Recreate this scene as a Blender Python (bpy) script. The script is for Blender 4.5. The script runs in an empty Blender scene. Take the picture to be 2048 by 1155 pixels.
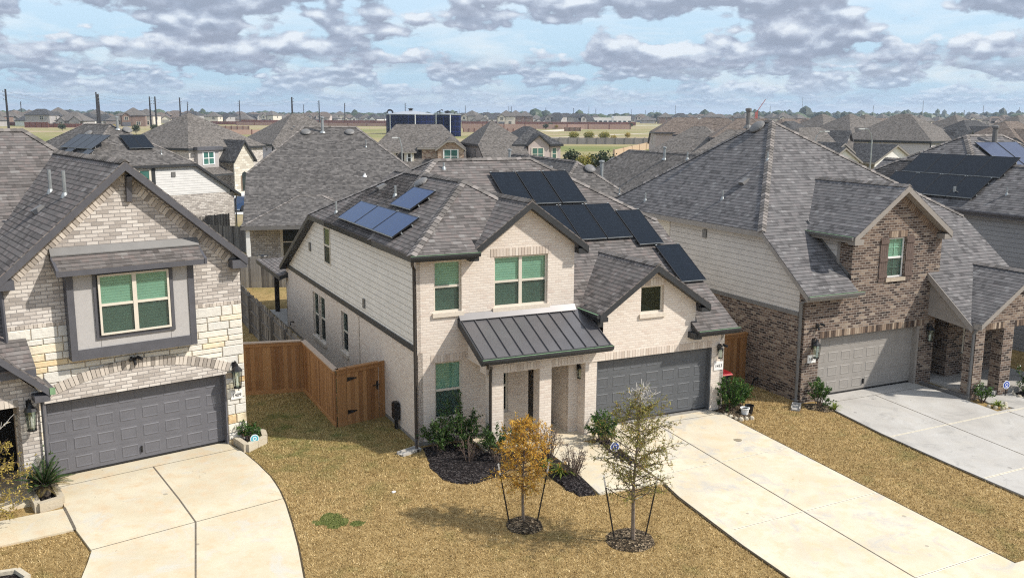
import bpy, bmesh, math, random
import numpy as np
from mathutils import Vector, Matrix
from mathutils.geometry import tessellate_polygon

S = bpy.context.scene
COL = S.collection
rnd = random.Random(7)

# ------------------------------------------------------------------ mesh helpers
class MB:
    def __init__(s):
        s.V = []; s.F = []; s.UV = []; s.T = []; s.tone = 0.5
    def face(s, pts, uv=None, tone=None):
        b = len(s.V)
        s.V.extend([tuple(p) for p in pts]); s.F.append(tuple(range(b, b + len(pts))))
        if uv is None:
            n = Vector((0, 0, 0))
            P = [Vector(p) for p in pts]
            for i in range(len(P)):
                a = P[i]; c = P[(i + 1) % len(P)]
                n += Vector(((a.y - c.y) * (a.z + c.z), (a.z - c.z) * (a.x + c.x), (a.x - c.x) * (a.y + c.y)))
            if n.length > 1e-12: n.normalize()
            else: n = Vector((0, 0, 1))
            if abs(n.z) > 0.97: t = Vector((1, 0, 0))
            else: t = Vector((0, 0, 1)).cross(n); t.normalize()
            bb = n.cross(t)
            uv = [(p.dot(t), p.dot(bb)) for p in P]
        s.UV.append(uv); s.T.append(s.tone if tone is None else tone)
    def box(s, x0, x1, y0, y1, z0, z1, tone=None):
        c = [(x0, y0, z0), (x1, y0, z0), (x1, y1, z0), (x0, y1, z0), (x0, y0, z1), (x1, y0, z1), (x1, y1, z1), (x0, y1, z1)]
        s.hexa(c, tone)
    def hexa(s, c, tone=None):
        for f in ((0, 3, 2, 1), (4, 5, 6, 7), (0, 1, 5, 4), (1, 2, 6, 5), (2, 3, 7, 6), (3, 0, 4, 7)):
            s.face([c[i] for i in f], tone=tone)
    def fbox(s, fr, a0, a1, z0, z1, d0, d1, tone=None):
        # d grows outwards (along the frame's normal)
        P = fr.P
        c = [P(a0, z0, d1), P(a1, z0, d1), P(a1, z0, d0), P(a0, z0, d0), P(a0, z1, d1), P(a1, z1, d1), P(a1, z1, d0), P(a0, z1, d0)]
        if fr.flip: c = [c[1], c[0], c[3], c[2], c[5], c[4], c[7], c[6]]
        s.hexa(c, tone)
    def fprism(s, fr, poly, d0, d1, tone=None):
        A = [fr.P(a, z, d1) for a, z in poly]; B = [fr.P(a, z, d0) for a, z in poly]
        ar = sum(poly[i][0] * poly[(i + 1) % len(poly)][1] - poly[(i + 1) % len(poly)][0] * poly[i][1] for i in range(len(poly)))
        if (ar < 0) != fr.flip: A.reverse(); B.reverse()
        s.face(A, tone=tone); s.face(B[::-1], tone=tone)
        for i in range(len(A)):
            j = (i + 1) % len(A)
            s.face([A[j], A[i], B[i], B[j]], tone=tone)
    def tube(s, path, r, n=6, r1=None, cap=True, tone=None):
        path = [Vector(p) for p in path]; m = len(path)
        if r1 is None: r1 = r
        rings = []
        for i, p in enumerate(path):
            d = (path[min(i + 1, m - 1)] - path[max(i - 1, 0)])
            if d.length < 1e-9: d = Vector((0, 0, 1))
            d.normalize()
            a = d.cross(Vector((0, 0, 1)) if abs(d.z) < 0.9 else Vector((1, 0, 0))); a.normalize(); b = d.cross(a)
            rr = r + (r1 - r) * i / max(1, m - 1)
            rings.append([p + (a * math.cos(2 * math.pi * k / n) + b * math.sin(2 * math.pi * k / n)) * rr for k in range(n)])
        for i in range(m - 1):
            for k in range(n):
                s.face([rings[i][k], rings[i + 1][k], rings[i + 1][(k + 1) % n], rings[i][(k + 1) % n]],
                       uv=[(k / n, i), (k / n, i + 1), ((k + 1) / n, i + 1), ((k + 1) / n, i)], tone=tone)
        if cap:
            s.face(rings[0], tone=tone); s.face(rings[-1][::-1], tone=tone)
    def lathe(s, c, prof, n=16, tone=None):
        c = Vector(c)
        R = [[c + Vector((r * math.cos(2 * math.pi * k / n), r * math.sin(2 * math.pi * k / n), z)) for k in range(n)] for r, z in prof]
        for i in range(len(R) - 1):
            for k in range(n):
                s.face([R[i][k], R[i][(k + 1) % n], R[i + 1][(k + 1) % n], R[i + 1][k]], tone=tone)
        s.face(R[0][::-1], tone=tone); s.face(R[-1], tone=tone)
    def build(s, name, mat, parent=None, smooth=False):
        me = bpy.data.meshes.new(name)
        me.from_pydata(s.V, [], s.F)
        uvl = me.uv_layers.new(name='UVMap')
        flat = [c for f in s.UV for p in f for c in p]
        if len(flat) == 2 * len(me.loops): uvl.data.foreach_set('uv', flat)
        at = me.attributes.new('tone', 'FLOAT', 'FACE')
        at.data.foreach_set('value', s.T)
        if smooth: me.polygons.foreach_set('use_smooth', [True] * len(me.polygons))
        me.materials.append(mat)
        o = bpy.data.objects.new(name, me); COL.objects.link(o)
        if parent is not None: o.parent = parent
        return o

class Fr:
    """a wall's own frame: s along the wall, z up, d outwards"""
    def __init__(s, O, ex, n):
        s.O = Vector(O); s.ex = Vector(ex); s.n = Vector(n)
        s.flip = s.ex.cross(Vector((0, 0, 1))).dot(s.n) < 0
    def P(s, a, z, d=0.0):
        return s.O + s.ex * a + Vector((0, 0, z)) + s.n * d
def front(v): return Fr((0, v, 0), (1, 0, 0), (0, -1, 0))
def back(v): return Fr((0, v, 0), (1, 0, 0), (0, 1, 0))
def left(u): return Fr((u, 0, 0), (0, 1, 0), (-1, 0, 0))
def right(u): return Fr((u, 0, 0), (0, 1, 0), (1, 0, 0))

def tag(o, label=None, cat=None, group=None, kind=None):
    if label: o['label'] = label
    if cat: o['category'] = cat
    if group: o['group'] = group
    if kind: o['kind'] = kind
    return o
def thing(name, label, cat, loc=(0, 0, 0), rz=0.0, group=None):
    o = bpy.data.objects.new(name, None); COL.objects.link(o)
    o.location = loc; o.rotation_euler = (0, 0, rz); o.empty_display_size = 0.3
    return tag(o, label, cat, group)
def copy_tree(o, parent=None):
    c = o.copy(); COL.objects.link(c)
    if parent is not None: c.parent = parent
    for ch in list(o.children): copy_tree(ch, c)
    return c
def part(name, mat, parent, fill, smooth=False):
    m = MB(); fill(m); return m.build(name, mat, parent, smooth)

def parts(name, mat, parent, fills):
    return [part(name, mat, parent, f) for f in fills]

def wall(name, mat, parent, fr, poly, holes=(), th=0.15, d=0.0):
    """a wall panel with openings, its outer face at d"""
    loops = [list(poly)] + [[(h[0], h[2]), (h[1], h[2]), (h[1], h[3]), (h[0], h[3])] for h in holes]
    flat = [p for l in loops for p in l]
    tris = tessellate_polygon([[Vector((a, z, 0)) for a, z in l] for l in loops])
    m = MB()
    for t in tris:
        p = [flat[i] for i in t]
        ar = (p[1][0] - p[0][0]) * (p[2][1] - p[0][1]) - (p[2][0] - p[0][0]) * (p[1][1] - p[0][1])
        if abs(ar) < 1e-9: continue
        if (ar < 0) != fr.flip: p.reverse()
        m.face([fr.P(a, z, d) for a, z in p]); m.face([fr.P(a, z, d - th) for a, z in p[::-1]])
    for l in loops:
        for i in range(len(l)):
            a = l[i]; b = l[(i + 1) % len(l)]
            m.face([fr.P(*a, d), fr.P(*b, d), fr.P(*b, d - th), fr.P(*a, d - th)])
    return m.build(name, mat, parent)

# ------------------------------------------------------------------ material helpers
def lin(r, g, b):
    f = lambda c: (c / 255 / 12.92) if c / 255 <= 0.04045 else ((c / 255 + 0.055) / 1.055) ** 2.4
    return (f(r), f(g), f(b), 1)
class NT:
    def __init__(s, name):
        s.m = bpy.data.materials.new(name); s.m.use_nodes = True
        s.t = s.m.node_tree; s.N = s.t.nodes; s.L = s.t.links
        s.bs = s.N['Principled BSDF']; s.out = s.N['Material Output']
    def n(s, typ, **kw):
        o = s.N.new(typ)
        for k, v in kw.items():
            if k.startswith('i_'):
                key = k[2:]
                key = int(key) if key.isdigit() else key.replace('_', ' ')
                o.inputs[key].default_value = v
            else: setattr(o, k, v)
        return o
    def l(s, a, b): s.L.new(a, b)
    def math(s, op, a, b=None, c=None, clamp=False):
        o = s.n('ShaderNodeMath', operation=op); o.use_clamp = clamp
        for i, x in enumerate((a, b, c)):
            if x is None: continue
            if isinstance(x, (int, float)): o.inputs[i].default_value = x
            else: s.l(x, o.inputs[i])
        return o.outputs[0]
    def ramp(s, fac, stops, interp='LINEAR'):
        o = s.n('ShaderNodeValToRGB'); o.color_ramp.interpolation = interp
        e = o.color_ramp.elements
        while len(e) < len(stops): e.new(0.5)
        for i, (p, c) in enumerate(stops):
            e[i].position = p; e[i].color = c
        s.l(fac, o.inputs[0]); return o.outputs[0]
    def mix(s, fac, a, b, typ='MIX'):
        o = s.n('ShaderNodeMix', data_type='RGBA', blend_type=typ)
        for i, x in ((0, fac), (6, a), (7, b)):
            if isinstance(x, (int, float)): o.inputs[i].default_value = x
            elif isinstance(x, tuple): o.inputs[i].default_value = x
            else: s.l(x, o.inputs[i])
        return o.outputs[2]
    def noise(s, scale, detail=4, rough=0.55, vec=None, dist=0.0):
        o = s.n('ShaderNodeTexNoise'); o.inputs['Scale'].default_value = scale; o.inputs['Detail'].default_value = detail
        o.inputs['Roughness'].default_value = rough; o.inputs['Distortion'].default_value = dist
        if vec is not None: s.l(vec, o.inputs['Vector'])
        return o.outputs['Fac']
    def pos(s, kind='Object'):
        if not hasattr(s, '_tc'): s._tc = s.n('ShaderNodeTexCoord')
        return s._tc.outputs[kind]
    def wpos(s):
        if not hasattr(s, '_g'): s._g = s.n('ShaderNodeNewGeometry')
        return s._g.outputs['Position']
    def mapping(s, vec, scale=(1, 1, 1), loc=(0, 0, 0), rot=(0, 0, 0)):
        o = s.n('ShaderNodeMapping'); o.inputs['Scale'].default_value = scale; o.inputs['Location'].default_value = loc; o.inputs['Rotation'].default_value = rot
        s.l(vec, o.inputs['Vector']); return o.outputs[0]
    def col(s, c):
        if isinstance(c, tuple): s.bs.inputs['Base Color'].default_value = c
        else: s.l(c, s.bs.inputs['Base Color'])
    def bump(s, h, strength=0.5, dist=0.02):
        o = s.n('ShaderNodeBump'); o.inputs['Strength'].default_value = strength; o.inputs['Distance'].default_value = dist
        s.l(h, o.inputs['Height']); s.l(o.outputs[0], s.bs.inputs['Normal'])
    def rough(s, r): 
        if isinstance(r, (int, float)): s.bs.inputs['Roughness'].default_value = r
        else: s.l(r, s.bs.inputs['Roughness'])
    def spec(s, v): s.bs.inputs['Specular IOR Level'].default_value = v
    def tone(s):
        o = s.n('ShaderNodeAttribute', attribute_name='tone'); return o.outputs['Fac']

def paint(name, c, rough=0.55, var=0.12, scale=3.0, bump=0.0, spec=0.4, metal=0.0):
    t = NT(name)
    n = t.noise(scale, 5, 0.6, t.pos())
    dark = tuple(x * (1 - var) for x in c[:3]) + (1,); lite = tuple(min(1, x * (1 + var)) for x in c[:3]) + (1,)
    t.col(t.ramp(n, [(0.3, dark), (0.7, lite)])); t.rough(rough); t.spec(spec); t.bs.inputs['Metallic'].default_value = metal
    if bump: t.bump(t.noise(scale * 30, 3, 0.6, t.pos()), 0.4, bump)
    return t.m

def shingle(name, stops, dark=0.62, course=0.155, tab=0.27):
    t = NT(name); uv = t.pos('UV')
    b = t.n('ShaderNodeTexBrick', offset=0.37, offset_frequency=2, squash=1.0)
    b.inputs['Color1'].default_value = (0, 0, 0, 1); b.inputs['Color2'].default_value = (1, 1, 1, 1); b.inputs['Mortar'].default_value = (0.5, 0.5, 0.5, 1)
    b.inputs['Scale'].default_value = 1; b.inputs['Mortar Size'].default_value = 0.0; b.inputs['Brick Width'].default_value = tab; b.inputs['Row Height'].default_value = course
    t.l(uv, b.inputs['Vector'])
    b2 = t.n('ShaderNodeTexBrick', offset=0.21, offset_frequency=3)
    b2.inputs['Color1'].default_value = (0, 0, 0, 1); b2.inputs['Color2'].default_value = (1, 1, 1, 1)
    b2.inputs['Scale'].default_value = 1; b2.inputs['Mortar Size'].default_value = 0.0; b2.inputs['Brick Width'].default_value = tab * 0.61; b2.inputs['Row Height'].default_value = course
    t.l(uv, b2.inputs['Vector'])
    val = t.math('MULTIPLY_ADD', b.outputs['Color'], 0.55, t.math('MULTIPLY', b2.outputs['Color'], 0.45))
    val = t.math('MULTIPLY_ADD', t.noise(0.7, 4, 0.6, t.pos()), 0.22, t.math('SUBTRACT', val, 0.11))
    c = t.ramp(val, stops)
    sep = t.n('ShaderNodeSeparateXYZ'); t.l(uv, sep.inputs[0])
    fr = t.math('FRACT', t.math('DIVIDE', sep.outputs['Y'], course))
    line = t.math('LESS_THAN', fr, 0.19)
    # shadow line of each shingle course, painted dark into the colour
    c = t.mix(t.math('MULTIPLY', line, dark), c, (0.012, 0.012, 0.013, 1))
    g = t.noise(55, 2, 0.7, t.pos()); c = t.mix(0.25, c, t.ramp(g, [(0.35, (0.02, 0.02, 0.02, 1)), (0.7, (0.5, 0.48, 0.46, 1))]), 'SOFT_LIGHT')
    t.col(c); t.rough(0.93); t.spec(0.25)
    h = t.math('ADD', t.math('SUBTRACT', 1.0, fr), t.math('MULTIPLY', b2.outputs['Color'], 0.5))
    t.bump(h, 0.8, 0.02)
    return t.m

def brick(name, stops, mortar, w=0.24, h=0.08, ms=0.010, bump=0.006, fleck=0.0, mix_noise=0.3):
    t = NT(name); uv = t.pos('UV')
    b = t.n('ShaderNodeTexBrick', offset=0.5)
    b.inputs['Color1'].default_value = (0, 0, 0, 1); b.inputs['Color2'].default_value = (1, 1, 1, 1); b.inputs['Mortar'].default_value = (0.5, 0.5, 0.5, 1)
    b.inputs['Scale'].default_value = 1; b.inputs['Mortar Size'].default_value = ms; b.inputs['Mortar Smooth'].default_value = 0.2
    b.inputs['Brick Width'].default_value = w; b.inputs['Row Height'].default_value = h
    t.l(uv, b.inputs['Vector'])
    v = t.math('MULTIPLY_ADD', t.noise(1.1, 4, 0.6, t.pos()), mix_noise, t.math('MULTIPLY', b.outputs['Color'], 1 - mix_noise * 0.5))
    v = t.math('SUBTRACT', v, mix_noise * 0.25)
    c = t.ramp(v, stops)
    if fleck:
        c = t.mix(t.math('MULTIPLY', t.math('GREATER_THAN', t.noise(14, 3, 0.7, t.pos()), 0.66), fleck), c, (0.62, 0.55, 0.45, 1))
    fine = t.noise(40, 3, 0.6, t.pos())
    c = t.mix(0.35, c, t.ramp(fine, [(0.3, (0.18, 0.17, 0.16, 1)), (0.7, (0.85, 0.84, 0.82, 1))]), 'SOFT_LIGHT')
    c = t.mix(b.outputs['Fac'], c, mortar)
    t.col(c); t.rough(0.9); t.spec(0.25)
    t.bump(t.math('ADD', t.math('SUBTRACT', 1.0, b.outputs['Fac']), t.math('MULTIPLY', fine, 0.5)), 0.7, bump)
    return t.m

def siding(name, c, lap=0.2, line=0.55, joints=True):
    t = NT(name); uv = t.pos('UV')
    sep = t.n('ShaderNodeSeparateXYZ'); t.l(uv, sep.inputs[0])
    fr = t.math('FRACT', t.math('DIVIDE', sep.outputs['Y'], lap))
    ln = t.math('LESS_THAN', fr, 0.09)
    n = t.noise(1.5, 5, 0.6, t.pos()); n2 = t.noise(9, 4, 0.7, t.mapping(t.pos(), (0.4, 0.4, 3)))
    dk = tuple(x * 0.86 for x in c[:3]) + (1,); lt = tuple(min(1, x * 1.06) for x in c[:3]) + (1,)
    cc = t.ramp(t.math('MULTIPLY_ADD', n2, 0.5, t.math('MULTIPLY', n, 0.5)), [(0.35, dk), (0.65, lt)])
    if joints:
        b = t.n('ShaderNodeTexBrick', offset=0.37, offset_frequency=2)
        b.inputs['Scale'].default_value = 1; b.inputs['Mortar Size'].default_value = 0.006; b.inputs['Brick Width'].default_value = 3.6; b.inputs['Row Height'].default_value = lap
        t.l(uv, b.inputs['Vector'])
        ln = t.math('MAXIMUM', ln, t.math('MULTIPLY', b.outputs['Fac'], 0.8))
    cc = t.mix(t.math('MULTIPLY', ln, line), cc, (c[0] * 0.25, c[1] * 0.25, c[2] * 0.25, 1))
    t.col(cc); t.rough(0.6); t.spec(0.35)
    t.bump(t.math('SUBTRACT', 1.0, fr), 0.6, 0.015)
    return t.m
# ------------------------------------------------------------------ materials
G = lambda v: (v, v, v, 1)
M = {}
M['shB'] = shingle('weathered_shingle_warm', [(0.1, (0.0924, 0.08272, 0.07744, 1)), (0.35, (0.1408, 0.1276, 0.1206, 1)), (0.55, (0.1672, 0.1531, 0.1452, 1)), (0.7, (0.176, 0.1478, 0.1382, 1)), (0.95, (0.2376, 0.2244, 0.213, 1))])
M['shC'] = shingle('weathered_shingle_grey', [(0.1, (0.088, 0.0836, 0.08448, 1)), (0.35, (0.1364, 0.1311, 0.132, 1)), (0.55, (0.1672, 0.161, 0.161, 1)), (0.72, (0.1672, 0.1549, 0.1549, 1)), (0.95, (0.2376, 0.2314, 0.2288, 1))])
M['shG'] = shingle('weathered_shingle_brown', [(0.1, (0.0675, 0.063, 0.0603, 1)), (0.4, (0.108, 0.1008, 0.0963, 1)), (0.6, (0.135, 0.126, 0.1188, 1)), (0.95, (0.1935, 0.18, 0.171, 1))], dark=.5)
M['shF'] = shingle('far_shingle_grey', [(0.1, (0.05, 0.048, 0.048, 1)), (0.45, (0.105, 0.1, 0.098, 1)), (0.65, (0.15, 0.14, 0.135, 1)), (0.9, (0.25, 0.24, 0.225, 1))], dark=0.25)
M['cap'] = paint('ridge_shingle', (0.21, 0.19, 0.175, 1), 0.93, 0.35, 9)
M['brickB'] = brick('cream_brick', [(0.0, (0.60, 0.50, 0.43, 1)), (0.25, (0.66, 0.58, 0.505, 1)), (0.6, (0.69, 0.615, 0.54, 1)), (1.0, (0.72, 0.65, 0.575, 1))], (0.63, 0.56, 0.49, 1), w=0.23, h=0.078, ms=0.009)
M['brickA'] = brick('beige_grey_brick', [(0.05, (0.31, 0.28, 0.255, 1)), (0.28, (0.42, 0.38, 0.345, 1)), (0.5, (0.51, 0.468, 0.43, 1)), (0.9, (0.61, 0.57, 0.525, 1))], (0.27, 0.25, 0.235, 1), w=0.30, h=0.1, ms=0.011)
M['brickC'] = brick('dark_mixed_brick', [(0.04, (0.028, 0.021, 0.019, 1)), (0.3, (0.07, 0.047, 0.038, 1)), (0.55, (0.13, 0.09, 0.07, 1)), (0.8, (0.205, 0.148, 0.112, 1)), (0.97, (0.33, 0.27, 0.21, 1))], (0.30, 0.265, 0.23, 1), w=0.25, h=0.088, ms=0.011, fleck=0.55)
M['brickD'] = brick('pale_grey_brick', [(0.05, (0.3, 0.27, 0.25, 1)), (0.5, (0.5, 0.46, 0.42, 1)), (0.95, (0.62, 0.58, 0.54, 1))], (0.3, 0.28, 0.26, 1), w=0.34, h=0.14, ms=0.02)
M['brickI'] = brick('pink_brown_brick', [(0.05, (0.18, 0.1, 0.07, 1)), (0.5, (0.36, 0.235, 0.17, 1)), (0.95, (0.52, 0.42, 0.33, 1))], (0.42, 0.36, 0.3, 1), w=0.4, h=0.16, ms=0.02)
M['sidB'] = siding('cream_lap_siding', (0.76, 0.73, 0.67, 1))
M['sidC'] = siding('taupe_lap_siding', (0.55, 0.515, 0.475, 1))
M['sidD'] = siding('white_lap_siding', (0.66, 0.65, 0.63, 1), line=0.5)
M['sidN'] = siding('blue_grey_lap_siding', (0.27, 0.275, 0.285, 1))
M['sidH'] = siding('pale_lavender_siding', (0.50, 0.47, 0.47, 1), lap=0.3, line=0.25)
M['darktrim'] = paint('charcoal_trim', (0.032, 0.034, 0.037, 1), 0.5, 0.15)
M['slate'] = paint('slate_trim', (0.085, 0.085, 0.096, 1), 0.5, 0.12)
M['taupe'] = paint('taupe_trim', (0.27, 0.245, 0.22, 1), 0.55, 0.1)
M['gutC'] = paint('grey_gutter', (0.15, 0.145, 0.14, 1), 0.45, 0.1)
M['bronze'] = paint('bronze_downspout', (0.05, 0.043, 0.038, 1), 0.4, 0.1)
M['green'] = paint('green_film_edge', (0.15, 0.25, 0.14, 1), 0.5, 0.3, 8)
M['stucco'] = paint('grey_stucco', (0.40, 0.385, 0.375, 1), 0.9, 0.06, 20, 0.004)
M['doorA'] = paint('slate_garage_door', (0.125, 0.125, 0.14, 1), 0.5, 0.08)
M['doorB'] = paint('charcoal_garage_door', (0.10, 0.106, 0.115, 1), 0.5, 0.08)
M['doorC'] = paint('taupe_garage_door', (0.285, 0.264, 0.24, 1), 0.5, 0.07)
M['frame'] = paint('almond_window_frame', (0.62, 0.57, 0.48, 1), 0.5, 0.06)
M['wframe'] = paint('white_window_frame', (0.72, 0.71, 0.68, 1), 0.5, 0.05)
M['sill'] = paint('cream_sill', (0.62, 0.55, 0.46, 1), 0.85, 0.12, 12)
M['sillC'] = paint('brick_sill', (0.42, 0.35, 0.27, 1), 0.85, 0.2, 12)
M['black'] = paint('black_metal', (0.014, 0.014, 0.015, 1), 0.4, 0.2)
M['galv'] = paint('galvanised_metal', (0.34, 0.36, 0.36, 1), 0.45, 0.15, 6, metal=0.5)
M['ventg'] = paint('grey_vent_paint', (0.16, 0.155, 0.15, 1), 0.5, 0.12)
M['metalroof'] = paint('standing_seam_metal', (0.125, 0.12, 0.124, 1), 0.36, 0.1, 1.5, metal=0.2)
M['concB'] = None
M['wood_brown'] = None
M['shutter'] = paint('brown_shutter', (0.12, 0.085, 0.07, 1), 0.7, 0.25, 14)
M['plaque'] = paint('white_plaque', (0.78, 0.77, 0.74, 1), 0.6, 0.05)
M['white'] = paint('white_paint', (0.78, 0.78, 0.76, 1), 0.5, 0.06)
M['found'] = paint('bare_foundation', (0.26, 0.245, 0.22, 1), 0.9, 0.2, 6, 0.01)
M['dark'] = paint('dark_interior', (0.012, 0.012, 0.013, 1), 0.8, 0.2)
M['doorgreen'] = paint('dark_green_door', (0.03, 0.045, 0.042, 1), 0.5, 0.15)
M['red'] = paint('red_plastic', (0.55, 0.012, 0.02, 1), 0.4, 0.06)
M['bluesign'] = paint('blue_sign', (0.02, 0.06, 0.36, 1), 0.4, 0.1)
M['tealsign'] = paint('teal_sign', (0.1, 0.42, 0.5, 1), 0.4, 0.1)
M['signwhite'] = paint('sign_white', (0.8, 0.82, 0.85, 1), 0.4, 0.03)
M['pole'] = paint('dark_pole', (0.022, 0.019, 0.02, 1), 0.8, 0.25)
M['steelpole'] = paint('grey_steel_pole', (0.23, 0.24, 0.25, 1), 0.5, 0.12)
M['tank'] = paint('navy_tank', (0.0015, 0.004, 0.024, 1), 0.5, 0.4, 0.15, spec=.15)
M['tankroof'] = paint('grey_tank_roof', (0.32, 0.34, 0.37, 1), 0.5, 0.1, 0.5)
M['craneRed'] = paint('red_crane', (0.45, 0.09, 0.06, 1), 0.6, 0.1)
M['limeblock'] = paint('limestone_block', (0.66, 0.59, 0.46, 1), 0.9, 0.2, 9, 0.02)
M['cedar_post'] = paint('dark_post', (0.025, 0.021, 0.02, 1), 0.6, 0.2)
M['stakewhite'] = paint('white_stake_tip', (0.75, 0.74, 0.7, 1), 0.6, 0.1)

def tonemat(name, stops, rough=0.85, bump=0.0, bscale=30, spec=0.3, nz=0.3, interp='LINEAR', trans=0.0):
    t = NT(name)
    v = t.tone()
    if nz: v = t.math('MULTIPLY_ADD', t.math('SUBTRACT', t.noise(6, 4, 0.6, t.pos()), 0.5), nz, v)
    t.col(t.ramp(v, stops, interp)); t.rough(rough); t.spec(spec)
    if bump: t.bump(t.noise(bscale, 5, 0.65, t.pos()), 0.8, bump)
    if trans:
        tr = t.n('ShaderNodeBsdfTranslucent'); t.l(t.bs.inputs['Base Color'].links[0].from_socket, tr.inputs['Color'])
        mx = t.n('ShaderNodeMixShader'); mx.inputs[0].default_value = trans
        t.l(t.bs.outputs[0], mx.inputs[1]); t.l(tr.outputs[0], mx.inputs[2]); t.l(mx.outputs[0], t.out.inputs['Surface'])
    return t.m
M['ashlar'] = tonemat('limestone_ashlar', [(0.0, (0.62, 0.60, 0.55, 1)), (0.5, (0.70, 0.66, 0.575, 1)), (0.76, (0.72, 0.635, 0.47, 1)), (0.9, (0.66, 0.52, 0.31, 1)), (1.0, (0.5, 0.31, 0.15, 1))], 0.9, 0.03, 7, nz=0.35)
M['limeplanter'] = tonemat('limestone_planter_block', [(0, (.34, .29, .22, 1)), (.5, (.45, .39, .295, 1)), (1, (.54, .485, .38, 1))], .9, .02, 12, nz=.5)
M['soldier'] = tonemat('soldier_brick', [(0.0, (0.27, 0.24, 0.21, 1)), (0.5, (0.45, 0.40, 0.35, 1)), (1, (0.62, 0.56, 0.49, 1))], 0.9, 0.006, 40, nz=0.2)
M['soldierC'] = tonemat('soldier_brick_dark', [(0.0, (0.05, 0.036, 0.03, 1)), (0.5, (0.2, 0.14, 0.1, 1)), (1, (0.42, 0.34, 0.26, 1))], 0.9, 0.006, 40, nz=0.3)
M['soldierB'] = tonemat('soldier_brick_cream', [(0.0, (0.5, 0.42, 0.35, 1)), (0.5, (0.60, 0.52, 0.45, 1)), (1, (0.68, 0.61, 0.53, 1))], 0.9, 0.006, 40, nz=0.3)
def woodmat(name, stops, rough=0.75):
    t = NT(name)
    st = t.noise(3, 6, 0.7, t.mapping(t.pos(), (9, 9, 0.7)))
    v = t.math('MULTIPLY_ADD', t.math('SUBTRACT', st, 0.5), 0.7, t.tone())
    v = t.math('MULTIPLY_ADD', t.math('SUBTRACT', t.noise(1.2, 3, 0.6, t.pos()), 0.5), 0.35, v)
    t.col(t.ramp(v, stops)); t.rough(rough); t.spec(0.25); t.bump(st, 0.4, 0.004)
    return t.m
M['stain'] = woodmat('stained_cedar', [(0.1, (0.2, 0.092, 0.036, 1)), (0.5, (0.31, 0.155, 0.063, 1)), (0.9, (0.40, 0.215, 0.092, 1))])
M['stainlite'] = woodmat('faded_cedar_cap', [(0.1, (0.34, 0.24, 0.17, 1)), (0.9, (0.52, 0.42, 0.33, 1))])
M['greywood'] = woodmat('weathered_fence_wood', [(0.05, (0.06, 0.055, 0.05, 1)), (0.5, (0.15, 0.138, 0.126, 1)), (0.95, (0.32, 0.3, 0.27, 1))], 0.9)
M['tanwood'] = woodmat('new_fence_wood', [(0.1, (0.36, 0.26, 0.17, 1)), (0.9, (0.56, 0.43, 0.3, 1))], 0.9)

def glassmat(name, tint, gloss=0.14):
    t = NT(name)
    t.N.remove(t.bs)
    tr = t.n('ShaderNodeBsdfTransparent'); tr.inputs[0].default_value = tint
    gl = t.n('ShaderNodeBsdfGlossy'); gl.inputs['Color'].default_value = (0.75, 0.95, 0.9, 1); gl.inputs['Roughness'].default_value = 0.03
    fr = t.n('ShaderNodeLayerWeight'); fr.inputs[0].default_value = .5
    f = t.math('ADD', t.math('MULTIPLY', t.math('POWER', fr.outputs['Facing'], 4.0), 0.6), gloss)
    mx = t.n('ShaderNodeMixShader'); t.l(f, mx.inputs[0]); t.l(tr.outputs[0], mx.inputs[1]); t.l(gl.outputs[0], mx.inputs[2])
    t.l(mx.outputs[0], t.out.inputs['Surface'])
    return t.m
M['glass'] = glassmat('green_window_glass', (0.62, 0.89, 0.78, 1), 0.10)
M['glassclear'] = glassmat('clear_lantern_glass', (0.86, 0.88, 0.85, 1), 0.25)
M['glassdark'] = glassmat('dark_window_glass', (0.5, 0.62, 0.6, 1), 0.05)
t = NT('insect_screen'); tr = t.n('ShaderNodeBsdfTransparent'); mx = t.n('ShaderNodeMixShader'); mx.inputs[0].default_value = 0.5
t.col((0.03, 0.032, 0.032, 1)); t.rough(0.7); t.l(tr.outputs[0], mx.inputs[1]); t.l(t.bs.outputs[0], mx.inputs[2]); t.l(mx.outputs[0], t.out.inputs['Surface']); M['screen'] = t.m
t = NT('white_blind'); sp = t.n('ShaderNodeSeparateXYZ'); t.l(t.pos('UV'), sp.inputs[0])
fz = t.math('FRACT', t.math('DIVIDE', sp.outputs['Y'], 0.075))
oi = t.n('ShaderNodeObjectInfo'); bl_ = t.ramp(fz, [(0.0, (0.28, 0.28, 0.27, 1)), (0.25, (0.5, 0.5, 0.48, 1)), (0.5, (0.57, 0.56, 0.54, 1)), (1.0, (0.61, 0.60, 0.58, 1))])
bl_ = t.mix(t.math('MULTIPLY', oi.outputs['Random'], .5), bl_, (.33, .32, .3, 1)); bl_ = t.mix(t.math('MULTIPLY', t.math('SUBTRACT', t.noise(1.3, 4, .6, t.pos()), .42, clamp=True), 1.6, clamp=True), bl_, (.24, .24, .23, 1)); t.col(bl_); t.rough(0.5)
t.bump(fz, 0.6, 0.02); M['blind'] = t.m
M['farglass'] = paint('far_window_glass', (0.05, 0.14, 0.12, 1), 0.12, 0.4, 0.7, spec=0.8)
M['farglassdark'] = paint('far_window_dark', (0.02, 0.028, 0.03, 1), 0.15, 0.4, 0.7, spec=0.7)

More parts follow.
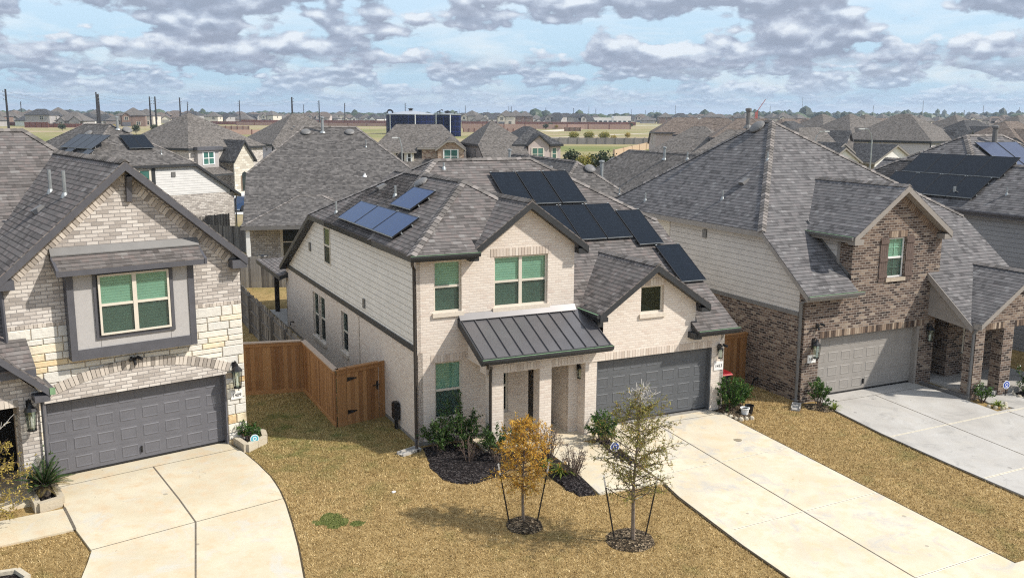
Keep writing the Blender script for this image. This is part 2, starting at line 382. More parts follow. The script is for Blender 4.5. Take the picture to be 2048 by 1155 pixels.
def solarmat(name, c1, c2, rough):
    t = NT(name); uv = t.pos('UV')
    b = t.n('ShaderNodeTexBrick', offset=0.0)
    b.inputs['Scale'].default_value = 1; b.inputs['Mortar Size'].default_value = 0.0025; b.inputs['Brick Width'].default_value = 0.17; b.inputs['Row Height'].default_value = 0.085
    b.inputs['Color1'].default_value = c1; b.inputs['Color2'].default_value = c2; b.inputs['Mortar'].default_value = (c1[0] * 2.2, c1[1] * 2.2, c1[2] * 2.2, 1)
    t.l(uv, b.inputs['Vector']); t.col(b.outputs['Color']); t.rough(rough); t.spec(0.14)
    t.bs.inputs['Coat Weight'].default_value = 0.0; t.bs.inputs['Coat Roughness'].default_value = 0.06
    return t.m
M['solar'] = solarmat('black_solar_glass', (0.006, 0.009, 0.014, 1), (0.008, 0.012, 0.019, 1), 0.14)
M['solar_sky_tint'] = solarmat('sky_tinted_solar_glass', (0.010, 0.036, 0.115, 1), (0.013, 0.044, 0.135, 1), 0.2)  # reflection of the blue sky put into the base colour

M['solar_pale_sheen'] = solarmat('pale_sheen_solar_glass', (0.06, 0.075, 0.12, 1), (0.07, 0.085, 0.135, 1), 0.3)  # pale reflection put into the base colour
def concmat(name, c_lo, c_hi, c_stain, c_warm):
    t = NT(name); p = t.wpos()
    n1 = t.noise(0.55, 6, 0.6, p, 0.4); n2 = t.noise(2.6, 5, 0.65, p); n3 = t.noise(38, 3, 0.7, p)
    c = t.ramp(n1, [(0.35, c_lo), (0.62, c_hi)])
    c = t.mix(t.math('MULTIPLY', t.math('SUBTRACT', n2, 0.47, clamp=True), 3.4, clamp=True), c, c_warm)
    st = t.noise(0.9, 5, 0.7, t.mapping(p, (1, 1, 1), (31, 7, 0)), 1.0)
    c = t.mix(t.math('MULTIPLY', t.math('GREATER_THAN', st, 0.0), t.math('MULTIPLY', t.math('SUBTRACT', st, 0.53, clamp=True), 6, clamp=True)), c, c_stain)
    c = t.mix(0.3, c, t.ramp(n3, [(0.3, G(0.28)), (0.7, G(0.72))]), 'SOFT_LIGHT')
    v = t.n('ShaderNodeTexVoronoi'); v.inputs['Scale'].default_value = 0.9; t.l(p, v.inputs['Vector'])
    spot = t.math('LESS_THAN', v.outputs['Distance'], 0.055)
    c = t.mix(t.math('MULTIPLY', spot, 0.45), c, (0.12, 0.11, 0.1, 1))
    wv = t.n('ShaderNodeVectorMath', operation='ADD'); t.l(p, wv.inputs[0]); nv = t.n('ShaderNodeTexNoise'); nv.inputs['Scale'].default_value = 1.6; nv.inputs['Detail'].default_value = 6; t.l(p, nv.inputs['Vector']); t.l(nv.outputs['Color'], wv.inputs[1])
    ve = t.n('ShaderNodeTexVoronoi', feature='DISTANCE_TO_EDGE'); ve.inputs['Scale'].default_value = .3; t.l(wv.outputs[0], ve.inputs['Vector'])
    crack = t.math('MULTIPLY', t.math('LESS_THAN', ve.outputs['Distance'], .0018), t.math('GREATER_THAN', t.noise(.5, 2, .5, p), .60))
    c = t.mix(t.math('MULTIPLY', crack, .4), c, (.16, .14, .12, 1))
    # faint tyre-dulled bands along the drive
    c = t.mix(t.math('MULTIPLY', t.math('SUBTRACT', t.noise(1.0, 4, .6, t.mapping(p, (1.5, .22, 1), (0, 0, 0), (0, 0, -BY))), .5, clamp=True), 1.3, clamp=True), c, c_stain)
    t.col(c); t.rough(0.9); t.spec(0.25); t.bump(n3, 0.4, 0.004)
    return t.m
BY = 0.4461
M['concA'] = concmat('cream_concrete', (0.522, 0.45, 0.3195, 1), (0.594, 0.531, 0.396, 1), (0.522, 0.495, 0.423, 1), (0.558, 0.414, 0.261, 1))
M['concB'] = concmat('yellowed_concrete', (0.55, 0.48, 0.35, 1), (0.63, 0.565, 0.44, 1), (0.44, 0.42, 0.385, 1), (0.59, 0.455, 0.29, 1))
M['concC'] = concmat('grey_concrete', (0.3784, 0.3569, 0.3268, 1), (0.4644, 0.4472, 0.4171, 1), (0.3096, 0.2967, 0.2752, 1), (0.43, 0.4042, 0.3612, 1))
M['joint'] = paint('expansion_joint', (0.13, 0.11, 0.085, 1), 0.9, 0.3, 10)
M['jointlite'] = paint('tooled_joint_edge', (0.72, 0.66, 0.53, 1), 0.9, 0.1, 10)
def mulchmat(name, dark, mid, lite):
    t = NT(name); p = t.pos()
    v = t.n('ShaderNodeTexVoronoi'); v.inputs['Scale'].default_value = 22; v.inputs['Randomness'].default_value = 1; t.l(t.mapping(p, (1, 1.7, 1)), v.inputs['Vector'])
    t.col(t.ramp(v.outputs['Color'], [(0.2, dark), (0.62, mid), (0.9, lite)])); t.rough(0.95); t.spec(0.15)
    t.bump(t.math('ADD', v.outputs['Distance'], t.noise(9, 4, 0.7, p)), 1.0, 0.06)
    return t.m
M['mulch'] = mulchmat('dark_mulch', (0.008, 0.007, 0.008, 1), (0.028, 0.021, 0.02, 1), (0.13, 0.115, 0.11, 1))
M['leafmulch'] = mulchmat('leaf_litter_mulch', (0.02, 0.017, 0.012, 1), (0.12, 0.085, 0.052, 1), (0.42, 0.33, 0.22, 1))

# ------------------------------------------------------------------ roofs
def clip(poly, A, B, C):
    out = []
    for i in range(len(poly)):
        p = poly[i]; q = poly[(i + 1) % len(poly)]
        fp = A * p[0] + B * p[1] + C; fq = A * q[0] + B * q[1] + C
        if fp <= 1e-9: out.append(p)
        if (fp < -1e-9 and fq > 1e-9) or (fp > 1e-9 and fq < -1e-9):
            k = fp / (fp - fq); out.append((p[0] + (q[0] - p[0]) * k, p[1] + (q[1] - p[1]) * k))
    r = []
    for p in out:
        if not r or math.hypot(p[0] - r[-1][0], p[1] - r[-1][1]) > 1e-6: r.append(p)
    if len(r) > 1 and math.hypot(r[0][0] - r[-1][0], r[0][1] - r[-1][1]) < 1e-6: r.pop()
    return r
def zmin(planes, u, v): return min(a * u + b * v + c for a, b, c in planes)
# planes from an eave: pl('-v', at, z, slope): rises away from the eave
def pl(side, at, z, m):
    return {'-u': (m, 0, z - m * at), '+u': (-m, 0, z + m * at), '-v': (0, m, z - m * at), '+v': (0, -m, z + m * at)}[side]
def rect(u0, u1, v0, v1): return [(u0, v0), (u1, v0), (u1, v1), (u0, v1)]

def roof(parent, regions, planes, sh, trim, th=0.2, cap=True, name='roof', capmat=None, nosk=None):
    a = MB(); f = MB(); c = MB()
    for reg in regions:
        for i, (pa, pb, pc) in enumerate(planes):
            poly = list(reg)
            for j, (qa, qb, qc) in enumerate(planes):
                if j != i and len(poly) > 2:
                    poly = clip(poly, pa - qa, pb - qb, pc - qc)
            if len(poly) < 3: continue
            Z = lambda p: pa * p[0] + pb * p[1] + pc
            a.face([(p[0], p[1], Z(p)) for p in poly])
            f.face([(p[0], p[1], Z(p) - th) for p in poly[::-1]])
            for k in range(len(poly)):
                p = poly[k]; q = poly[(k + 1) % len(poly)]
                tie = None
                for j, (qa, qb, qc) in enumerate(planes):
                    if j != i and abs(qa * p[0] + qb * p[1] + qc - Z(p)) < 1e-5 and abs(qa * q[0] + qb * q[1] + qc - Z(q)) < 1e-5: tie = j
                if tie is None:
                    if nosk and nosk(p, q): continue
                    a.face([(q[0], q[1], Z(q)), (p[0], p[1], Z(p)), (p[0], p[1], Z(p) - 0.035), (q[0], q[1], Z(q) - 0.035)])
                    f.face([(q[0], q[1], Z(q) - 0.035), (p[0], p[1], Z(p) - 0.035), (p[0], p[1], Z(p) - th), (q[0], q[1], Z(q) - th)])
                elif tie > i and cap:
                    ra, rb, rc = planes[tie]
                    P = Vector((p[0], p[1], Z(p))); Q = Vector((q[0], q[1], Z(q)))
                    if Q.z < P.z: P, Q = Q, P
                    d = Q - P; L = d.length
                    if L < 0.15: continue
                    d.normalize()
                    n1 = Vector((-pa, -pb, 1)).normalized(); n2 = Vector((-ra, -rb, 1)).normalized()
                    s1 = n1.cross(d); s2 = n2.cross(d)
                    # side vectors must run down and away from the edge
                    if s1.z > 0 or (abs(s1.z) < 1e-6): s1 = -s1
                    if s2.z > 0 or (abs(s2.z) < 1e-6): s2 = -s2
                    if s1.dot(Vector((pa, pb, 0))) > 0: s1 = -s1
                    if s2.dot(Vector((ra, rb, 0))) > 0: s2 = -s2
                    step = 0.2 if cap is True else L
                    nseg = max(1, int(L / step)); w = 0.15
                    for g in range(nseg):
                        A0 = P + d * (L * g / nseg); B0 = P + d * min(L, L * (g + 1.15) / nseg)
                        up = Vector((0, 0, 1)); tn = rnd.random()
                        h0 = 0.045; h1 = 0.02
                        top0 = A0 + up * h0; top1 = B0 + up * h1
                        l0 = A0 + s1 * w + n1 * h0 * 0.8; l1 = B0 + s1 * w + n1 * h1 * 0.8
                        r0 = A0 + s2 * w + n2 * h0 * 0.8; r1 = B0 + s2 * w + n2 * h1 * 0.8
                        c.face([l0, top0, top1, l1], tone=tn); c.face([top0, r0, r1, top1], tone=tn)
                        c.face([l0, A0, r0, top0], tone=tn)
    o = a.build(name, sh, parent); fo = f.build('fascia', trim, parent)
    if c.F: c.build('ridge_cap', capmat or M['capt'], o)
    return o
M['capt'] = tonemat('ridge_cap_shingle', [(0, (0.0968, 0.088, 0.08096, 1)), (0.5, (0.1672, 0.1514, 0.139, 1)), (1, (0.2552, 0.2288, 0.2112, 1))], 0.93, nz=0.2)

# ------------------------------------------------------------------ house fittings
def window(parent, fr, s0, s1, z0, z1, cols=1, recess=0.07, sill=None, glass='glass', blinds=True, frame='frame', screen=True, muntin=False, d=0.0, back='blind', hung=True, surround=None):
    fm = MB(); b = 0.055; D0, D1 = d - recess - 0.05, d - recess
    fm.fbox(fr, s0, s1, z0, z0 + b, D0, D1); fm.fbox(fr, s0, s1, z1 - b, z1, D0, D1)
    w = (s1 - s0) / cols; mid = z0 + (z1 - z0) * 0.5
    for k in range(cols + 1):
        x = s0 + w * k; hw = b if 0 < k < cols else b
        x0 = s0 if k == 0 else (s1 - b if k == cols else x - b); x1 = s0 + b if k == 0 else (s1 if k == cols else x + b)
        fm.fbox(fr, x0, x1, z0 + b, z1 - b, D0, D1)
    if hung:
        for k in range(cols):
            a0 = s0 + w * k + b; a1 = s0 + w * (k + 1) - b
            fm.fbox(fr, a0, a1, mid - 0.035, mid + 0.035, D0 - 0.004, D1 - 0.01)
    if muntin:
        for k in range(cols):
            a0 = s0 + w * k + b; a1 = s0 + w * (k + 1) - b
            fm.fbox(fr, (a0 + a1) / 2 - 0.012, (a0 + a1) / 2 + 0.012, z0 + b, z1 - b, D0 - 0.006, D0 + 0.012)
            for zz in (z0 + (mid - z0) * 0.5, mid + (z1 - mid) * 0.5):
                fm.fbox(fr, a0, a1, zz - 0.012, zz + 0.012, D0 - 0.007, D0 + 0.010)
    wo = fm.build('window', M[frame], parent)
    for k in range(cols):
        a0 = s0 + w * k + b * 0.6; a1 = s0 + w * (k + 1) - b * 0.6
        for (q0, q1) in (((z0 + b * .6, mid), (mid, z1 - b * .6)) if hung else ((z0 + b * .6, z1 - b * .6),)):
            part('pane', M[glass], wo, lambda m: m.face([fr.P(a0, q0, D0 + 0.02), fr.P(a1, q0, D0 + 0.02), fr.P(a1, q1, D0 + 0.02), fr.P(a0, q1, D0 + 0.02)]))
        if screen and hung:
            part('insect_screen', M['screen'], wo, lambda m: m.face([fr.P(a0, z0 + b * .6, D1 - 0.022), fr.P(a1, z0 + b * .6, D1 - 0.022), fr.P(a1, mid, D1 - 0.022), fr.P(a0, mid, D1 - 0.022)]))
    bd = D0 - 0.012
    part('blind' if back == 'blind' else 'unlit_room_backing', M[back], wo, lambda m: m.fbox(fr, s0 - 0.02, s1 + 0.02, z0 - 0.02, z1 + 0.02, bd - 0.02, bd))  # without a blind, a near-black sheet stands in for the unlit room
    # the reveal closes the gap between wall and frame
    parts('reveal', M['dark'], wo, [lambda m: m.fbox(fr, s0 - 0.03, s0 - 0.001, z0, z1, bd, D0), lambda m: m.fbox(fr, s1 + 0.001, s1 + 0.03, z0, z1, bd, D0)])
    if sill:
        part('sill', M[sill], wo, lambda m: m.fbox(fr, s0 - 0.06, s1 + 0.06, z0 - 0.13, z0 - 0.002, D1 + 0.002, d + 0.06))
    return wo

def garage_door(parent, fr, s0, s1, h, cols, mat, d=-0.22, rows=4):
    g = MB(); g.fbox(fr, s0, s1, -0.12, h, d - 0.05, d)
    o = g.build('garage_door', M[mat], parent)
    p = MB(); cw = (s1 - s0) / cols; rh = h / rows
    for r in range(rows):
        if r: p.fbox(fr, s0, s1, r * rh - 0.006, r * rh + 0.006, d - 0.002, d + 0.003)
        for c in range(cols):
            a0 = s0 + cw * c + cw * 0.13; a1 = s0 + cw * (c + 1) - cw * 0.13; z0 = r * rh + rh * 0.2; z1 = (r + 1) * rh - rh * 0.17
            e = 0.022
            # raised panel: bevelled rim
            A = [fr.P(a0, z0, d), fr.P(a1, z0, d), fr.P(a1, z1, d), fr.P(a0, z1, d)]
            Bm = [fr.P(a0 + e, z0 + e, d + 0.011), fr.P(a1 - e, z0 + e, d + 0.011), fr.P(a1 - e, z1 - e, d + 0.011), fr.P(a0 + e, z1 - e, d + 0.011)]
            e2 = 0.055
            Cm = [fr.P(a0 + e2, z0 + e2, d + 0.003), fr.P(a1 - e2, z0 + e2, d + 0.003), fr.P(a1 - e2, z1 - e2, d + 0.003), fr.P(a0 + e2, z1 - e2, d + 0.003)]
            for k in range(4):
                j = (k + 1) % 4
                p.face([A[k], A[j], Bm[j], Bm[k]]); p.face([Bm[k], Bm[j], Cm[j], Cm[k]])
            p.face(Cm)
    p.build('door_panels', M[mat], o)
    part('handle', M['black'], o, lambda m: m.fbox(fr, (s0 + s1) / 2 - 0.02, (s0 + s1) / 2 + 0.02, 0.18, 0.36, d, d + 0.05))
    part('bottom_seal', M['black'], o, lambda m: m.fbox(fr, s0, s1, -0.12, 0.012, d, d + 0.012))
    return o

def lantern(parent, fr, s, z, k=1.0, d=0.0):
    m = MB()
    m.fbox(fr, s - 0.05 * k, s + 0.05 * k, z + 0.1 * k, z + 0.38 * k, d, d + 0.03)
    m.tube([fr.P(s, z + 0.34 * k, d + 0.02), fr.P(s, z + 0.42 * k, d + 0.08), fr.P(s, z + 0.38 * k, d + 0.15 * k)], 0.012, 5)
    c = fr.P(s, z, d + 0.15 * k)
    m.lathe(c, [(0.13 * k, 0.2 * k), (0.11 * k, 0.24 * k), (0.045 * k, 0.31 * k), (0.03 * k, 0.36 * k), (0.005, 0.38 * k)], 8)
    m.lathe(c, [(0.09 * k, -0.2 * k), (0.09 * k, -0.17 * k)], 8)
    for a in range(4):
        q = math.pi / 4 + a * math.pi / 2
        m.tube([c + Vector((0.085 * k * math.cos(q), 0.085 * k * math.sin(q), -0.18 * k)), c + Vector((0.12 * k * math.cos(q), 0.12 * k * math.sin(q), 0.21 * k))], 0.009 * k, 4)
    o = m.build('wall_lantern', M['black'], parent)
    part('lantern_glass', M['glassclear'], o, lambda g: g.lathe(c, [(0.07 * k, -0.17 * k), (0.1 * k, 0.2 * k)], 8))
    part('bulb', M['white'], o, lambda g: g.lathe(c, [(0.008, -0.15 * k), (0.02 * k, -0.08 * k), (0.02 * k, 0.04 * k), (0.004, 0.1 * k)], 6))
    return o
def camera_fixture(parent, fr, s, z, d=0.0):
    m = MB(); m.fbox(fr, s - 0.06, s + 0.06, z - 0.05, z + 0.05, d, d + 0.04)
    for q in (-1, 1):
        m.tube([fr.P(s, z, d + 0.04), fr.P(s + 0.1 * q, z + 0.05, d + 0.1)], 0.015, 5); m.tube([fr.P(s + 0.08 * q, z + 0.06, d + 0.06), fr.P(s + 0.16 * q, z + 0.02, d + 0.2)], 0.045, 8)
    m.tube([fr.P(s, z - 0.04, d + 0.05), fr.P(s, z - 0.14, d + 0.12)], 0.04, 8)
    return m.build('security_camera', M['black'], parent)
def text_part(parent, fr, txt, s, z, size, d, mat, name='house_number'):
    cu = bpy.data.curves.new('text', 'FONT'); cu.body = txt; cu.size = size; cu.align_x = 'CENTER'; cu.align_y = 'CENTER'; cu.extrude = 0.004
    tmp = bpy.data.objects.new('text', cu); COL.objects.link(tmp)
    dg = bpy.context.evaluated_depsgraph_get()
    me = bpy.data.meshes.new_from_object(tmp.evaluated_get(dg))
    COL.objects.unlink(tmp); bpy.data.objects.remove(tmp)
    for v in me.vertices:
        p = fr.P(s + v.co.x, z + v.co.y, d + v.co.z); v.co = p
    me.materials.clear(); me.materials.append(mat)
    o = bpy.data.objects.new(name, me); COL.objects.link(o); o.parent = parent
    return o
def plaque(parent, fr, s0, s1, z0, z1, txt):
    o = part('number_plaque', M['plaque'], parent, lambda m: m.fbox(fr, s0, s1, z0, z1, 0.0, 0.025))
    text_part(o, fr, txt, (s0 + s1) / 2, (z0 + z1) / 2, (s1 - s0) * 0.40, 0.028, M['black'])
def downspout(parent, pts, mat, name='downspout', r=0.045):
    return part(name, M[mat], parent, lambda m: m.tube(pts, r, 4))
def gutter(parent, fr, s0, s1, z, d, mat, green=True):
    o = part('gutter', M[mat], parent, lambda m: m.fprism(Fr(fr.P(0, 0, 0), fr.n, fr.ex), [(d, z), (d + 0.12, z), (d + 0.12, z - 0.05), (d + 0.09, z - 0.12), (d, z - 0.12)], s0, s1))
    if green: part('drip_edge', M['green'], o, lambda m: m.fbox(fr, s0, s1, z + 0.002, z + 0.009, d + .06, d + 0.119))
    return o
def pipe_vent(parent, p, h, r=0.045, mat='galv', name='vent_pipe', cap=False):
    m = MB(); p = Vector(p)
    m.tube([p - Vector((0, 0, .1)), p + Vector((0, 0, h))], r, 8)
    m.lathe(p - Vector((0, 0, .02)), [(r * 2.4, -0.05), (r * 2.0, 0.02), (r * 1.1, 0.1)], 10)
    if cap: m.lathe(p, [(r * 1.1, h - 0.12), (r * 1.5, h - 0.1), (r * 1.5, h), (r * 0.3, h + 0.03)], 10)
    return m.build(name, M[mat], parent)
def dome_vent(parent, p, nrm, r=0.27):
    m = MB(); p = Vector(p); n = Vector(nrm).normalized()
    a = n.cross(Vector((0, 0, 1))); a.normalize(); b = n.cross(a)
    prof = [(0.75, -0.02), (0.7, 0.07), (1.0, 0.1), (0.97, 0.2), (0.75, 0.3), (0.4, 0.36), (0.02, 0.38)]
    R = [[p + (a * math.cos(k * math.pi / 8) + b * math.sin(k * math.pi / 8)) * (q * r) + n * (h * r * 1.6) for k in range(16)] for q, h in prof]
    for i in range(len(R) - 1):
        for k in range(16): m.face([R[i][k], R[i][(k + 1) % 16], R[i + 1][(k + 1) % 16], R[i + 1][k]])
    return m.build('roof_vent', M['ventg'], parent, True)
def box_vent(parent, p, nrm):
    m = MB(); p = Vector(p); n = Vector(nrm).normalized(); a = Vector((0, 0, 1)).cross(n); a.normalize(); b = n.cross(a)
    def q(x, y, z): return p + a * x + b * y + n * z
    m.hexa([q(-.16, -.2, -.02), q(.16, -.2, -.02), q(.16, .16, -.02), q(-.16, .16, -.02), q(-.13, -.2, .13), q(.13, -.2, .13), q(.13, .12, .07), q(-.13, .12, .07)])
    return m.build('roof_vent', M['ventg'], parent)
# ------------------------------------------------------------------ ground heights
BY, BX0, BY0 = 0.4461, 2.6499, 28.4919
CB, SB = math.cos(BY), math.sin(BY)
def vB(x, y): return -(x - BX0) * SB + (y - BY0) * CB
def gz(x, y): return -0.10 + 0.04 * min(0.0, max(vB(x, y) + 0.3, -22))
HS = dict(A=(0.6582, -12.2983, 23.9193), B=(BY, BX0, BY0), C=(0.4474, 10.59, 31.6933))
def W(h, u, v, z=None):
    y, x0, y0 = HS[h]; c, s = math.cos(y), math.sin(y)
    x = x0 + u * c - v * s; yy = y0 + u * s + v * c
    return Vector((x, yy, gz(x, yy) if z is None else z))
def soldier_run(m, fr, a0, a1, z0, z1, d0, d1, w=0.1):
    n = max(1, int((a1 - a0) / w))
    for i in range(n):
        x0 = a0 + (a1 - a0) * i / n; x1 = a0 + (a1 - a0) * (i + 1) / n - 0.012
        m.fbox(fr, x0, x1, z0, z1, d0, d1 + rnd.uniform(-.003, .003), tone=rnd.random())

# ================================================================== HOUSE B (cream brick, middle)
hb = thing('brick_house', 'cream brick two-storey house with black solar panels and black metal porch roof', 'house', (BX0, BY0, 0), BY)
F9, F0, FP = front(0.9), front(0.0), front(-0.45)
LU = left(-5.556)
w1 = (-5.03, -4.16, 3.91, 5.44); w2 = (-3.10, -1.29, 3.91, 5.46); w3 = (-5.03, -4.16, 0.66, 2.41); w4 = (-3.25, -2.62, 0.6, 2.25)
wall('front_wall', M['brickB'], hb, F9, [(-5.556, 0.02), (-1.93, 0.02), (-1.93, 2.6), (-.36, 2.6), (-.36, 5.74), (-2.0, 6.93), (-3.75, 5.62), (-5.556, 5.6)], [w1, w2, w3, w4])
parts('foundation', M['found'], hb, [lambda m: m.fbox(F9, -5.55, -1.0, -.6, 0.02, -.1, 0.0), lambda m: m.box(-5.55, -5.4, 1.0, 18.6, -.6, .06), lambda m: m.box(-1.0, 4.88, 0.02, .2, -.6, -.03)])
for wq, cols in ((w1, 1), (w2, 2), (w3, 1), (w4, 1)):
    window(hb, F9, *wq, cols=cols, sill='sill', glass='glass' if wq is not w4 else 'glassdark', back='blind' if wq is not w4 else 'dark')
parts('lintel_course', M['soldierB'], hb, [lambda m: soldier_run(m, F9, w2[0] - .12, w2[1] + .12, w2[3] + 0.005, w2[3] + .24, 0.0, .012), lambda m: soldier_run(m, F9, w3[0] - .12, w3[1] + .12, w3[3] + 0.005, w3[3] + .24, 0.0, .012),
    lambda m: soldier_run(m, F0, 0.0, 4.4, 2.125, 2.36, 0, .012), lambda m: soldier_run(m, F0, 1.5, 2.5, 4.38, 4.6, 0, .012)])
# left side
ps = (11.66, 13.62, .62, 2.46); sg = (8.38, 9.28, .95, 2.46)
wall('side_brick_wall', M['brickB'], hb, LU, [(0.9, 0.02), (18.66, 0.02), (18.66, 2.76), (0.9, 2.76)], [(11.66, 12.6, .62, 2.46), (12.68, 13.62, .62, 2.46), sg])
wall('siding_wall', M['sidB'], hb, LU, [(1.05, 2.9), (18.2, 2.9), (17.6, 3.1), (12.7, 5.5), (1.05, 5.5)], [(10.5, 11.42, 3.95, 5.38)])
part('belt_trim', M['darktrim'], hb, lambda m: m.fbox(LU, 1.15, 18.66, 2.745, 2.92, 0.0, .045))
part('corner_return', M['brickB'], hb, lambda m: m.fbox(LU, 0.9, 1.12, 2.7, 5.5, -.1, .012))
for q in ((11.66, 12.6, .62, 2.46), (12.68, 13.62, .62, 2.46), sg):
    window(hb, LU, *q, glass='glassdark', back='dark', sill='sill')
window(hb, LU, 10.5, 11.42, 3.95, 5.38, glass='glassdark', back='dark', recess=-.03)
parts('wall_vent', M['gutC'], hb, [lambda m: m.fbox(LU, 13.6, 13.85, 4.1, 4.45, 0, .05), lambda m: m.fbox(LU, 6.1, 6.3, 3.12, 3.45, 0, .05)])
part('downspout', M['bronze'], hb, lambda m: m.tube([(-5.8, .55, 5.6), (-5.8, .6, 5.45), (-5.63, .95, 5.25), (-5.63, .95, .15), (-5.7, .75, -.02), (-5.75, .45, -.06)], 0.05, 5))
part('utility_pedestal', M['black'], hb, lambda m: [m.fbox(LU, 2.55, 2.85, .25, .75, .02, .2), m.tube([LU.P(2.62, .3, .1), LU.P(2.62, -.25, .1)], .035, 6), m.tube([LU.P(2.78, .3, .1), LU.P(2.78, -.25, .1)], .035, 6), m.fbox(LU, 2.58, 2.82, .75, .8, .04, .18)])
part('hose_bib', M['black'], hb, lambda m: m.tube([LU.P(17.3, .4, 0), LU.P(17.3, .42, .15), LU.P(17.15, .3, .2)], .03, 6))
part('cable_conduit', M['sill'], hb, lambda m: m.tube([LU.P(6.9, -.1, .02), LU.P(6.9, 2.7, .02)], .018, 5))
# rear + right walls
wall('rear_wall', M['brickB'], hb, back(18.66), [(-5.556, -.1), (4.9, -.1), (4.9, 2.75), (-5.556, 2.75)])
RU = right(4.9)
wall('right_wall', M['sidB'], hb, RU, [(0.0, -.1), (18.6, -.1), (18.6, 2.8), (12.6, 5.5), (4.6, 5.5), (0.0, 2.85)])
# garage plane
swin = (1.56, 2.42, 3.48, 4.36)
wall('garage_wall', M['brickB'], hb, F0, [(-1.0, -.05), (0, -.05), (0, 2.12), (4.4, 2.12), (4.4, -.05), (4.9, -.05), (4.9, 2.7), (3.68, 2.7), (3.68, 3.72), (1.95, 4.92), (.2, 3.7), (.2, 2.7), (-1.0, 2.7)], [swin])
window(hb, F0, *swin, hung=False, glass='glassdark', back='dark', sill='sill', recess=.1, screen=False)
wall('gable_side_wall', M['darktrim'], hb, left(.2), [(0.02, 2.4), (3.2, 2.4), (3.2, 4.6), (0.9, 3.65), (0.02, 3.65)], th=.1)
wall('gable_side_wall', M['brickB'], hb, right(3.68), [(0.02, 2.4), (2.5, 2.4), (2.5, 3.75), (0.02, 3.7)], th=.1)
wall('porch_side_wall', M['brickB'], hb, left(-1.0), [(0.02, -.05), (3.2, -.05), (3.2, 2.65), (0.02, 2.65)], th=.12)
wall('upper_side_wall', M['sidB'], hb, right(-.36), [(0.92, 2.5), (5.2, 2.5), (5.2, 5.6), (.92, 5.6)], th=.1)
garage_door(hb, F0, 0.0, 4.4, 2.12, 7, 'doorB', d=-.2)
parts('garage_jamb', M['doorB'], hb, [lambda m: m.fbox(F0, 4.36, 4.399, -.05, 2.119, -.2, -.005), lambda m: m.fbox(F0, .001, .04, -.05, 2.119, -.2, -.005)])
# porch: recess, entry door, columns, beam
parts('porch_wall', M['brickB'], hb, [lambda m: m.box(-1.95, -1.0, 2.9, 3.0, -.05, 2.65), lambda m: m.box(-2.0, -1.93, 1.06, 3.0, -.05, 2.65)])
dr = part('front_door', M['dark'], hb, lambda m: m.box(-1.9, -1.05, 2.84, 2.895, 0.0, 2.2)); part('handle', M['galv'], dr, lambda m: m.box(-1.82, -1.78, 2.78, 2.835, .95, 1.15))
def colB(m):
    for u0 in (-3.81, -2.23, -.67):
        m.box(u0, u0 + .4, -.45, -.05, -.45, 2.26)
part('porch_column', M['brickB'], hb, lambda m: m.box(-3.81, -3.41, -.45, -.05, -.45, 2.26))
part('porch_column', M['brickB'], hb, lambda m: m.box(-2.23, -1.83, -.45, -.05, -.45, 2.26))
part('porch_column', M['brickB'], hb, lambda m: m.box(-.67, -.27, -.45, -.003, -.45, 2.26))
part('porch_beam', M['brickB'], hb, lambda m: [m.box(-3.98, .0, -.47, -.06, 2.263, 2.7), m.box(-3.98, -3.6, -.055, .895, 2.42, 2.98)])
part('porch_gable_infill', M['brickB'], hb, lambda m: m.fprism(left(-3.97), [(-.46, 2.705), (.89, 2.985), (.89, 3.42), (-.46, 2.8)], -.12, 0.0))
parts('lintel_course', M['soldierB'], hb, [lambda m: soldier_run(m, front(-.47), -3.41, -2.23, 2.29, 2.5, 0, .01), lambda m: soldier_run(m, front(-.47), -1.83, -.67, 2.29, 2.5, 0, .01)])
part('porch_ceiling', M['sill'], hb, lambda m: m.box(-3.9, -1.0, -.04, 3.0, 2.66, 2.7))
part('porch_floor', M['concB'], hb, lambda m: m.box(-3.95, -.25, -.7, 2.95, -.35, -.03))
lantern(hb, F0, -.68, 1.85, .8); lantern(hb, F0, 4.66, 1.9, .8)
camera_fixture(hb, F0, 4.72, 2.12)
part('flood_sensor', M['galv'], hb, lambda m: m.lathe(F0.P(4.55, 2.55, .05), [(.02, -.05), (.06, 0), (.02, .05)], 8))
plaque(hb, F0, 4.5, 4.87, 1.32, 1.6, '1413')
# metal porch roof with standing seams
def zr(v): return 2.86 + (v + .85) * (3.66 - 2.86) / 1.75
def mroof(m):
    m.hexa([(-4.25, -.85, zr(-.85) - .06), (-.0, -.85, zr(-.85) - .06), (-.0, .895, zr(.9) - .06), (-4.25, .895, zr(.9) - .06), (-4.25, -.85, zr(-.85)), (-.0, -.85, zr(-.85)), (-.0, .895, zr(.9)), (-4.25, .895, zr(.9))])
    for i in range(11):
        u = -4.22 + i * .417
        m.hexa([(u - .012, -.85, zr(-.85) + .001), (u + .012, -.85, zr(-.85) + .001), (u + .012, .82, zr(.82) + .001), (u - .012, .82, zr(.82) + .001), (u - .009, -.85, zr(-.85) + .045), (u + .009, -.85, zr(-.85) + .045), (u + .009, .82, zr(.82) + .045), (u - .009, .82, zr(.82) + .045)])
mr = part('metal_porch_roof', M['metalroof'], hb, mroof)
part('flashing', M['metalroof'], mr, lambda m: m.hexa([(-4.27, .74, zr(.74) + .05), (-.34, .74, zr(.74) + .05), (-.34, .898, zr(.9) + .05), (-4.27, .898, zr(.9) + .05), (-4.27, .74, zr(.74) + .065), (-.34, .74, zr(.74) + .065), (-.34, .87, 3.83), (-4.27, .87, 3.83)]))
part('rake_trim', M['darktrim'], mr, lambda m: m.fprism(left(-4.25), [(-.87, zr(-.87) - .2), (.89, zr(.89) - .2), (.89, zr(.89) + .04), (-.87, zr(-.87) + .04)], 0.0, .05))
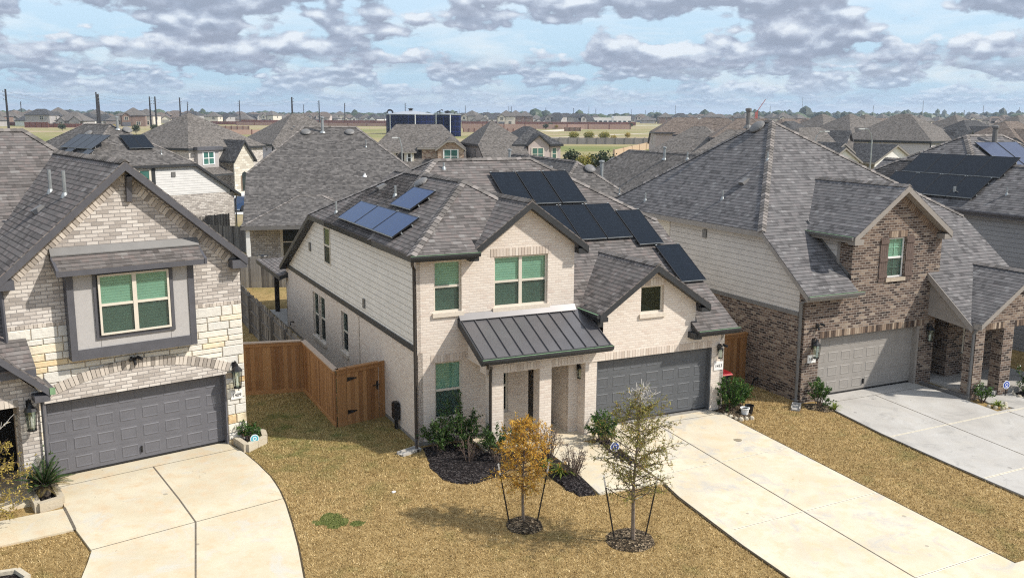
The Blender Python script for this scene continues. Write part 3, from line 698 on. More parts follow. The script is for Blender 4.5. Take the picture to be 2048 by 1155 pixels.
part('fascia', M['darktrim'], mr, lambda m: m.box(-4.3, .02, -.88, -.85, zr(-.85) - .2, zr(-.85) - .01))
gutter(hb, front(-.88), -4.3, .0, zr(-.85) - .02, 0.0, 'darktrim')
part('downspout', M['bronze'], hb, lambda m: m.tube([(-4.1, -.93, 2.75), (-4.1, -.9, 2.6), (-3.87, -.58, 2.5), (-3.87, -.53, 2.3), (-3.87, -.53, -.2)], 0.05, 5))
# step flashing beside the garage gable
part('step_flashing', M['darktrim'], hb, lambda m: [m.box(.0, .2, -.0 + k * .22 + .01, .22 * k + .2, zr(k * .22) - .05, zr(k * .22) + .22) for k in range(4)])
# roofs
mainB = [pl('-v', -.4, 2.83, .618), pl('+v', 18.55, 2.83, .492), pl('-u', -5.86, 5.72, .637), pl('+u', 5.13, 5.85, .62)]
seam = lambda p, q: (abs(p[1] - 1.0) < 1e-6 and abs(q[1] - 1.0) < 1e-6) or (p[0] < 3.6 and q[0] < 3.6 and abs(p[1] - .16) < 1e-6)
roof(hb, [[(-5.5, 1.0), (5.13, 1.0), (5.13, 18.55), (-5.86, 18.55), (-5.86, 4.26), (-5.5, 4.0)], rect(3.5, 5.13, -.4, 1.0), rect(-.34, 3.5, .16, 1.0)], mainB, M['shB'], M['darktrim'], .2, nosk=seam)
wingB = [pl('-u', -5.86, 5.72, .637), pl('+u', -.08, 5.72, .637), pl('-v', .5, 5.72, .593)]
roof(hb, [rect(-5.86, -3.8, .5, 10.2), rect(-3.8, -.08, 1.0, 10.2)], wingB, M['shB'], M['darktrim'], .2, nosk=lambda p, q: abs(p[0] + 3.8) < 1e-6 and abs(q[0] + 3.8) < 1e-6)
roof(hb, [rect(-3.98, -.02, .58, 5.2)], [pl('-u', -3.98, 5.70, .725), pl('+u', -.02, 5.70, .725)], M['shB'], M['darktrim'], .24)
roof(hb, [rect(-.1, 4.05, -.32, 3.7)], [pl('-u', -.1, 3.68, .68), pl('+u', 4.05, 3.68, .68)], M['shB'], M['darktrim'], .24)
gutter(hb, front(.5), -5.9, -3.75, 5.70, 0.0, 'darktrim'); gutter(hb, front(-.4), 3.5, 5.15, 2.82, 0.0, 'darktrim')
gutter(hb, left(-.1), -.3, 2.0, 3.66, 0.0, 'darktrim')
parts('rake_return', M['darktrim'], hb, [lambda m: m.box(-4.0, -3.72, .6, .9, 5.42, 5.6), lambda m: m.box(-.36, -.04, .6, .895, 5.44, 5.6), lambda m: m.box(-.1, .19, -.3, -.005, 3.42, 3.56), lambda m: m.box(3.69, 4.03, -.3, -.005, 3.42, 3.56), lambda m: m.box(3.4, 3.68, -.38, -.005, 2.55, 2.75)])
zwl = lambda u: 5.72 + .637 * (u + 5.86)
zmf = lambda v: 2.83 + .618 * (v + .4)
nl = (-.637, 0, 1); nf = (0, -.618, 1)
dome_vent(hb, (-3.4, 6.3, zwl(-3.4)), nl); box_vent(hb, (-3.86, 9.2, zwl(-3.86)), nl)
pipe_vent(hb, (-4.1, 7.05, zwl(-4.1)), .35); pipe_vent(hb, (-5.4, 10.1, zwl(-5.4)), .4, .04)
pipe_vent(hb, (-2.1, 7.5, zmf(7.5)), .22, .04)
# rear covered patio
roof(hb, [rect(-5.95, -1.5, 18.2, 23.8)], [pl('+v', 23.8, 2.38, .16), pl('-u', -5.95, 2.38, .35), (0, 0, 2.95)], M['shB'], M['darktrim'], .2, cap=False)
parts('patio_post', M['cedar_post'], hb, [lambda m: m.box(-5.4, -5.2, 22.0, 22.2, -.2, 2.4), lambda m: m.box(-2.0, -1.8, 22.0, 22.2, -.2, 2.4)])
part('patio_slab', M['concC'], hb, lambda m: m.box(-5.6, -1.5, 18.67, 22.6, -.3, -.04))

# ================================================================== HOUSE A (left, stone and beige brick)
ha = thing('brick_house', 'beige brick and limestone house with arched garage and grey bay window', 'house', (HS['A'][1], HS['A'][2], 0), HS['A'][0])
wall('brick_wall', M['brickA'], ha, F0, [(-.72, 4.16), (5.48, 4.16), (5.48, 5.52), (2.37, 8.2), (-.72, 5.5)])
wall('stone_backing', M['sillC'], ha, F0, [(-.72, -.1), (0, -.1), (0, 2.12), (4.9, 2.12), (4.9, -.1), (5.48, -.1), (5.48, 4.158), (-.72, 4.158)], d=-.005)
def stones(m):
    z = -.12
    rs = random.Random(21)
    while z < 4.14:
        h = rs.choice((.16, .2, .24, .28, .3)); z1 = min(4.155, z + h)
        if 4.155 - z1 < .1: z1 = 4.155
        spans = [(-.72, 5.48)] if z1 > 2.14 else [(-.72, -.002), (4.902, 5.48)]
        for a, b in spans:
            x = a
            while x < b - .02:
                w = rs.uniform(.3, .95) if b - a > 1 else rs.uniform(.2, .45)
                x1 = min(b, x + w)
                if b - x1 < .14: x1 = b
                if z < 2.12 < z1 and not (x1 <= 0 or x >= 4.9):
                    zz0 = 2.122
                else: zz0 = z
                t = rs.random() ** 1.6
                e = .014
                zs = [(zz0, z1)]
                if w > .45 and h > .26 and rs.random() < .3: zs = [(zz0, (zz0 + z1) / 2), ((zz0 + z1) / 2, z1)]
                for q0, q1 in zs:
                    if q1 - q0 < .03: continue
                    dd = .02 + rs.uniform(0, .02)
                    A = [F0.P(x + e * .5, q0 + e * .5, 0), F0.P(x1 - e * .5, q0 + e * .5, 0), F0.P(x1 - e * .5, q1 - e * .5, 0), F0.P(x + e * .5, q1 - e * .5, 0)]
                    k = .022
                    Bq = [F0.P(x + k, q0 + k, dd + rs.uniform(-.006, .006)), F0.P(x1 - k, q0 + k, dd + rs.uniform(-.006, .006)), F0.P(x1 - k, q1 - k, dd + rs.uniform(-.006, .006)), F0.P(x + k, q1 - k, dd + rs.uniform(-.006, .006))]
                    m.face(Bq, tone=t)
                    for i in range(4): m.face([A[i], A[(i + 1) % 4], Bq[(i + 1) % 4], Bq[i]], tone=t)
                x = x1
        z = z1
part('stone_wall', M['ashlar'], ha, stones)
def zin(u): return 2.2 + .52 * (1 - ((u - 2.45) / 2.5) ** 2)
def archA(m):
    n = 46
    for i in range(n):
        u0 = -.08 + 5.06 * i / n; u1 = -.08 + 5.06 * (i + 1) / n - .014
        s0 = 1 if True else 0
        t0 = math.atan(-2 * .52 * (u0 - 2.45) / 6.25); nx, nz = -math.sin(t0), math.cos(t0)
        P = [(u0, zin(u0)), (u1, zin(u1)), (u1 + nx * .26, zin(u1) + nz * .26), (u0 + nx * .26, zin(u0) + nz * .26)]
        m.fprism(F0, P, 0.0, .062 + rnd.uniform(-.004, .004), tone=rnd.random())
part('arch_course', M['soldier'], ha, archA)
part('arch_infill', M['brickA'], ha, lambda m: m.fprism(F0, [(0, 2.121), (4.9, 2.121)] + [(4.95 - 5.0 * i / 24, zin(4.95 - 5.0 * i / 24) - .004) for i in range(25)], 0.0, .048))
garage_door(ha, F0, 0.0, 4.9, 2.12, 8, 'doorA', d=-.24)
parts('garage_jamb', M['doorA'], ha, [lambda m: m.fbox(F0, 4.86, 4.899, -.1, 2.119, -.24, -.005), lambda m: m.fbox(F0, .001, .04, -.1, 2.119, -.24, -.005)])
# soldier course under the rakes
def rakeA(m):
    for sgn in (-1, 1):
        L = 3.02; n = 34
        for i in range(n):
            a0 = L * i / n; a1 = L * (i + 1) / n - .016
            cs, sn = math.cos(math.atan(.86)), math.sin(math.atan(.86))
            f = lambda a, o: (2.37 + sgn * (.05 + a + o * sn), 8.02 - .86 * (a) + o * cs - .0)
            P = [f(a0, -.22), f(a1, -.22), f(a1, .0), f(a0, .0)]
            if max(p[0] for p in P) > 5.47 or min(p[0] for p in P) < -.71: continue
            m.fprism(F0, P, 0.0, .02 + rnd.uniform(-.003, .003), tone=rnd.random())
part('rake_course', M['soldier'], ha, rakeA)
part('belt_course', M['soldier'], ha, lambda m: soldier_run(m, F0, -.72, 5.48, 4.163, 4.26, 0, .015, .105))
# bay window
BD = .36
wall('bay_box', M['stucco'], ha, front(-BD + .03), [(.74, 3.46), (3.96, 3.46), (3.96, 5.6), (.74, 5.6)], [(1.5, 3.25, 3.88, 5.4)], th=.06)
parts('bay_sides', M['stucco'], ha, [lambda m: m.fbox(F0, .74, .8, 3.46, 5.6, .001, BD - .091), lambda m: m.fbox(F0, 3.9, 3.96, 3.46, 5.6, .001, BD - .091)])
bay = part('bay_trim', M['slate'], ha, lambda m: [m.fbox(F0, .69, .86, 3.22, 5.62, 0.002, BD), m.fbox(F0, 3.84, 4.01, 3.22, 5.62, 0.002, BD), m.fbox(F0, .862, 3.838, 3.22, 3.5, 0.002, BD - .003),
     m.fbox(F0, 1.34, 1.45, 3.72, 5.62, BD - .03, BD + .012), m.fbox(F0, 3.30, 3.42, 3.72, 5.62, BD - .03, BD + .012), m.fbox(F0, 1.452, 3.298, 3.72, 3.83, BD - .03, BD + .012), m.fbox(F0, 1.452, 3.298, 5.45, 5.62, BD - .03, BD + .012)])
parts('panel_joint', M['gutC'], ha, [lambda m: m.fbox(F0, 1.45, 1.458, 3.5, 3.72, BD - .03, BD - .026), lambda m: m.fbox(F0, 3.3, 3.308, 3.5, 3.72, BD - .03, BD - .026)])
FBW = front(-BD - .02)
window(ha, FBW, 1.45, 3.30, 3.83, 5.45, cols=2, recess=-.045, back='blind', frame='frame')
part('bay_roof', M['shB'], ha, lambda m: [m.face([(.44, -.68, 5.70), (4.26, -.68, 5.70), (4.26, 0, 6.06), (.44, 0, 6.06)]), m.face([(.44, -.68, 5.66), (4.26, -.68, 5.66), (4.26, -.68, 5.70), (.44, -.68, 5.70)])])
part('bay_roof_trim', M['slate'], ha, lambda m: [m.fprism(left(.44), [(-.7, 5.53), (0, 5.9), (0, 6.055), (-.7, 5.695)], -.04, 0.03), m.fprism(right(4.26), [(-.7, 5.53), (0, 5.9), (0, 6.055), (-.7, 5.695)], -.04, 0.03), m.box(.45, 4.25, -.685, -.645, 5.53, 5.67), m.box(.5, 4.2, -.64, -.002, 5.6, 5.63)])
part('bay_flashing', M['galv'] if False else M['gutC'], ha, lambda m: [m.hexa([(.42, -.16, 5.99), (4.28, -.16, 5.99), (4.28, -.002, 6.07), (.42, -.002, 6.07), (.42, -.16, 6.02), (4.28, -.16, 6.02), (4.28, -.03, 6.2), (.42, -.03, 6.2)])])
part('gable_bracket', M['slate'], ha, lambda m: [m.fprism(left(2.42), [(-.3, 7.98), (-.02, 8.0), (-.02, 7.3), (-.1, 7.3), (-.16, 7.7)], -.14, 0.0)])
lantern(ha, F0, 5.16, 1.95, 1.3, .03); camera_fixture(ha, F0, 2.33, 2.98, .06)
plaque(ha, Fr((0, -.045, 0), (1, 0, 0), (0, -1, 0)), 5.01, 5.36, 1.31, 1.55, '1409')
# roofs
gabA = [pl('-u', -.86, 5.6, .87), pl('+u', 5.6, 5.6, .87)]
roof(ha, [rect(-.86, 5.6, -.36, 8.3)], gabA, M['shB'], M['slate'], .26)
mainA = [pl('-v', -1.0, 3.364, .6), pl('+u', 5.8, 5.55, .86), pl('+v', 17.5, 5.5, .4)]
roof(ha, [rect(-9, 5.8, 4.0, 17.5), rect(-9, -.3, -1.0, 4.0)], mainA, M['shB'], M['slate'], .22, nosk=lambda p, q: abs(p[1] - 4.0) < 1e-6 and abs(q[1] - 4.0) < 1e-6)
parts('rake_return', M['slate'], ha, [lambda m: m.box(5.15, 5.58, -.34, -.002, 5.26, 5.5), lambda m: m.box(-.84, -.5, -.34, -.002, 5.26, 5.5)])
wall('right_wall', M['sidB'], ha, right(5.48), [(0.02, -.1), (16, -.1), (16, 5.5), (0.02, 5.5)], th=.12)
zga = lambda u: 5.6 + .87 * (u + .86)
pipe_vent(ha, (1.23, 3.1, zga(1.23)), .62, .05); pipe_vent(ha, (1.24, 1.45, zga(1.24)), .66, .05)
box_vent(ha, (.75, 2.3, zga(.75)), (-.87, 0, 1))
# porch on the left
FPA = front(-.75)
wall('porch_front', M['brickA'], ha, FPA, [(-.26, -.1), (-.26, 2.7), (-2.2, 4.6), (-4.2, 4.6), (-4.2, -.1), (-2.0, -.1), (-2.0, 2.36), (-.72, 2.36), (-.72, -.1)], th=.4)
parts('porch_recess', M['brickA'], ha, [lambda m: m.box(-.36, -.28, -.34, 1.4, -.1, 2.6), lambda m: m.box(-2.1, -2.0, -.34, 1.4, -.1, 2.6)])
drA = part('front_door', M['dark'], ha, lambda m: m.box(-2.0, -.37, 1.35, 1.45, -.05, 2.6)); part('handle', M['galv'], drA, lambda m: m.box(-1.3, -1.25, 1.3, 1.345, .9, 1.1))
part('lintel_course', M['soldier'], ha, lambda m: soldier_run(m, FPA, -2.0, -.72, 2.365, 2.56, 0, .012))
lantern(ha, FPA, -.5, 2.0, 1.3)
roof(ha, [rect(-4.2, -.05, -1.2, 1.0)], [pl('+u', -.05, 2.85, .92), pl('-u', -4.2, 2.85, .92)], M['shB'], M['slate'], .24)
part('rake_return', M['slate'], ha, lambda m: m.box(-.42, -.07, -1.18, -.76, 2.5, 2.66))
part('porch_gutter', M['slate'], ha, lambda m: m.box(-.08, .06, -1.2, -.03, 2.66, 2.8))
part('drip_edge', M['green'], ha, lambda m: m.box(-.07, .06, -1.215, -1.202, 2.66, 2.84))
part('downspout', M['slate'], ha, lambda m: m.tube([(-.8, -.15, 5.4), (-.78, -.12, 5.2), (-.76, -.08, 3.6)], .05, 5))
part('downspout', M['slate'], ha, lambda m: m.tube([(-.02, -1.1, 2.7), (-.1, -.9, 2.5), (-.2, -.82, 2.4), (-.2, -.82, -.05)], .045, 5))
part('porch_floor', M['concA'], ha, lambda m: m.box(-2.0, -.36, -1.3, 1.4, -.3, -.02))

# ================================================================== HOUSE C (right, dark brick)
hc = thing('brick_house', 'dark brown brick house with taupe siding and shuttered gable window', 'house', (HS['C'][1], HS['C'][2], 0), HS['C'][0])
LC = left(-.72)
wc = (2.92, 3.74, 4.02, 5.44)
wall('front_wall', M['brickC'], hc, F0, [(-.72, -.2), (0, -.2), (0, 2.12), (4.8, 2.12), (4.8, -.2), (5.56, -.2), (5.56, 5.55), (3.32, 7.08), (1.25, 5.6), (1.25, 3.9), (-.72, 3.82)], [wc])
window(hc, F0, *wc, frame='wframe', muntin=True, sill='sillC', screen=True)
def shut(m, a0, a1):
    for k in range(4):
        w = (a1 - a0) / 4; m.fbox(F0, a0 + w * k + .004, a0 + w * (k + 1) - .004, 3.9, 5.46, 0, .03, tone=.4 + .2 * (k % 2))
    for z in (4.05, 4.62, 5.25): m.fbox(F0, a0 + .002, a1 - .002, z, z + .13, .0305, .055)
part('shutter', M['shutter'], hc, lambda m: shut(m, 2.52, 2.9)); part('shutter', M['shutter'], hc, lambda m: shut(m, 3.76, 4.14))
garage_door(hc, F0, 0.0, 4.8, 2.12, 8, 'doorC', d=-.24)
parts('garage_jamb', M['taupe'], hc, [lambda m: m.fbox(F0, 4.7, 4.799, -.2, 2.119, -.24, -.005), lambda m: m.fbox(F0, .001, .05, -.2, 2.119, -.24, -.005)])
parts('lintel_course', M['soldierC'], hc, [lambda m: soldier_run(m, F0, 0.0, 5.0, 2.13, 2.36, 0, .014), lambda m: soldier_run(m, F0, -.3, 1.2, 3.5, 3.72, 0, .014), lambda m: soldier_run(m, F0, 2.9, 3.8, 5.46, 5.68, 0, .014)])
def rakeC(m):
    cs, sn = math.cos(math.atan(.72)), math.sin(math.atan(.72))
    for sgn in (-1, 1):
        for i in range(24):
            a0 = 1.95 * i / 24; a1 = 1.95 * (i + 1) / 24 - .015
            f = lambda a, o: (3.32 + sgn * (.06 + a + o * sn), 7.0 - .72 * a + o * cs)
            m.fprism(F0, [f(a0, -.22), f(a1, -.22), f(a1, 0), f(a0, 0)], 0, .016, tone=.35 + .3 * rnd.random())
part('rake_course', M['soldierC'], hc, rakeC)
wall('side_brick_wall', M['brickC'], hc, LC, [(0.15, -.2), (16.5, -.2), (16.5, 2.92), (.3, 2.92), (.3, 3.9), (.15, 3.8)])
wall('siding_wall', M['sidC'], hc, LC, [(.3, 3.05), (16.4, 3.05), (16.4, 3.3), (11.4, 5.6), (2.0, 5.6), (.3, 4.25)], d=.01)
part('belt_trim', M['gutC'], hc, lambda m: m.fbox(LC, .28, 16.5, 2.92, 3.06, 0, .04))
part('window_trim', M['frame'], hc, lambda m: m.fbox(LC, 8.0, 8.9, 4.4, 5.5, .012, .04))
part('wall_vent', M['gutC'], hc, lambda m: m.fbox(LC, 5.55, 5.78, 4.98, 5.3, .012, .06))
part('utility_pipes', M['galv'], hc, lambda m: [m.tube([LC.P(5.6, -.1, .3), LC.P(5.6, .8, .3), LC.P(5.6, .95, .15), LC.P(5.6, 1.1, .02)], .03, 6), m.tube([LC.P(5.0, .35, .3), LC.P(5.0, .95, .3), LC.P(4.4, 1.1, .1), LC.P(4.2, 1.2, .02)], .03, 6), m.fbox(LC, 5.1, 5.55, .45, .7, .15, .4)])
part('dryer_vent', M['sillC'], hc, lambda m: m.lathe(LC.P(3.9, .95, .04), [(.02, -.1), (.1, -.05), (.1, .05), (.02, .1)], 10))
part('hose_bib', M['black'], hc, lambda m: m.tube([LC.P(2.2, .25, 0), LC.P(2.2, .22, .15), LC.P(2.3, -.05, .2)], .04, 6))
part('downspout', M['gutC'], hc, lambda m: m.tube([(-.8, -.35, 3.75), (-.8, -.3, 3.6), (-.82, .1, 3.4), (-.82, .1, .0), (-.95, -.05, -.12)], .06, 5))
part('splash_gutter', M['gutC'], hc, lambda m: m.box(-.9, -.78, -.02, .2, 0, .02))
lantern(hc, F0, -.28, 1.72, 1.15); lantern(hc, F0, 5.2, 1.75, 1.1); camera_fixture(hc, F0, -.15, 2.6)
plaque(hc, F0, -.5, -.14, 1.3, 1.57, '1417')
# roofs: main with front slope, small dormer gable, porch
mainC = [(0, .77, 9.44 - .77 * 6.95), pl('-u', -1.05, 5.65, .85), pl('+u', 9.25, 5.75, .63), pl('+v', 17.0, 2.9, .68)]
roof(hc, [[(-1.05, -.42), (1.2, -.42), (1.2, 1.2), (9.25, 1.2), (9.25, 17.0), (-1.05, 17.0)], rect(5.0, 9.25, -2.0, 1.2)], mainC, M['shC'], M['taupe'], .22, nosk=lambda p, q: (abs(p[1] - 1.2) < 1e-6 and abs(q[1] - 1.2) < 1e-6) or (abs(p[0] - 1.2) < 1e-6 and abs(q[0] - 1.2) < 1e-6))
roof(hc, [rect(.98, 5.68, -.34, 5.2)], [pl('-u', .98, 5.62, .715), pl('+u', 5.68, 5.62, .715)], M['shC'], M['taupe'], .24)
parts('rake_return', M['taupe'], hc, [lambda m: m.box(1.0, 1.4, -.32, -.002, 5.32, 5.5), lambda m: m.box(5.3, 5.66, -.32, -.002, 5.32, 5.5)])
gutter(hc, left(.98), -.3, 2.2, 5.6, 0, 'gutC'); gutter(hc, front(-.42), -1.05, 1.42, 3.74, 0, 'gutC')
wall('dormer_side', M['sidC'], hc, left(1.26), [(.6, 3.6), (2.4, 5.5), (.6, 5.5)], th=.06)
wall('dormer_side_brick', M['brickC'], hc, left(1.255), [(0.02, 3.4), (.6, 3.9), (.6, 5.55), (.02, 5.55)], th=.1)
part('dormer_trim', M['taupe'], hc, lambda m: m.fbox(left(1.262), .58, .72, 3.9, 5.5, 0, .02))
part('dormer_flashing', M['gutC'], hc, lambda m: m.fprism(left(1.27), [(-.0, 4.06), (2.3, 5.83), (2.3, 5.95), (0, 4.2)], 0, .02))
# porch on the right
part('porch_end_panel', M['taupe'], hc, lambda m: m.fprism(left(5.16), [(-1.85, 2.3), (-.003, 2.5), (-.003, 3.95), (-1.85, 2.52)], -.06, .0))
part('rake_board', M['taupe'], hc, lambda m: m.fprism(left(5.0), [(-2.02, 2.28), (-.003, 3.84), (-.003, 4.08), (-2.02, 2.52)], -.02, .03))
0 and part('porch_flashing', M['gutC'], hc, lambda m: m.hexa([(4.97, -.2, 3.96), (5.6, -.2, 3.96), (5.6, -.002, 4.11), (4.97, -.002, 4.11), (4.97, -.2, 3.985), (5.6, -.2, 3.985), (5.6, -.03, 4.2), (4.97, -.03, 4.2)]))
roof(hc, [[(5.06, -2.35), (10.2, -2.35), (10.2, 3.0), (5.5, 3.0), (5.2, -1.85), (5.06, -1.95)]], [pl('-u', 5.05, 2.62, .64), pl('+u', 10.2, 2.62, .64)], M['shC'], M['taupe'], .22)
wall('porch_gable', M['brickC'], hc, front(-2.05), [(5.2, 2.3), (10, 2.3), (10, 2.6), (7.6, 4.05), (5.2, 2.6)], th=.4)
part('porch_column', M['brickC'], hc, lambda m: m.box(5.2, 5.66, -2.05, -1.6, -.4, 2.298)); part('porch_column', M['brickC'], hc, lambda m: m.box(6.62, 7.15, -2.05, -1.6, -.4, 2.298)); part('porch_column', M['brickC'], hc, lambda m: m.box(9.3, 9.8, -2.05, -1.6, -.4, 2.298))
parts('arch_course', M['soldierC'], hc, [lambda m: soldier_run(m, front(-2.05), 5.66, 6.62, 2.31, 2.52, 0, .012), lambda m: soldier_run(m, front(-2.05), 7.15, 9.3, 2.31, 2.52, 0, .012)])
parts('porch_recess', M['brickC'], hc, [lambda m: m.box(5.56, 6.5, 1.9, 2.0, -.1, 2.6), lambda m: m.box(6.5, 6.6, .15, 2.0, -.1, 2.6), lambda m: m.box(6.6, 10, .15, .25, -.1, 2.6)])
drC = part('front_door', M['doorgreen'], hc, lambda m: m.box(5.6, 6.5, 1.84, 1.895, 0, 2.1)); part('handle', M['galv'], drC, lambda m: m.box(6.38, 6.42, 1.78, 1.835, .95, 1.1))
window(hc, front(.15), 7.3, 8.15, .8, 2.2, sill='sillC', d=.1)
part('porch_floor', M['concC'], hc, lambda m: m.box(5.56, 9.9, -2.0, 1.9, -.3, -.03))
part('porch_step', M['gutC'], hc, lambda m: m.box(5.02, 5.14, -2.1, .05, -.3, -.01))
part('downspout', M['gutC'], hc, lambda m: m.tube([(5.1, -2.25, 2.5), (5.12, -2.1, 2.35), (5.12, -2.02, 2.2), (5.12, -2.02, -.1)], .055, 5))
wall('right_wall', M['sidC'], hc, right(8.95), [(.25, -.2), (16.4, -.2), (16.4, 3.1), (11.5, 5.4), (2.4, 5.4), (.25, 4.0)], th=.1)
zlc = lambda u: 5.65 + .85 * (u + 1.05)
ncl = (-.85, 0, 1)
dome_vent(hc, (3.05, 7.4, zlc(3.05)), ncl, .34)
pipe_vent(hc, (3.1, 8.1, zlc(3.1)), .75, .085, 'ventg', 'flue_pipe', True)
for u, v in ((1.65, 5.07), (-.08, 5.52), (-.58, 10.1), (1.44, 9.98)): pipe_vent(hc, (u, v, zlc(u)), .32, .035)
box_vent(hc, (.71, 5.2, zlc(.71)), ncl)

# ================================================================== solar panels
def make_panel(mat, L=1.96, Wd=1.02):
    m = MB()
    m.box(0, Wd, 0, L, 0, .035)
    o = m.build('solar_panel', M[mat])
    f = MB()
    for b in ((-.001, .02, -.001, L + .001), (Wd - .02, Wd + .001, -.001, L + .001)): f.box(b[0], b[1], b[2], b[3], -.005, .042)
    f.box(.0202, Wd - .0202, -.001, .02, -.005, .042); f.box(.0202, Wd - .0202, L - .02, L + .001, -.005, .042)
    f.build('panel_frame', M['black'], o)
    r = MB(); r.box(-.005, Wd + .005, .3, .34, -.11, -.006); r.box(-.005, Wd + .005, L - .34, L - .3, -.11, -.006); r.build('mount_rail', M['galv'], o)
    for x in (.02, Wd - .08):
        c = MB(); c.box(x, x + .06, L - .012, L + .02, .0, .05); c.build('clamp', M['galv'], o)
    c = MB(); c.box(.0, Wd, -.012, -.0015, .0, .043); c.build('edge_trim', M['galv'], o)
    return o
protoP = {}
def place_panel(h, origin, xdir, nrm, mat, label, group, L=1.96, Wd=1.02):
    """origin = lower left corner on the roof, xdir = along the short side"""
    key = (mat, L, Wd)
    if key not in protoP: o = protoP[key] = make_panel(mat, L, Wd)
    else: o = copy_tree(protoP[key])
    x = Vector(xdir).normalized(); n = Vector(nrm).normalized(); y = n.cross(x)
    Mx = Matrix((x, y, n)).transposed().to_4x4()
    Mx.translation = Vector(origin) + n * .085
    yaw, x0, y0 = HS[h]
    o.matrix_world = Matrix.Translation((x0, y0, 0)) @ Matrix.Rotation(yaw, 4, 'Z') @ Mx
    return tag(o, label, 'solar panel', group)
gB = 'black solar panels on the front slope of the cream brick house'
nms = ['left end', 'middle', 'right end']
for k in range(3):
    place_panel('B', (-.50 + 1.07 * k, 5.44, zmf(5.44)), (1, 0, 0), nf, 'solar', f'black solar panel at the {nms[k]} of the top row on the cream house', gB)
l2 = ['half hidden behind the front gable', 'in the middle', 'at the right end']
for k in range(3):
    place_panel('B', (.36 + 1.06 * k, 3.64, zmf(3.64)), (1, 0, 0), nf, 'solar', f'black solar panel {l2[k]} of the second row', gB)
place_panel('B', (3.55, 3.26, zmf(3.26)), (1, 0, 0), nf, 'solar', 'black solar panel stepped down just right of the second row', gB)
place_panel('B', (4.13, 1.5, zmf(1.5)), (1, 0, 0), nf, 'solar', 'lone lowest black solar panel beside the garage gable', gB)
gL = 'blue-reflecting solar panels on the left slope of the cream brick house'
lb = ['farthest from the front eave', 'in the middle', 'nearest the front eave']
for k in range(3):
    v0 = 8.86 - 2.06 * k
    place_panel('B', (-5.62, v0, zwl(-5.62)), (0, -1, 0), nl, 'solar_sky_tint', f'blue-looking solar panel {lb[k]} in the left slope row of three', gL, 1.05, 2.03)
place_panel('B', (-4.56, 6.1, zwl(-4.56)), (0, -1, 0), nl, 'solar_sky_tint', 'single blue-looking solar panel above the row of three, by the dome vent', gL, 1.05, 2.03)
# ------------------------------------------------------------------ ground, paving, beds
def axis(lo, hi, step, far, gr=1.35):
    a = list(np.arange(lo, hi + 1e-6, step)); d = step
    x = hi
    while x < far: d *= gr; x += d; a.append(x)
    x = lo; d = step; pre = []
    while x > -far * (1 if lo < -20 else .02): d *= gr; x -= d; pre.append(x)
    return pre[::-1] + a
xs = axis(-44, 44, 1.0, 7000); ys = axis(4, 70, 1.0, 9500)
t = NT('dormant_lawn'); p = t.wpos()
n1 = t.noise(0.22, 5, 0.6, p, 0.5); n2 = t.noise(1.7, 5, 0.65, p); n3 = t.noise(24, 4, 0.75, p); n4 = t.noise(75, 2, 0.8, p)
straw = t.ramp(t.math('ADD', t.math('MULTIPLY_ADD', n3, 0.6, t.math('MULTIPLY', n4, 0.4)), t.math('MULTIPLY', t.math('SUBTRACT', t.noise(4.5, 5, .7, p), .5), .45)), [(0.34, (0.10, 0.06, 0.02, 1)), (0.46, (0.31, 0.205, 0.08, 1)), (0.58, (0.50, 0.355, 0.16, 1)), (0.7, (0.68, 0.52, 0.27, 1))])
grn = t.ramp(n3, [(0.3, (0.035, 0.055, 0.012, 1)), (0.55, (0.12, 0.15, 0.04, 1)), (0.75, (0.24, 0.25, 0.1, 1))])
gm = t.math('ADD', t.math('MULTIPLY', t.math('SUBTRACT', n1, 0.54), 2.0), t.math('MULTIPLY', t.math('SUBTRACT', n2, 0.5), 1.5), clamp=True)
# the side yard between the two houses kept greener than the open front lawns
sv = t.n('ShaderNodeVectorMath', operation='DISTANCE'); t.l(p, sv.inputs[0]); sv.inputs[1].default_value = tuple(W('B', -7.8, 4.6))
yard = t.math('MULTIPLY', t.math('SUBTRACT', 1.0, t.math('DIVIDE', sv.outputs['Value'], 6.0), clamp=True), 0.9)
gm = t.math('ADD', gm, t.math('MULTIPLY', yard, n2), clamp=True)
for (pu, pv, pr_) in ((-9.2, -2.9, 0.36), (-8.7, -3.3, .16)):
    dv = t.n('ShaderNodeVectorMath', operation='DISTANCE'); w_ = W('B', pu, pv); dv.inputs[1].default_value = tuple(w_)
    t.l(p, dv.inputs[0])
    blob = t.math('MULTIPLY', t.math('LESS_THAN', t.math('ADD', t.math('DIVIDE', dv.outputs['Value'], pr_), t.math('MULTIPLY', t.math('SUBTRACT', n2, 0.5), 3.0)), 1.0), 0.9)
    gm = t.math('MAXIMUM', gm, blob)
band = t.noise(1.0, 3, .5, t.mapping(p, (1.1, .07, 1), (0, 0, 0), (0, 0, -BY)))
straw = t.mix(t.math('MULTIPLY', t.math('SUBTRACT', t.math('MULTIPLY_ADD', t.noise(.5, 4, .6, p, .6), .5, t.math('MULTIPLY', band, .5)), .44, clamp=True), 5, clamp=True), t.mix(.35, straw, (.24, .17, .075, 1)), straw)
near = t.mix(gm, straw, grn)
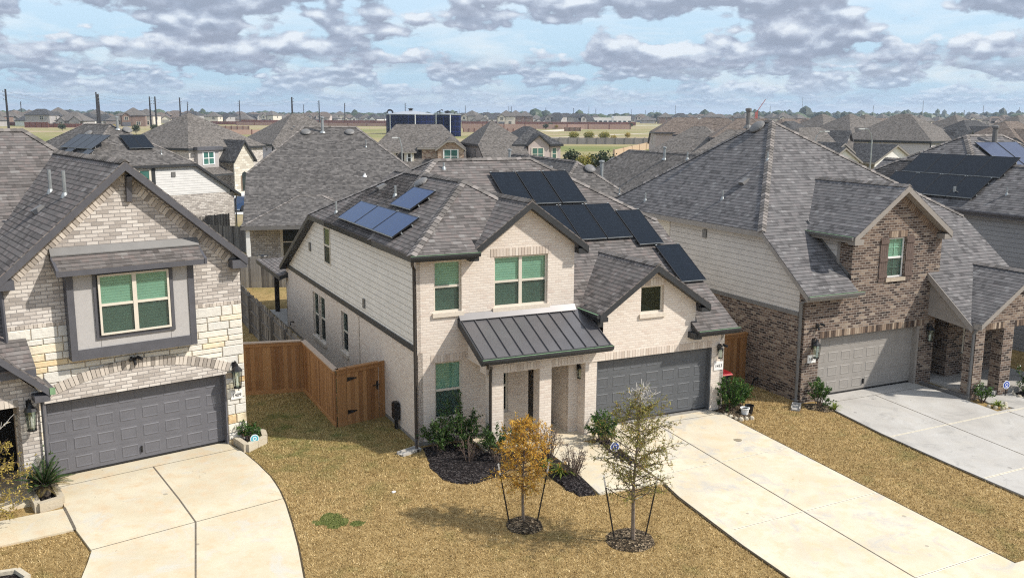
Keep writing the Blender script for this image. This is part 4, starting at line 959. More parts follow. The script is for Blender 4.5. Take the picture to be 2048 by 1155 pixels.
# open fields further out: mown green, tan and bare streaks
f1 = t.noise(1.0, 6, 0.6, t.mapping(p, (0.006, 0.02, 1)), 0.6); f2 = t.noise(1.0, 5, 0.6, t.mapping(p, (0.05, 0.12, 1), (3, 9, 0)))
fld = t.ramp(t.math('MULTIPLY_ADD', f2, 0.35, t.math('MULTIPLY', f1, 0.7)), [(0.3, (0.12, 0.15, 0.05, 1)), (0.44, (0.19, 0.20, 0.075, 1)), (0.54, (0.29, 0.25, 0.13, 1)), (0.64, (0.36, 0.28, 0.19, 1)), (0.78, (0.16, 0.19, 0.07, 1))])
sy = t.n('ShaderNodeSeparateXYZ'); t.l(p, sy.inputs[0])
fm_ = t.math('DIVIDE', t.math('SUBTRACT', sy.outputs['Y'], 45), 40, clamp=True)
t.col(t.mix(fm_, near, fld)); t.rough(0.95); t.spec(0.1); t.bump(n3, 1.0, 0.05)
M['lawn'] = t.m
Vg = [(x, y, gz(x, y)) for y in ys for x in xs]; nx = len(xs)
Fg = [(j * nx + i, j * nx + i + 1, (j + 1) * nx + i + 1, (j + 1) * nx + i) for j in range(len(ys) - 1) for i in range(nx - 1)]
me = bpy.data.meshes.new('ground'); me.from_pydata(Vg, [], Fg); me.materials.append(M['lawn'])
o = bpy.data.objects.new('ground', me); COL.objects.link(o); tag(o, 'dormant straw-coloured lawn and open ground', 'ground', kind='structure')

def slab(name, pts, h, mat, kind='structure', label=None, cat=None, depth=.3, edge=0.0, group=None):
    bm = bmesh.new()
    vs = [bm.verts.new((q.x, q.y, 0)) for q in pts]
    f = bm.faces.new(vs)
    if f.normal.z < 0: f.normal_flip()
    bm.faces.ensure_lookup_table()
    n = Vector((-SB, CB, 0))
    for off in (-.3,):
        co = Vector((BX0, BY0, 0)) + n * off
        bmesh.ops.bisect_plane(bm, geom=bm.verts[:] + bm.edges[:] + bm.faces[:], plane_co=co, plane_no=n)
    r = bmesh.ops.extrude_face_region(bm, geom=bm.faces[:])
    up = [v for v in r['geom'] if isinstance(v, bmesh.types.BMVert)]
    ups = set(up)
    for v in bm.verts: v.co.z = gz(v.co.x, v.co.y) + (h if v in ups else -depth)
    bmesh.ops.recalc_face_normals(bm, faces=bm.faces[:])
    me = bpy.data.meshes.new(name); bm.to_mesh(me); bm.free(); me.materials.append(mat)
    uvl = me.uv_layers.new(name='UVMap')
    for l in me.loops: c = me.vertices[l.vertex_index].co; uvl.data[l.index].uv = (c.x, c.y)
    o = bpy.data.objects.new(name, me); COL.objects.link(o)
    return tag(o, label, cat, group, kind)
def joints(parent, lines, h, w=.028, mat='joint', name='joint'):
    m = MB()
    for a, b in lines:
        d = (b - a); L = d.length; d = d / L; s = Vector((-d.y, d.x, 0)) * (w / 2); n = max(1, int(L / .5))
        for i in range(n):
            p0 = a + d * (L * i / n); p1 = a + d * (L * (i + 1) / n)
            m.face([Vector((q.x, q.y, gz(q.x, q.y) + h)) for q in (p0 - s, p1 - s, p1 + s, p0 + s)])
    return m.build(name, M[mat], parent)
Wl = lambda h, L: [W(h, *q) for q in L]
M['oil'] = paint('oil_stain', (.26, .215, .15, 1), .8, .2, 12)
dB = slab('driveway', Wl('B', [(.0, .2), (4.4, .2), (4.41, -.02), (4.6, -.4), (4.62, -11.3), (4.62, -18), (-.66, -18), (-.66, -8), (-.5, -5.2), (-.36, -4.3), (-.30, -3.2), (-.05, -.6), (-.01, -.02)]), .05, M['concB'])
joints(dB, [(W('B', 2.0, -.45), W('B', 1.88, -17))], .0535, .035)
joints(dB, [(W('B', .0, -.42), W('B', 4.5, -.42))], .0535, .02)
for k, v in enumerate((-3.75, -7.2, -10.78)):
    joints(dB, [(W('B', -.28 - .06 * k, v - .1), W('B', 4.6, v + .12))], .0535, .07, 'jointlite', 'joint_edge'); joints(dB, [(W('B', -.28 - .06 * k, v - .1), W('B', 4.6, v + .12))], .0565, .014)
slab('sidewalk', Wl('B', [(4.64, -11.2), (8.0, -11.2), (8.0, -12.6), (4.64, -12.6)]), .04, M['concB'])
slab('front_walk', Wl('B', [(-2.3, -.72), (-1.0, -.72), (-.52, -1.3), (-.74, -2.6), (-.42, -3.4), (-.40, -4.3), (-2.36, -4.22), (-2.22, -2.6)]), .045, M['concB'])
m = MB(); c_ = W('B', 3.55, -2.55); m.face([Vector((c_.x + .13 * math.cos(a) * (1 + .12 * math.sin(3 * a)), c_.y + .13 * math.sin(a), c_.z + .0545)) for a in np.linspace(0, 6.1, 14)]); m.build('oil_stain', M['oil'], dB)
dA = slab('driveway', Wl('A', [(.0, .24), (4.9, .24), (4.91, -.02), (4.97, -.95), (4.92, -2.05), (4.82, -3.14), (4.64, -4.13), (4.42, -5.0), (4.08, -6.1), (3.71, -7.22), (3.2, -8.6), (2.2, -11.5), (-3.2, -11.5), (-1.3, -7.4), (-.63, -5.8), (-.4, -5.3), (-.17, -4.75), (-.2, -3.45), (-.11, -2.0), (.0, -.7), (-.01, -.02)]), .05, M['concA'])
joints(dA, [(W('A', 2.52, -.5), W('A', 2.23, -4.7)), (W('A', 2.23, -4.7), W('A', .2, -10.4))], .0535, .04)
joints(dA, [(W('A', -.17, -4.71), W('A', 4.5, -4.68)), (W('A', .02, -.52), W('A', 4.94, -.52))], .0535, .022)
M['dark_fill'] = paint('edge_shade', (.05, .037, .02, 1), .95, .4, 9)  # dark strips painted for the shadow of the grass edge on the concrete
joints(dB, [(W('B', 4.64, -.8), W('B', 4.66, -11.2)), (W('B', -.66, -8), W('B', -.69, -17)), (W('B', -.52, -5.2), W('B', -.68, -8)), (W('B', -.38, -4.35), W('B', -.52, -5.2))], .03, .07, 'dark_fill', 'edge_shade_strip')
eA = [(4.99, -.95), (4.94, -2.05), (4.84, -3.14), (4.66, -4.13), (4.44, -5.0), (4.1, -6.1), (3.73, -7.22), (3.22, -8.6)]
joints(dA, [(W('A', *a), W('A', *b)) for a, b in zip(eA, eA[1:])], .03, .06, 'dark_fill', 'edge_shade_strip')
fA = slab('front_walk', Wl('A', [(-.14, -2.05), (-.23, -3.42), (-5, -3.1), (-5, -1.6)]), .045, M['concA'])
joints(dA, [(W('A', -.125, -2.0), W('A', -.21, -3.45))], .0538, .06)
dC = slab('driveway', Wl('C', [(.0, .24), (4.8, .24), (4.81, -.02), (5.0, -1.6), (5.0, -3.3), (9.0, -3.3), (9.0, -14), (-.4, -14), (-.36, -8.2), (-.40, -5.9), (-.36, -3.3), (-.15, -1.0), (.0, -.6), (-.01, -.02)]), .05, M['concC'])
joints(dC, [(W('C', 2.36, -.45), W('C', 2.18, -13)), (W('C', 5.35, -3.4), W('C', 5.4, -9))], .0535, .035)
joints(dC, [(W('C', .0, -.42), W('C', 4.8, -.42))], .0535, .02)
joints(dC, [(W('C', -.17, -1.0), W('C', -.38, -3.3)), (W('C', -.38, -3.3), W('C', -.42, -5.9)), (W('C', -.42, -5.9), W('C', -.42, -13.5))], .03, .06, 'dark_fill', 'edge_shade_strip')
for v in (-3.55, -6.95): joints(dC, [(W('C', -.35, v - .08), W('C', 8.9, v + .2))], .0535, .07, 'jointlite', 'joint_edge'); joints(dC, [(W('C', -.35, v - .08), W('C', 8.9, v + .2))], .0565, .014)
slab('front_walk', Wl('C', [(5.6, -2.1), (9.5, -2.1), (9.5, -3.28), (5.9, -3.28), (5.5, -2.6)]), .047, M['concC'])

def bed(name, label, h, pts, mat, hgt=.05, mound=.06, cat='mulch bed'):
    P = Wl(h, pts); c = sum(P, Vector((0, 0, 0))) / len(P); m = MB(); n = len(P)
    rr = random.Random(len(label)); rings = []
    # subdivide the outline so that the edge wanders a little
    Q = []
    for i in range(n):
        a = P[i]; b = P[(i + 1) % n]; k = max(1, int((b - a).length / .18))
        for j in range(k):
            q = a.lerp(b, j / k); Q.append(q + Vector((rr.uniform(-.03, .03), rr.uniform(-.03, .03), 0)))
    for f, hh in ((1.0, .01), (.93, hgt), (.6, hgt + mound * .7), (.25, hgt + mound)):
        rings.append([Vector((c.x + (q.x - c.x) * f, c.y + (q.y - c.y) * f, 0)) for q in Q])
        for q in rings[-1]: q.z = gz(q.x, q.y) + hh + (rr.uniform(-.02, .02) if f < 1 else 0)
    for i in range(3):
        for k in range(len(Q)):
            j = (k + 1) % len(Q); m.face([rings[i][k], rings[i][j], rings[i + 1][j], rings[i + 1][k]])
    cc = Vector((c.x, c.y, gz(c.x, c.y) + hgt + mound))
    for k in range(len(Q)): m.face([rings[3][k], rings[3][(k + 1) % len(Q)], cc])
    o = m.build(name, mat, None, True); return tag(o, label, cat, kind='structure')
bed('mulch_bed', 'dark mulch bed below the ground-floor front window', 'B', [(-5.52, .75), (-5.62, .1), (-5.86, -.85), (-5.84, -1.7), (-5.55, -2.14), (-5.1, -2.28), (-4.52, -2.14), (-4.1, -1.98), (-3.5, -1.7), (-3.0, -1.3), (-2.6, -.8), (-2.6, -.4), (-4.0, -.4), (-4.0, .75)], M['mulch'])
bed('mulch_bed', 'narrow dark mulch strip beside the front walk', 'B', [(-3.15, -1.75), (-3.0, -2.3), (-3.02, -2.92), (-3.02, -3.63), (-2.88, -4.1), (-2.42, -4.2), (-2.28, -3.31), (-2.24, -2.33), (-2.3, -1.3), (-2.7, -1.1)], M['mulch'])
bed('mulch_bed', 'small mulch bed between front walk and driveway', 'B', [(-.66, -1.25), (-.74, -2.3), (-.4, -3.0), (-.33, -2.2), (-.08, -.7), (-.15, -.5), (-.5, -.8)], M['mulch'])
bed('mulch_bed', 'mulch bed at the right garage pier of the cream house', 'B', [(4.62, -.05), (4.62, -1.0), (5.3, -1.05), (5.9, -.3), (5.8, .5), (4.95, .4)], M['leafmulch'])
bed('mulch_bed', 'small bed at the left corner of the dark brick house', 'C', [(-.75, -.1), (-.05, -.3), (-.05, -1.1), (-.55, -1.05), (-.9, -.6)], M['leafmulch'])
bed('mulch_bed', 'mulch beds beside the porch of the dark brick house', 'C', [(7.2, -2.15), (9.3, -2.15), (9.4, -3.0), (8.0, -3.2), (7.1, -2.9)], M['mulch'])
def ring(h, u, v, r, ru, label):
    bed('mulch_ring', label, h, [(u + r * math.cos(a * math.pi / 8) * ru, v + r * math.sin(a * math.pi / 8)) for a in range(16)], M['leafmulch'], .03, .1, 'mulch ring')
ring('B', -4.97, -5.0, .47, 1.0, 'mulch ring round the orange sapling'); ring('B', -2.98, -6.68, .58, 1.05, 'mulch ring round the sparse sapling')
def stone_edge(name, label, h, pts, w=.16, hh=.24, cat='planter', closed=True):
    """low planter wall of limestone blocks"""
    root = thing(name, label, cat, W(h, *pts[0]), 0)
    m = MB(); L = Wl(h, pts); n = len(L); base = L[0]
    for i in range(n if closed else n - 1):
        a = L[i]; b = L[(i + 1) % n]; d = b - a; d.z = 0; ln = d.length; d /= ln; s = Vector((-d.y, d.x, 0)); k = max(1, round(ln / .42))
        for j in range(k):
            p0 = a + d * (ln * j / k + .006) - base; p1 = a + d * (ln * (j + 1) / k - .006) - base
            z0 = -.15; z1 = hh + rnd.uniform(-.015, .015); s_ = s * (w / 2)
            p0.z = p1.z = 0
            c = [p0 - s_, p1 - s_, p1 + s_, p0 + s_]; tn_ = .45 + .4 * rnd.random()
            m.hexa([q + Vector((0, 0, z0)) for q in c] + [q * 1 + Vector((0, 0, z1)) for q in c], tone=tn_)
    m.build('stone_edging', M['limeplanter'], root)
    return root
def dark_fill(root, h, pts, z=.12):
    m = MB(); base = root.location; P = [W(h, *q) - base for q in pts]
    for q in P: q.z = z
    m.face(P); m.build('planter_soil', M['mulch'], root)
pr1 = [(5.1, .2), (5.1, -.85), (5.85, -.42), (6.0, .05), (5.75, .5)]
r_ = stone_edge('planter_box', 'low limestone planter at the right pier of the stone garage', 'A', pr1); dark_fill(r_, 'A', pr1)
pl1 = [(-.6, .35), (-.68, -1.85), (-.12, -1.72), (-.05, -.3), (-.1, .3)]
r_ = stone_edge('planter_box', 'low limestone planter with the big fronded plant beside the arched garage', 'A', pl1); dark_fill(r_, 'A', pl1)
pb1 = [(-1.72, -4.85), (-1.6, -5.35), (-2.1, -6.15), (-3.6, -5.55), (-2.8, -4.55)]
r_ = stone_edge('planter_box', 'curved pale-edged flower bed cut off at the bottom left', 'A', pb1, .12, .14); dark_fill(r_, 'A', pb1, .06)
# loose stones edging small beds
def edging(h, pts, label):
    m = MB(); L = Wl(h, pts); base = L[0]; root = thing('stone_border', label, 'edging', base)
    for i in range(len(L) - 1):
        a, b = L[i], L[i + 1]; n = max(1, int((b - a).length / .2))
        for j in range(n):
            q = a.lerp(b, (j + .5) / n); q = Vector((q.x, q.y, gz(q.x, q.y) + .03)) - base
            r = rnd.uniform(.06, .1); an = rnd.random() * 3
            pr = [(r * .7, -.12), (r, -.03), (r * .9, .04), (r * .5, .075)]
            m.lathe(q, pr, 6, tone=.5 + .5 * rnd.random())
    m.build('border_stones', M['limeplanter'], root)
edging('B', [(4.62, -.45), (4.75, -1.08), (5.35, -1.15)], 'pale stones edging the bed by the right garage pier')
edging('C', [(5.1, -2.75), (5.5, -3.24), (6.1, -2.75)], 'pale stones edging the small bed by the brick porch column')
edging('B', [(-.6, -1.05), (-.78, -2.4), (-.5, -3.1)], 'tan stones edging the small bed beside the front walk')
edging('C', [(7.15, -2.2), (7.2, -3.0), (8.2, -3.28)], 'pale stones along the flower bed right of the porch')

# ------------------------------------------------------------------ blades of dormant grass
def inside(px, py, poly):
    r = np.zeros(len(px), bool); n = len(poly)
    for i in range(n):
        x0, y0 = poly[i][0], poly[i][1]; x1, y1 = poly[(i + 1) % n][0], poly[(i + 1) % n][1]
        c = ((y0 > py) != (y1 > py)) & (px < (x1 - x0) * (py - y0) / (y1 - y0 + 1e-12) + x0)
        r ^= c
    return r
rg = np.random.default_rng(5)
lawnpolys = [Wl('B', [(-9.5, 8.2), (-7.3, 7.9), (-7.3, 3.6), (-5.6, 3.6), (-5.6, .8), (-.45, -1), (-.5, -4.3), (-.62, -8), (-.7, -13), (-9.5, -9), (-12.5, 1.5)]),
             Wl('B', [(4.6, 1.0), (7.8, 8.0), (8.3, 2.5), (8.2, -12), (4.65, -11.2)]), Wl('A', [(-.2, -3.45), (-.2, -4.8), (-.6, -5.8), (-1.6, -8.0), (-6, -6), (-5, -3.1)])]
holes = [[tuple(q) for q in Wl('A', [(-.05, .5), (4.9, .5), (4.9, -2), (4.6, -4.2), (4.05, -6.1), (3.15, -8.6), (2, -12), (-3.2, -11.5), (-.6, -5.8), (-.17, -4.7)])],
         [tuple(q) for q in Wl('A', [(-.72, 14), (6.1, 14), (6.1, .1), (5.9, -.5), (5.0, -1.0), (4.9, 0), (-.7, 0)])],
         [tuple(q) for q in Wl('B', [(-5.5, .9), (-5.86, -.85), (-5.84, -1.7), (-5.5, -2.2), (-4.5, -2.14), (-3.2, -1.6), (-3.0, -3.63), (-2.8, -4.15), (-.3, -4.3), (.5, .5)])],
         [tuple(q) for q in Wl('B', [(-4.97 + .42 * math.cos(a), -5.0 + .42 * math.sin(a)) for a in np.linspace(0, 6.2, 14)])],
         [tuple(q) for q in Wl('B', [(-2.98 + .53 * math.cos(a), -6.68 + .53 * math.sin(a)) for a in np.linspace(0, 6.2, 14)])],
         [tuple(q) for q in Wl('B', [(4.5, .5), (4.62, -1.0), (5.3, -1.05), (5.9, -.3), (5.8, .5)])],
         [tuple(q) for q in Wl('C', [(-.7, 15), (-.7, -.3), (-.2, -1), (-.36, -3.3), (-.4, -6), (-.3, -8.2), (-.4, -14), (8, -14), (8, 15)])]]
def grass(name, polys, dens, hmin, hmax, label):
    V = []; Fc = 0; TN = []
    for poly in polys:
        P = np.array([(q.x, q.y) for q in poly]); lo = P.min(0); hi = P.max(0)
        n = int((hi[0] - lo[0]) * (hi[1] - lo[1]) * dens)
        x = rg.uniform(lo[0], hi[0], n); y = rg.uniform(lo[1], hi[1], n)
        k = inside(x, y, [tuple(q) for q in P])
        for h in holes: k &= ~inside(x, y, h)
        x = x[k]; y = y[k]; n = len(x)
        vb = -(x - BX0) * SB + (y - BY0) * CB; z = -.1 + .04 * np.minimum(0, np.maximum(vb + .3, -22)) - .005
        a = rg.uniform(0, 2 * np.pi, n); hh = rg.uniform(hmin, hmax, n); w = rg.uniform(.006, .013, n); ln = rg.uniform(.2, 1.1, n) * hh; la = rg.uniform(0, 2 * np.pi, n)
        dx = np.cos(a) * w; dy = np.sin(a) * w
        v = np.stack([np.stack([x - dx, y - dy, z], 1), np.stack([x + dx, y + dy, z], 1), np.stack([x + np.cos(la) * ln, y + np.sin(la) * ln, z + hh], 1)], 1)
        V.append(v.reshape(-1, 3)); TN.append(np.clip(rg.normal(.5, .26, n), 0, 1))
    V = np.concatenate(V).astype(np.float32); TN = np.concatenate(TN).astype(np.float32); nf_ = len(TN)
    me = bpy.data.meshes.new(name); me.vertices.add(len(V)); me.vertices.foreach_set('co', V.ravel()); me.loops.add(len(V)); me.loops.foreach_set('vertex_index', np.arange(len(V), dtype=np.int32))
    me.polygons.add(nf_); me.polygons.foreach_set('loop_start', np.arange(0, len(V), 3, dtype=np.int32)); me.polygons.foreach_set('loop_total', np.full(nf_, 3, np.int32))
    me.update(calc_edges=True); at = me.attributes.new('tone', 'FLOAT', 'FACE'); at.data.foreach_set('value', TN)
    me.materials.append(M['blade']); o = bpy.data.objects.new(name, me); COL.objects.link(o); return tag(o, label, 'grass', kind='stuff')
t = NT('grass_blade'); p = t.wpos(); tn = t.tone()
n1 = t.noise(0.22, 5, 0.6, p, 0.5); n2 = t.noise(1.7, 5, 0.65, p)
gm = t.math('ADD', t.math('MULTIPLY', t.math('SUBTRACT', n1, 0.54), 2.0), t.math('MULTIPLY', t.math('SUBTRACT', n2, 0.5), 1.5), clamp=True)
sv = t.n('ShaderNodeVectorMath', operation='DISTANCE'); t.l(p, sv.inputs[0]); sv.inputs[1].default_value = tuple(W('B', -7.8, 4.6))
gm = t.math('ADD', gm, t.math('MULTIPLY', t.math('MULTIPLY', t.math('SUBTRACT', 1.0, t.math('DIVIDE', sv.outputs['Value'], 6.0), clamp=True), .9), n2), clamp=True)
for (pu, pv, pr_) in ((-9.2, -2.9, 0.36), (-8.7, -3.3, .16)):
    dv = t.n('ShaderNodeVectorMath', operation='DISTANCE'); dv.inputs[1].default_value = tuple(W('B', pu, pv)); t.l(p, dv.inputs[0])
    gm = t.math('MAXIMUM', gm, t.math('MULTIPLY', t.math('LESS_THAN', t.math('ADD', t.math('DIVIDE', dv.outputs['Value'], pr_), t.math('MULTIPLY', t.math('SUBTRACT', n2, 0.5), 3.0)), 1.0), 0.95))
band = t.noise(1.0, 3, .5, t.mapping(p, (1.1, .07, 1), (0, 0, 0), (0, 0, -BY)))
pk = t.math('MULTIPLY', t.math('SUBTRACT', t.math('MULTIPLY_ADD', t.noise(.5, 4, .6, p, .6), .5, t.math('MULTIPLY', band, .5)), .44, clamp=True), 5, clamp=True)
tn = t.math('MULTIPLY', tn, t.math('MULTIPLY_ADD', pk, .35, .75))
t.col(t.mix(gm, t.ramp(tn, [(0.08, (0.15, 0.09, 0.032, 1)), (0.45, (0.47, 0.33, 0.145, 1)), (0.85, (0.74, 0.58, 0.32, 1))]), t.ramp(tn, [(0.1, (0.045, 0.075, 0.016, 1)), (0.5, (0.12, 0.17, 0.04, 1)), (0.9, (0.26, 0.27, 0.11, 1))])))
t.rough(.85); t.spec(.15); M['blade'] = t.m
grass('lawn_grass', lawnpolys, 800, .02, .06, 'dormant straw-coloured grass blades of the front lawns')

# ------------------------------------------------------------------ fences
def board_fence(name, label, a, b, top, wood, w=.14, gap=.006, cat='fence', th=.02, z0=-.02, rails=True, cap=None, kick=None, jag=.0, side=1, posts=True):
    base = Vector((a.x, a.y, gz(a.x, a.y))); d = b - a; d.z = 0; L = d.length; d /= L; s = Vector((-d.y, d.x, 0)) * side
    root = thing(name, label, cat, base)
    def quad(m, x0, x1, za, zb, d0, d1, tone=None):
        q = lambda x, z, o: d * x + s * o + Vector((0, 0, z))
        m.hexa([q(x0, za, d0), q(x1, za, d0), q(x1, za, d1), q(x0, za, d1), q(x0, zb, d0), q(x1, zb, d0), q(x1, zb, d1), q(x0, zb, d1)], tone)
    m = MB(); n = max(1, round(L / w))
    for i in range(n):
        quad(m, L * i / n + gap / 2, L * (i + 1) / n - gap / 2, z0 - .2, top + rnd.uniform(-jag, jag), 0, th + rnd.uniform(0, .006), tone=min(1, max(0, rnd.gauss(.5, .2))))
    m.build('fence_boards', M[wood], root)
    if rails:
        for z in (.35, top * .55, top - .25):
            m = MB(); quad(m, 0, L, z, z + .09, -.04, -.001, tone=.5 + rnd.uniform(-.2, .2)); m.build('fence_rail', M[wood], root)
    if posts:
        k = max(1, round(L / 2.4))
        for i in range(k + 1):
            m = MB(); quad(m, max(0, L * i / k - .05), min(L, L * i / k + .05), -.3, top - .06, -.135, -.0405, tone=.45); m.build('fence_post', M[wood], root)
    if cap:
        m = MB(); quad(m, -.02, L + .02, top + .002, top + .045, -.09, .09, tone=.6); m.build('cap_rail', M[cap], root)
        m = MB(); quad(m, 0, L, top - .13, top - .005, th + .0065, th + .03, tone=.55); m.build('trim_board', M[wood], root)
    if kick:
        m = MB(); quad(m, 0, L, -.1, .14, th + .0065, th + .035, tone=.75); m.build('kick_board', M[wood], root)
    return root
FA, FBc, FC_, FD = W('B', -9.35, 8.45), W('B', -7.3, 8.0), W('B', -7.3, 3.66), W('B', -6.95, 3.76)
board_fence('wooden_fence', 'red-brown stained fence panel beside the stone house corner', FA, FBc, 1.84, 'stain', cap='stainlite', kick=1, side=-1)
board_fence('wooden_fence', 'red-brown stained fence run coming forward to the gate', FBc, FC_, 1.84, 'stain', cap='stainlite', kick=1, side=-1)
fp = board_fence('wooden_fence', 'narrow stained fence piece left of the gate', FC_ + Vector((.03, -.0, 0)), FD, 1.84, 'stain', cap='stain', kick=1, side=-1, rails=False, posts=False)
gp_ = board_fence('fence_gate', 'stained wooden side gate with black strap hinges and latch', W('B', -6.94, 3.765), W('B', -5.8, 4.06), 1.84, 'stain', cap='stain', side=-1, cat='gate', posts=False)
gd = (W('B', -5.8, 4.06) - W('B', -6.94, 3.765)); gd.z = 0; gL = gd.length; gd /= gL; gs = -Vector((-gd.y, gd.x, 0))
def gq(x, z, o): return gd * x + gs * o + Vector((0, 0, z))
for z in (.42, 1.5):
    m = MB(); m.hexa([gq(.02, z - .07, .03), gq(.36, z - .012, .03), gq(.36, z + .012, .03), gq(.02, z + .07, .03), gq(.02, z - .07, .042), gq(.36, z - .012, .042), gq(.36, z + .012, .042), gq(.02, z + .07, .042)]); m.build('strap_hinge', M['black'], gp_)
m = MB(); m.hexa([gq(gL - .09, .98, .03), gq(gL - .03, .98, .03), gq(gL - .03, 1.25, .03), gq(gL - .09, 1.25, .03), gq(gL - .09, .98, .05), gq(gL - .03, .98, .05), gq(gL - .03, 1.25, .05), gq(gL - .09, 1.25, .05)]); m.tube([gq(gL - .22, 1.13, .06), gq(gL + .02, 1.13, .06)], .018, 6); m.build('gate_latch', M['black'], gp_)
board_fence('wooden_fence', 'stained fence post board between the gate and the cream house wall', W('B', -5.78, 4.065), W('B', -5.565, 4.12), 1.88, 'stain', side=-1, rails=False, posts=False)
board_fence('wooden_fence', 'weathered grey fence running back beside the side yard of the cream house', W('B', -7.32, 8.1), W('B', -7.3, 20.5), 1.8, 'greywood', jag=.05, side=-1)
board_fence('wooden_fence', 'weathered grey fence running back further towards the rear corner', W('B', -7.3, 20.6), W('B', -5.95, 29.6), 1.75, 'greywood', jag=.05, side=-1)
board_fence('wooden_fence', 'weathered grey fence across the back of the yard', W('B', -5.9, 29.7), W('B', -1.2, 28.2), 1.8, 'greywood', jag=.04, side=-1)
board_fence('wooden_fence', 'weathered grey rear fence hidden mostly behind the cream house', W('B', -1.1, 28.1), W('B', 12, 27.6), 1.8, 'greywood', jag=.04, side=-1)
board_fence('wooden_fence', 'weathered grey fence beside the brown-roofed rear house', Vector((-23.5, 69, 0)), Vector((-18.4, 66.5, 0)), 1.8, 'greywood', jag=.04, side=-1)
board_fence('wooden_fence', 'darker grey fence below the pale brick side wall', Vector((-27.5, 69, 0)), Vector((-22.8, 76, 0)), 1.8, 'greywood', jag=.04, side=-1)
board_fence('wooden_fence', 'tan side fence behind the red-lidded bin', W('B', 4.95, 2.4), W('B', 8.1, 2.4), 1.85, 'stain', side=-1, cap='stain')
# ------------------------------------------------------------------ plants
def leafmat(name, stops, trans=.25, rough=.5, spec=.35): 
    M[name] = tonemat(name, stops, rough, spec=spec, nz=.25, trans=trans)
leafmat('glossy_leaf', [(0, (.012, .035, .008, 1)), (.5, (.04, .10, .018, 1)), (.85, (.10, .20, .035, 1)), (1, (.2, .3, .07, 1))])
leafmat('dark_leaf', [(0, (.014, .03, .01, 1)), (.5, (.045, .095, .022, 1)), (.9, (.12, .2, .05, 1))])
leafmat('orange_needle', [(0, (.30, .15, .02, 1)), (.4, (.62, .34, .045, 1)), (.75, (.74, .47, .08, 1)), (1, (.46, .42, .1, 1))], .3, .7)
leafmat('olive_needle', [(0, (.10, .11, .025, 1)), (.5, (.25, .25, .06, 1)), (.85, (.42, .35, .09, 1)), (1, (.5, .3, .06, 1))], .3, .7)
leafmat('yellow_leaf', [(0, (.22, .17, .035, 1)), (.5, (.42, .33, .08, 1)), (1, (.55, .42, .12, 1))], .3, .7)
leafmat('lime_blade', [(0, (.08, .12, .015, 1)), (.5, (.2, .27, .04, 1)), (1, (.4, .42, .1, 1))], .3)
leafmat('frond', [(0, (.01, .025, .008, 1)), (.5, (.028, .065, .016, 1)), (.9, (.08, .14, .03, 1))], .15)
leafmat('dry_frond', [(0, (.12, .09, .03, 1)), (1, (.34, .27, .1, 1))], .2)
leafmat('dead_twig_leaf', [(0, (.06, .045, .035, 1)), (.5, (.15, .11, .09, 1)), (1, (.27, .21, .18, 1))], .2, .8)
leafmat('white_flower', [(0, (.6, .58, .55, 1)), (1, (.8, .79, .77, 1))], .2)
leafmat('far_leaf', [(0, (.012, .022, .012, 1)), (.5, (.03, .05, .02, 1)), (1, (.07, .1, .035, 1))], .1)
M['bark'] = paint('grey_bark', (.17, .135, .105, 1), .95, .35, 14, .01)
M['twig'] = paint('brown_twig', (.12, .085, .065, 1), .9, .3, 20)
M['paletwig'] = paint('bare_pale_twig', (.46, .43, .39, 1), .9, .2, 20)

def leaf(m, p, d, up, L, wd, tone):
    d = d.normalized(); s = d.cross(up)
    if s.length < 1e-4: s = Vector((1, 0, 0))
    s.normalize()
    m.face([p, p + d * L * .5 + s * wd, p + d * L, p + d * L * .5 - s * wd], uv=[(0, 0), (1, 0), (1, 1), (0, 1)], tone=tone)
def rv(r): return Vector((r.gauss(0, 1), r.gauss(0, 1), r.gauss(0, 1))).normalized()

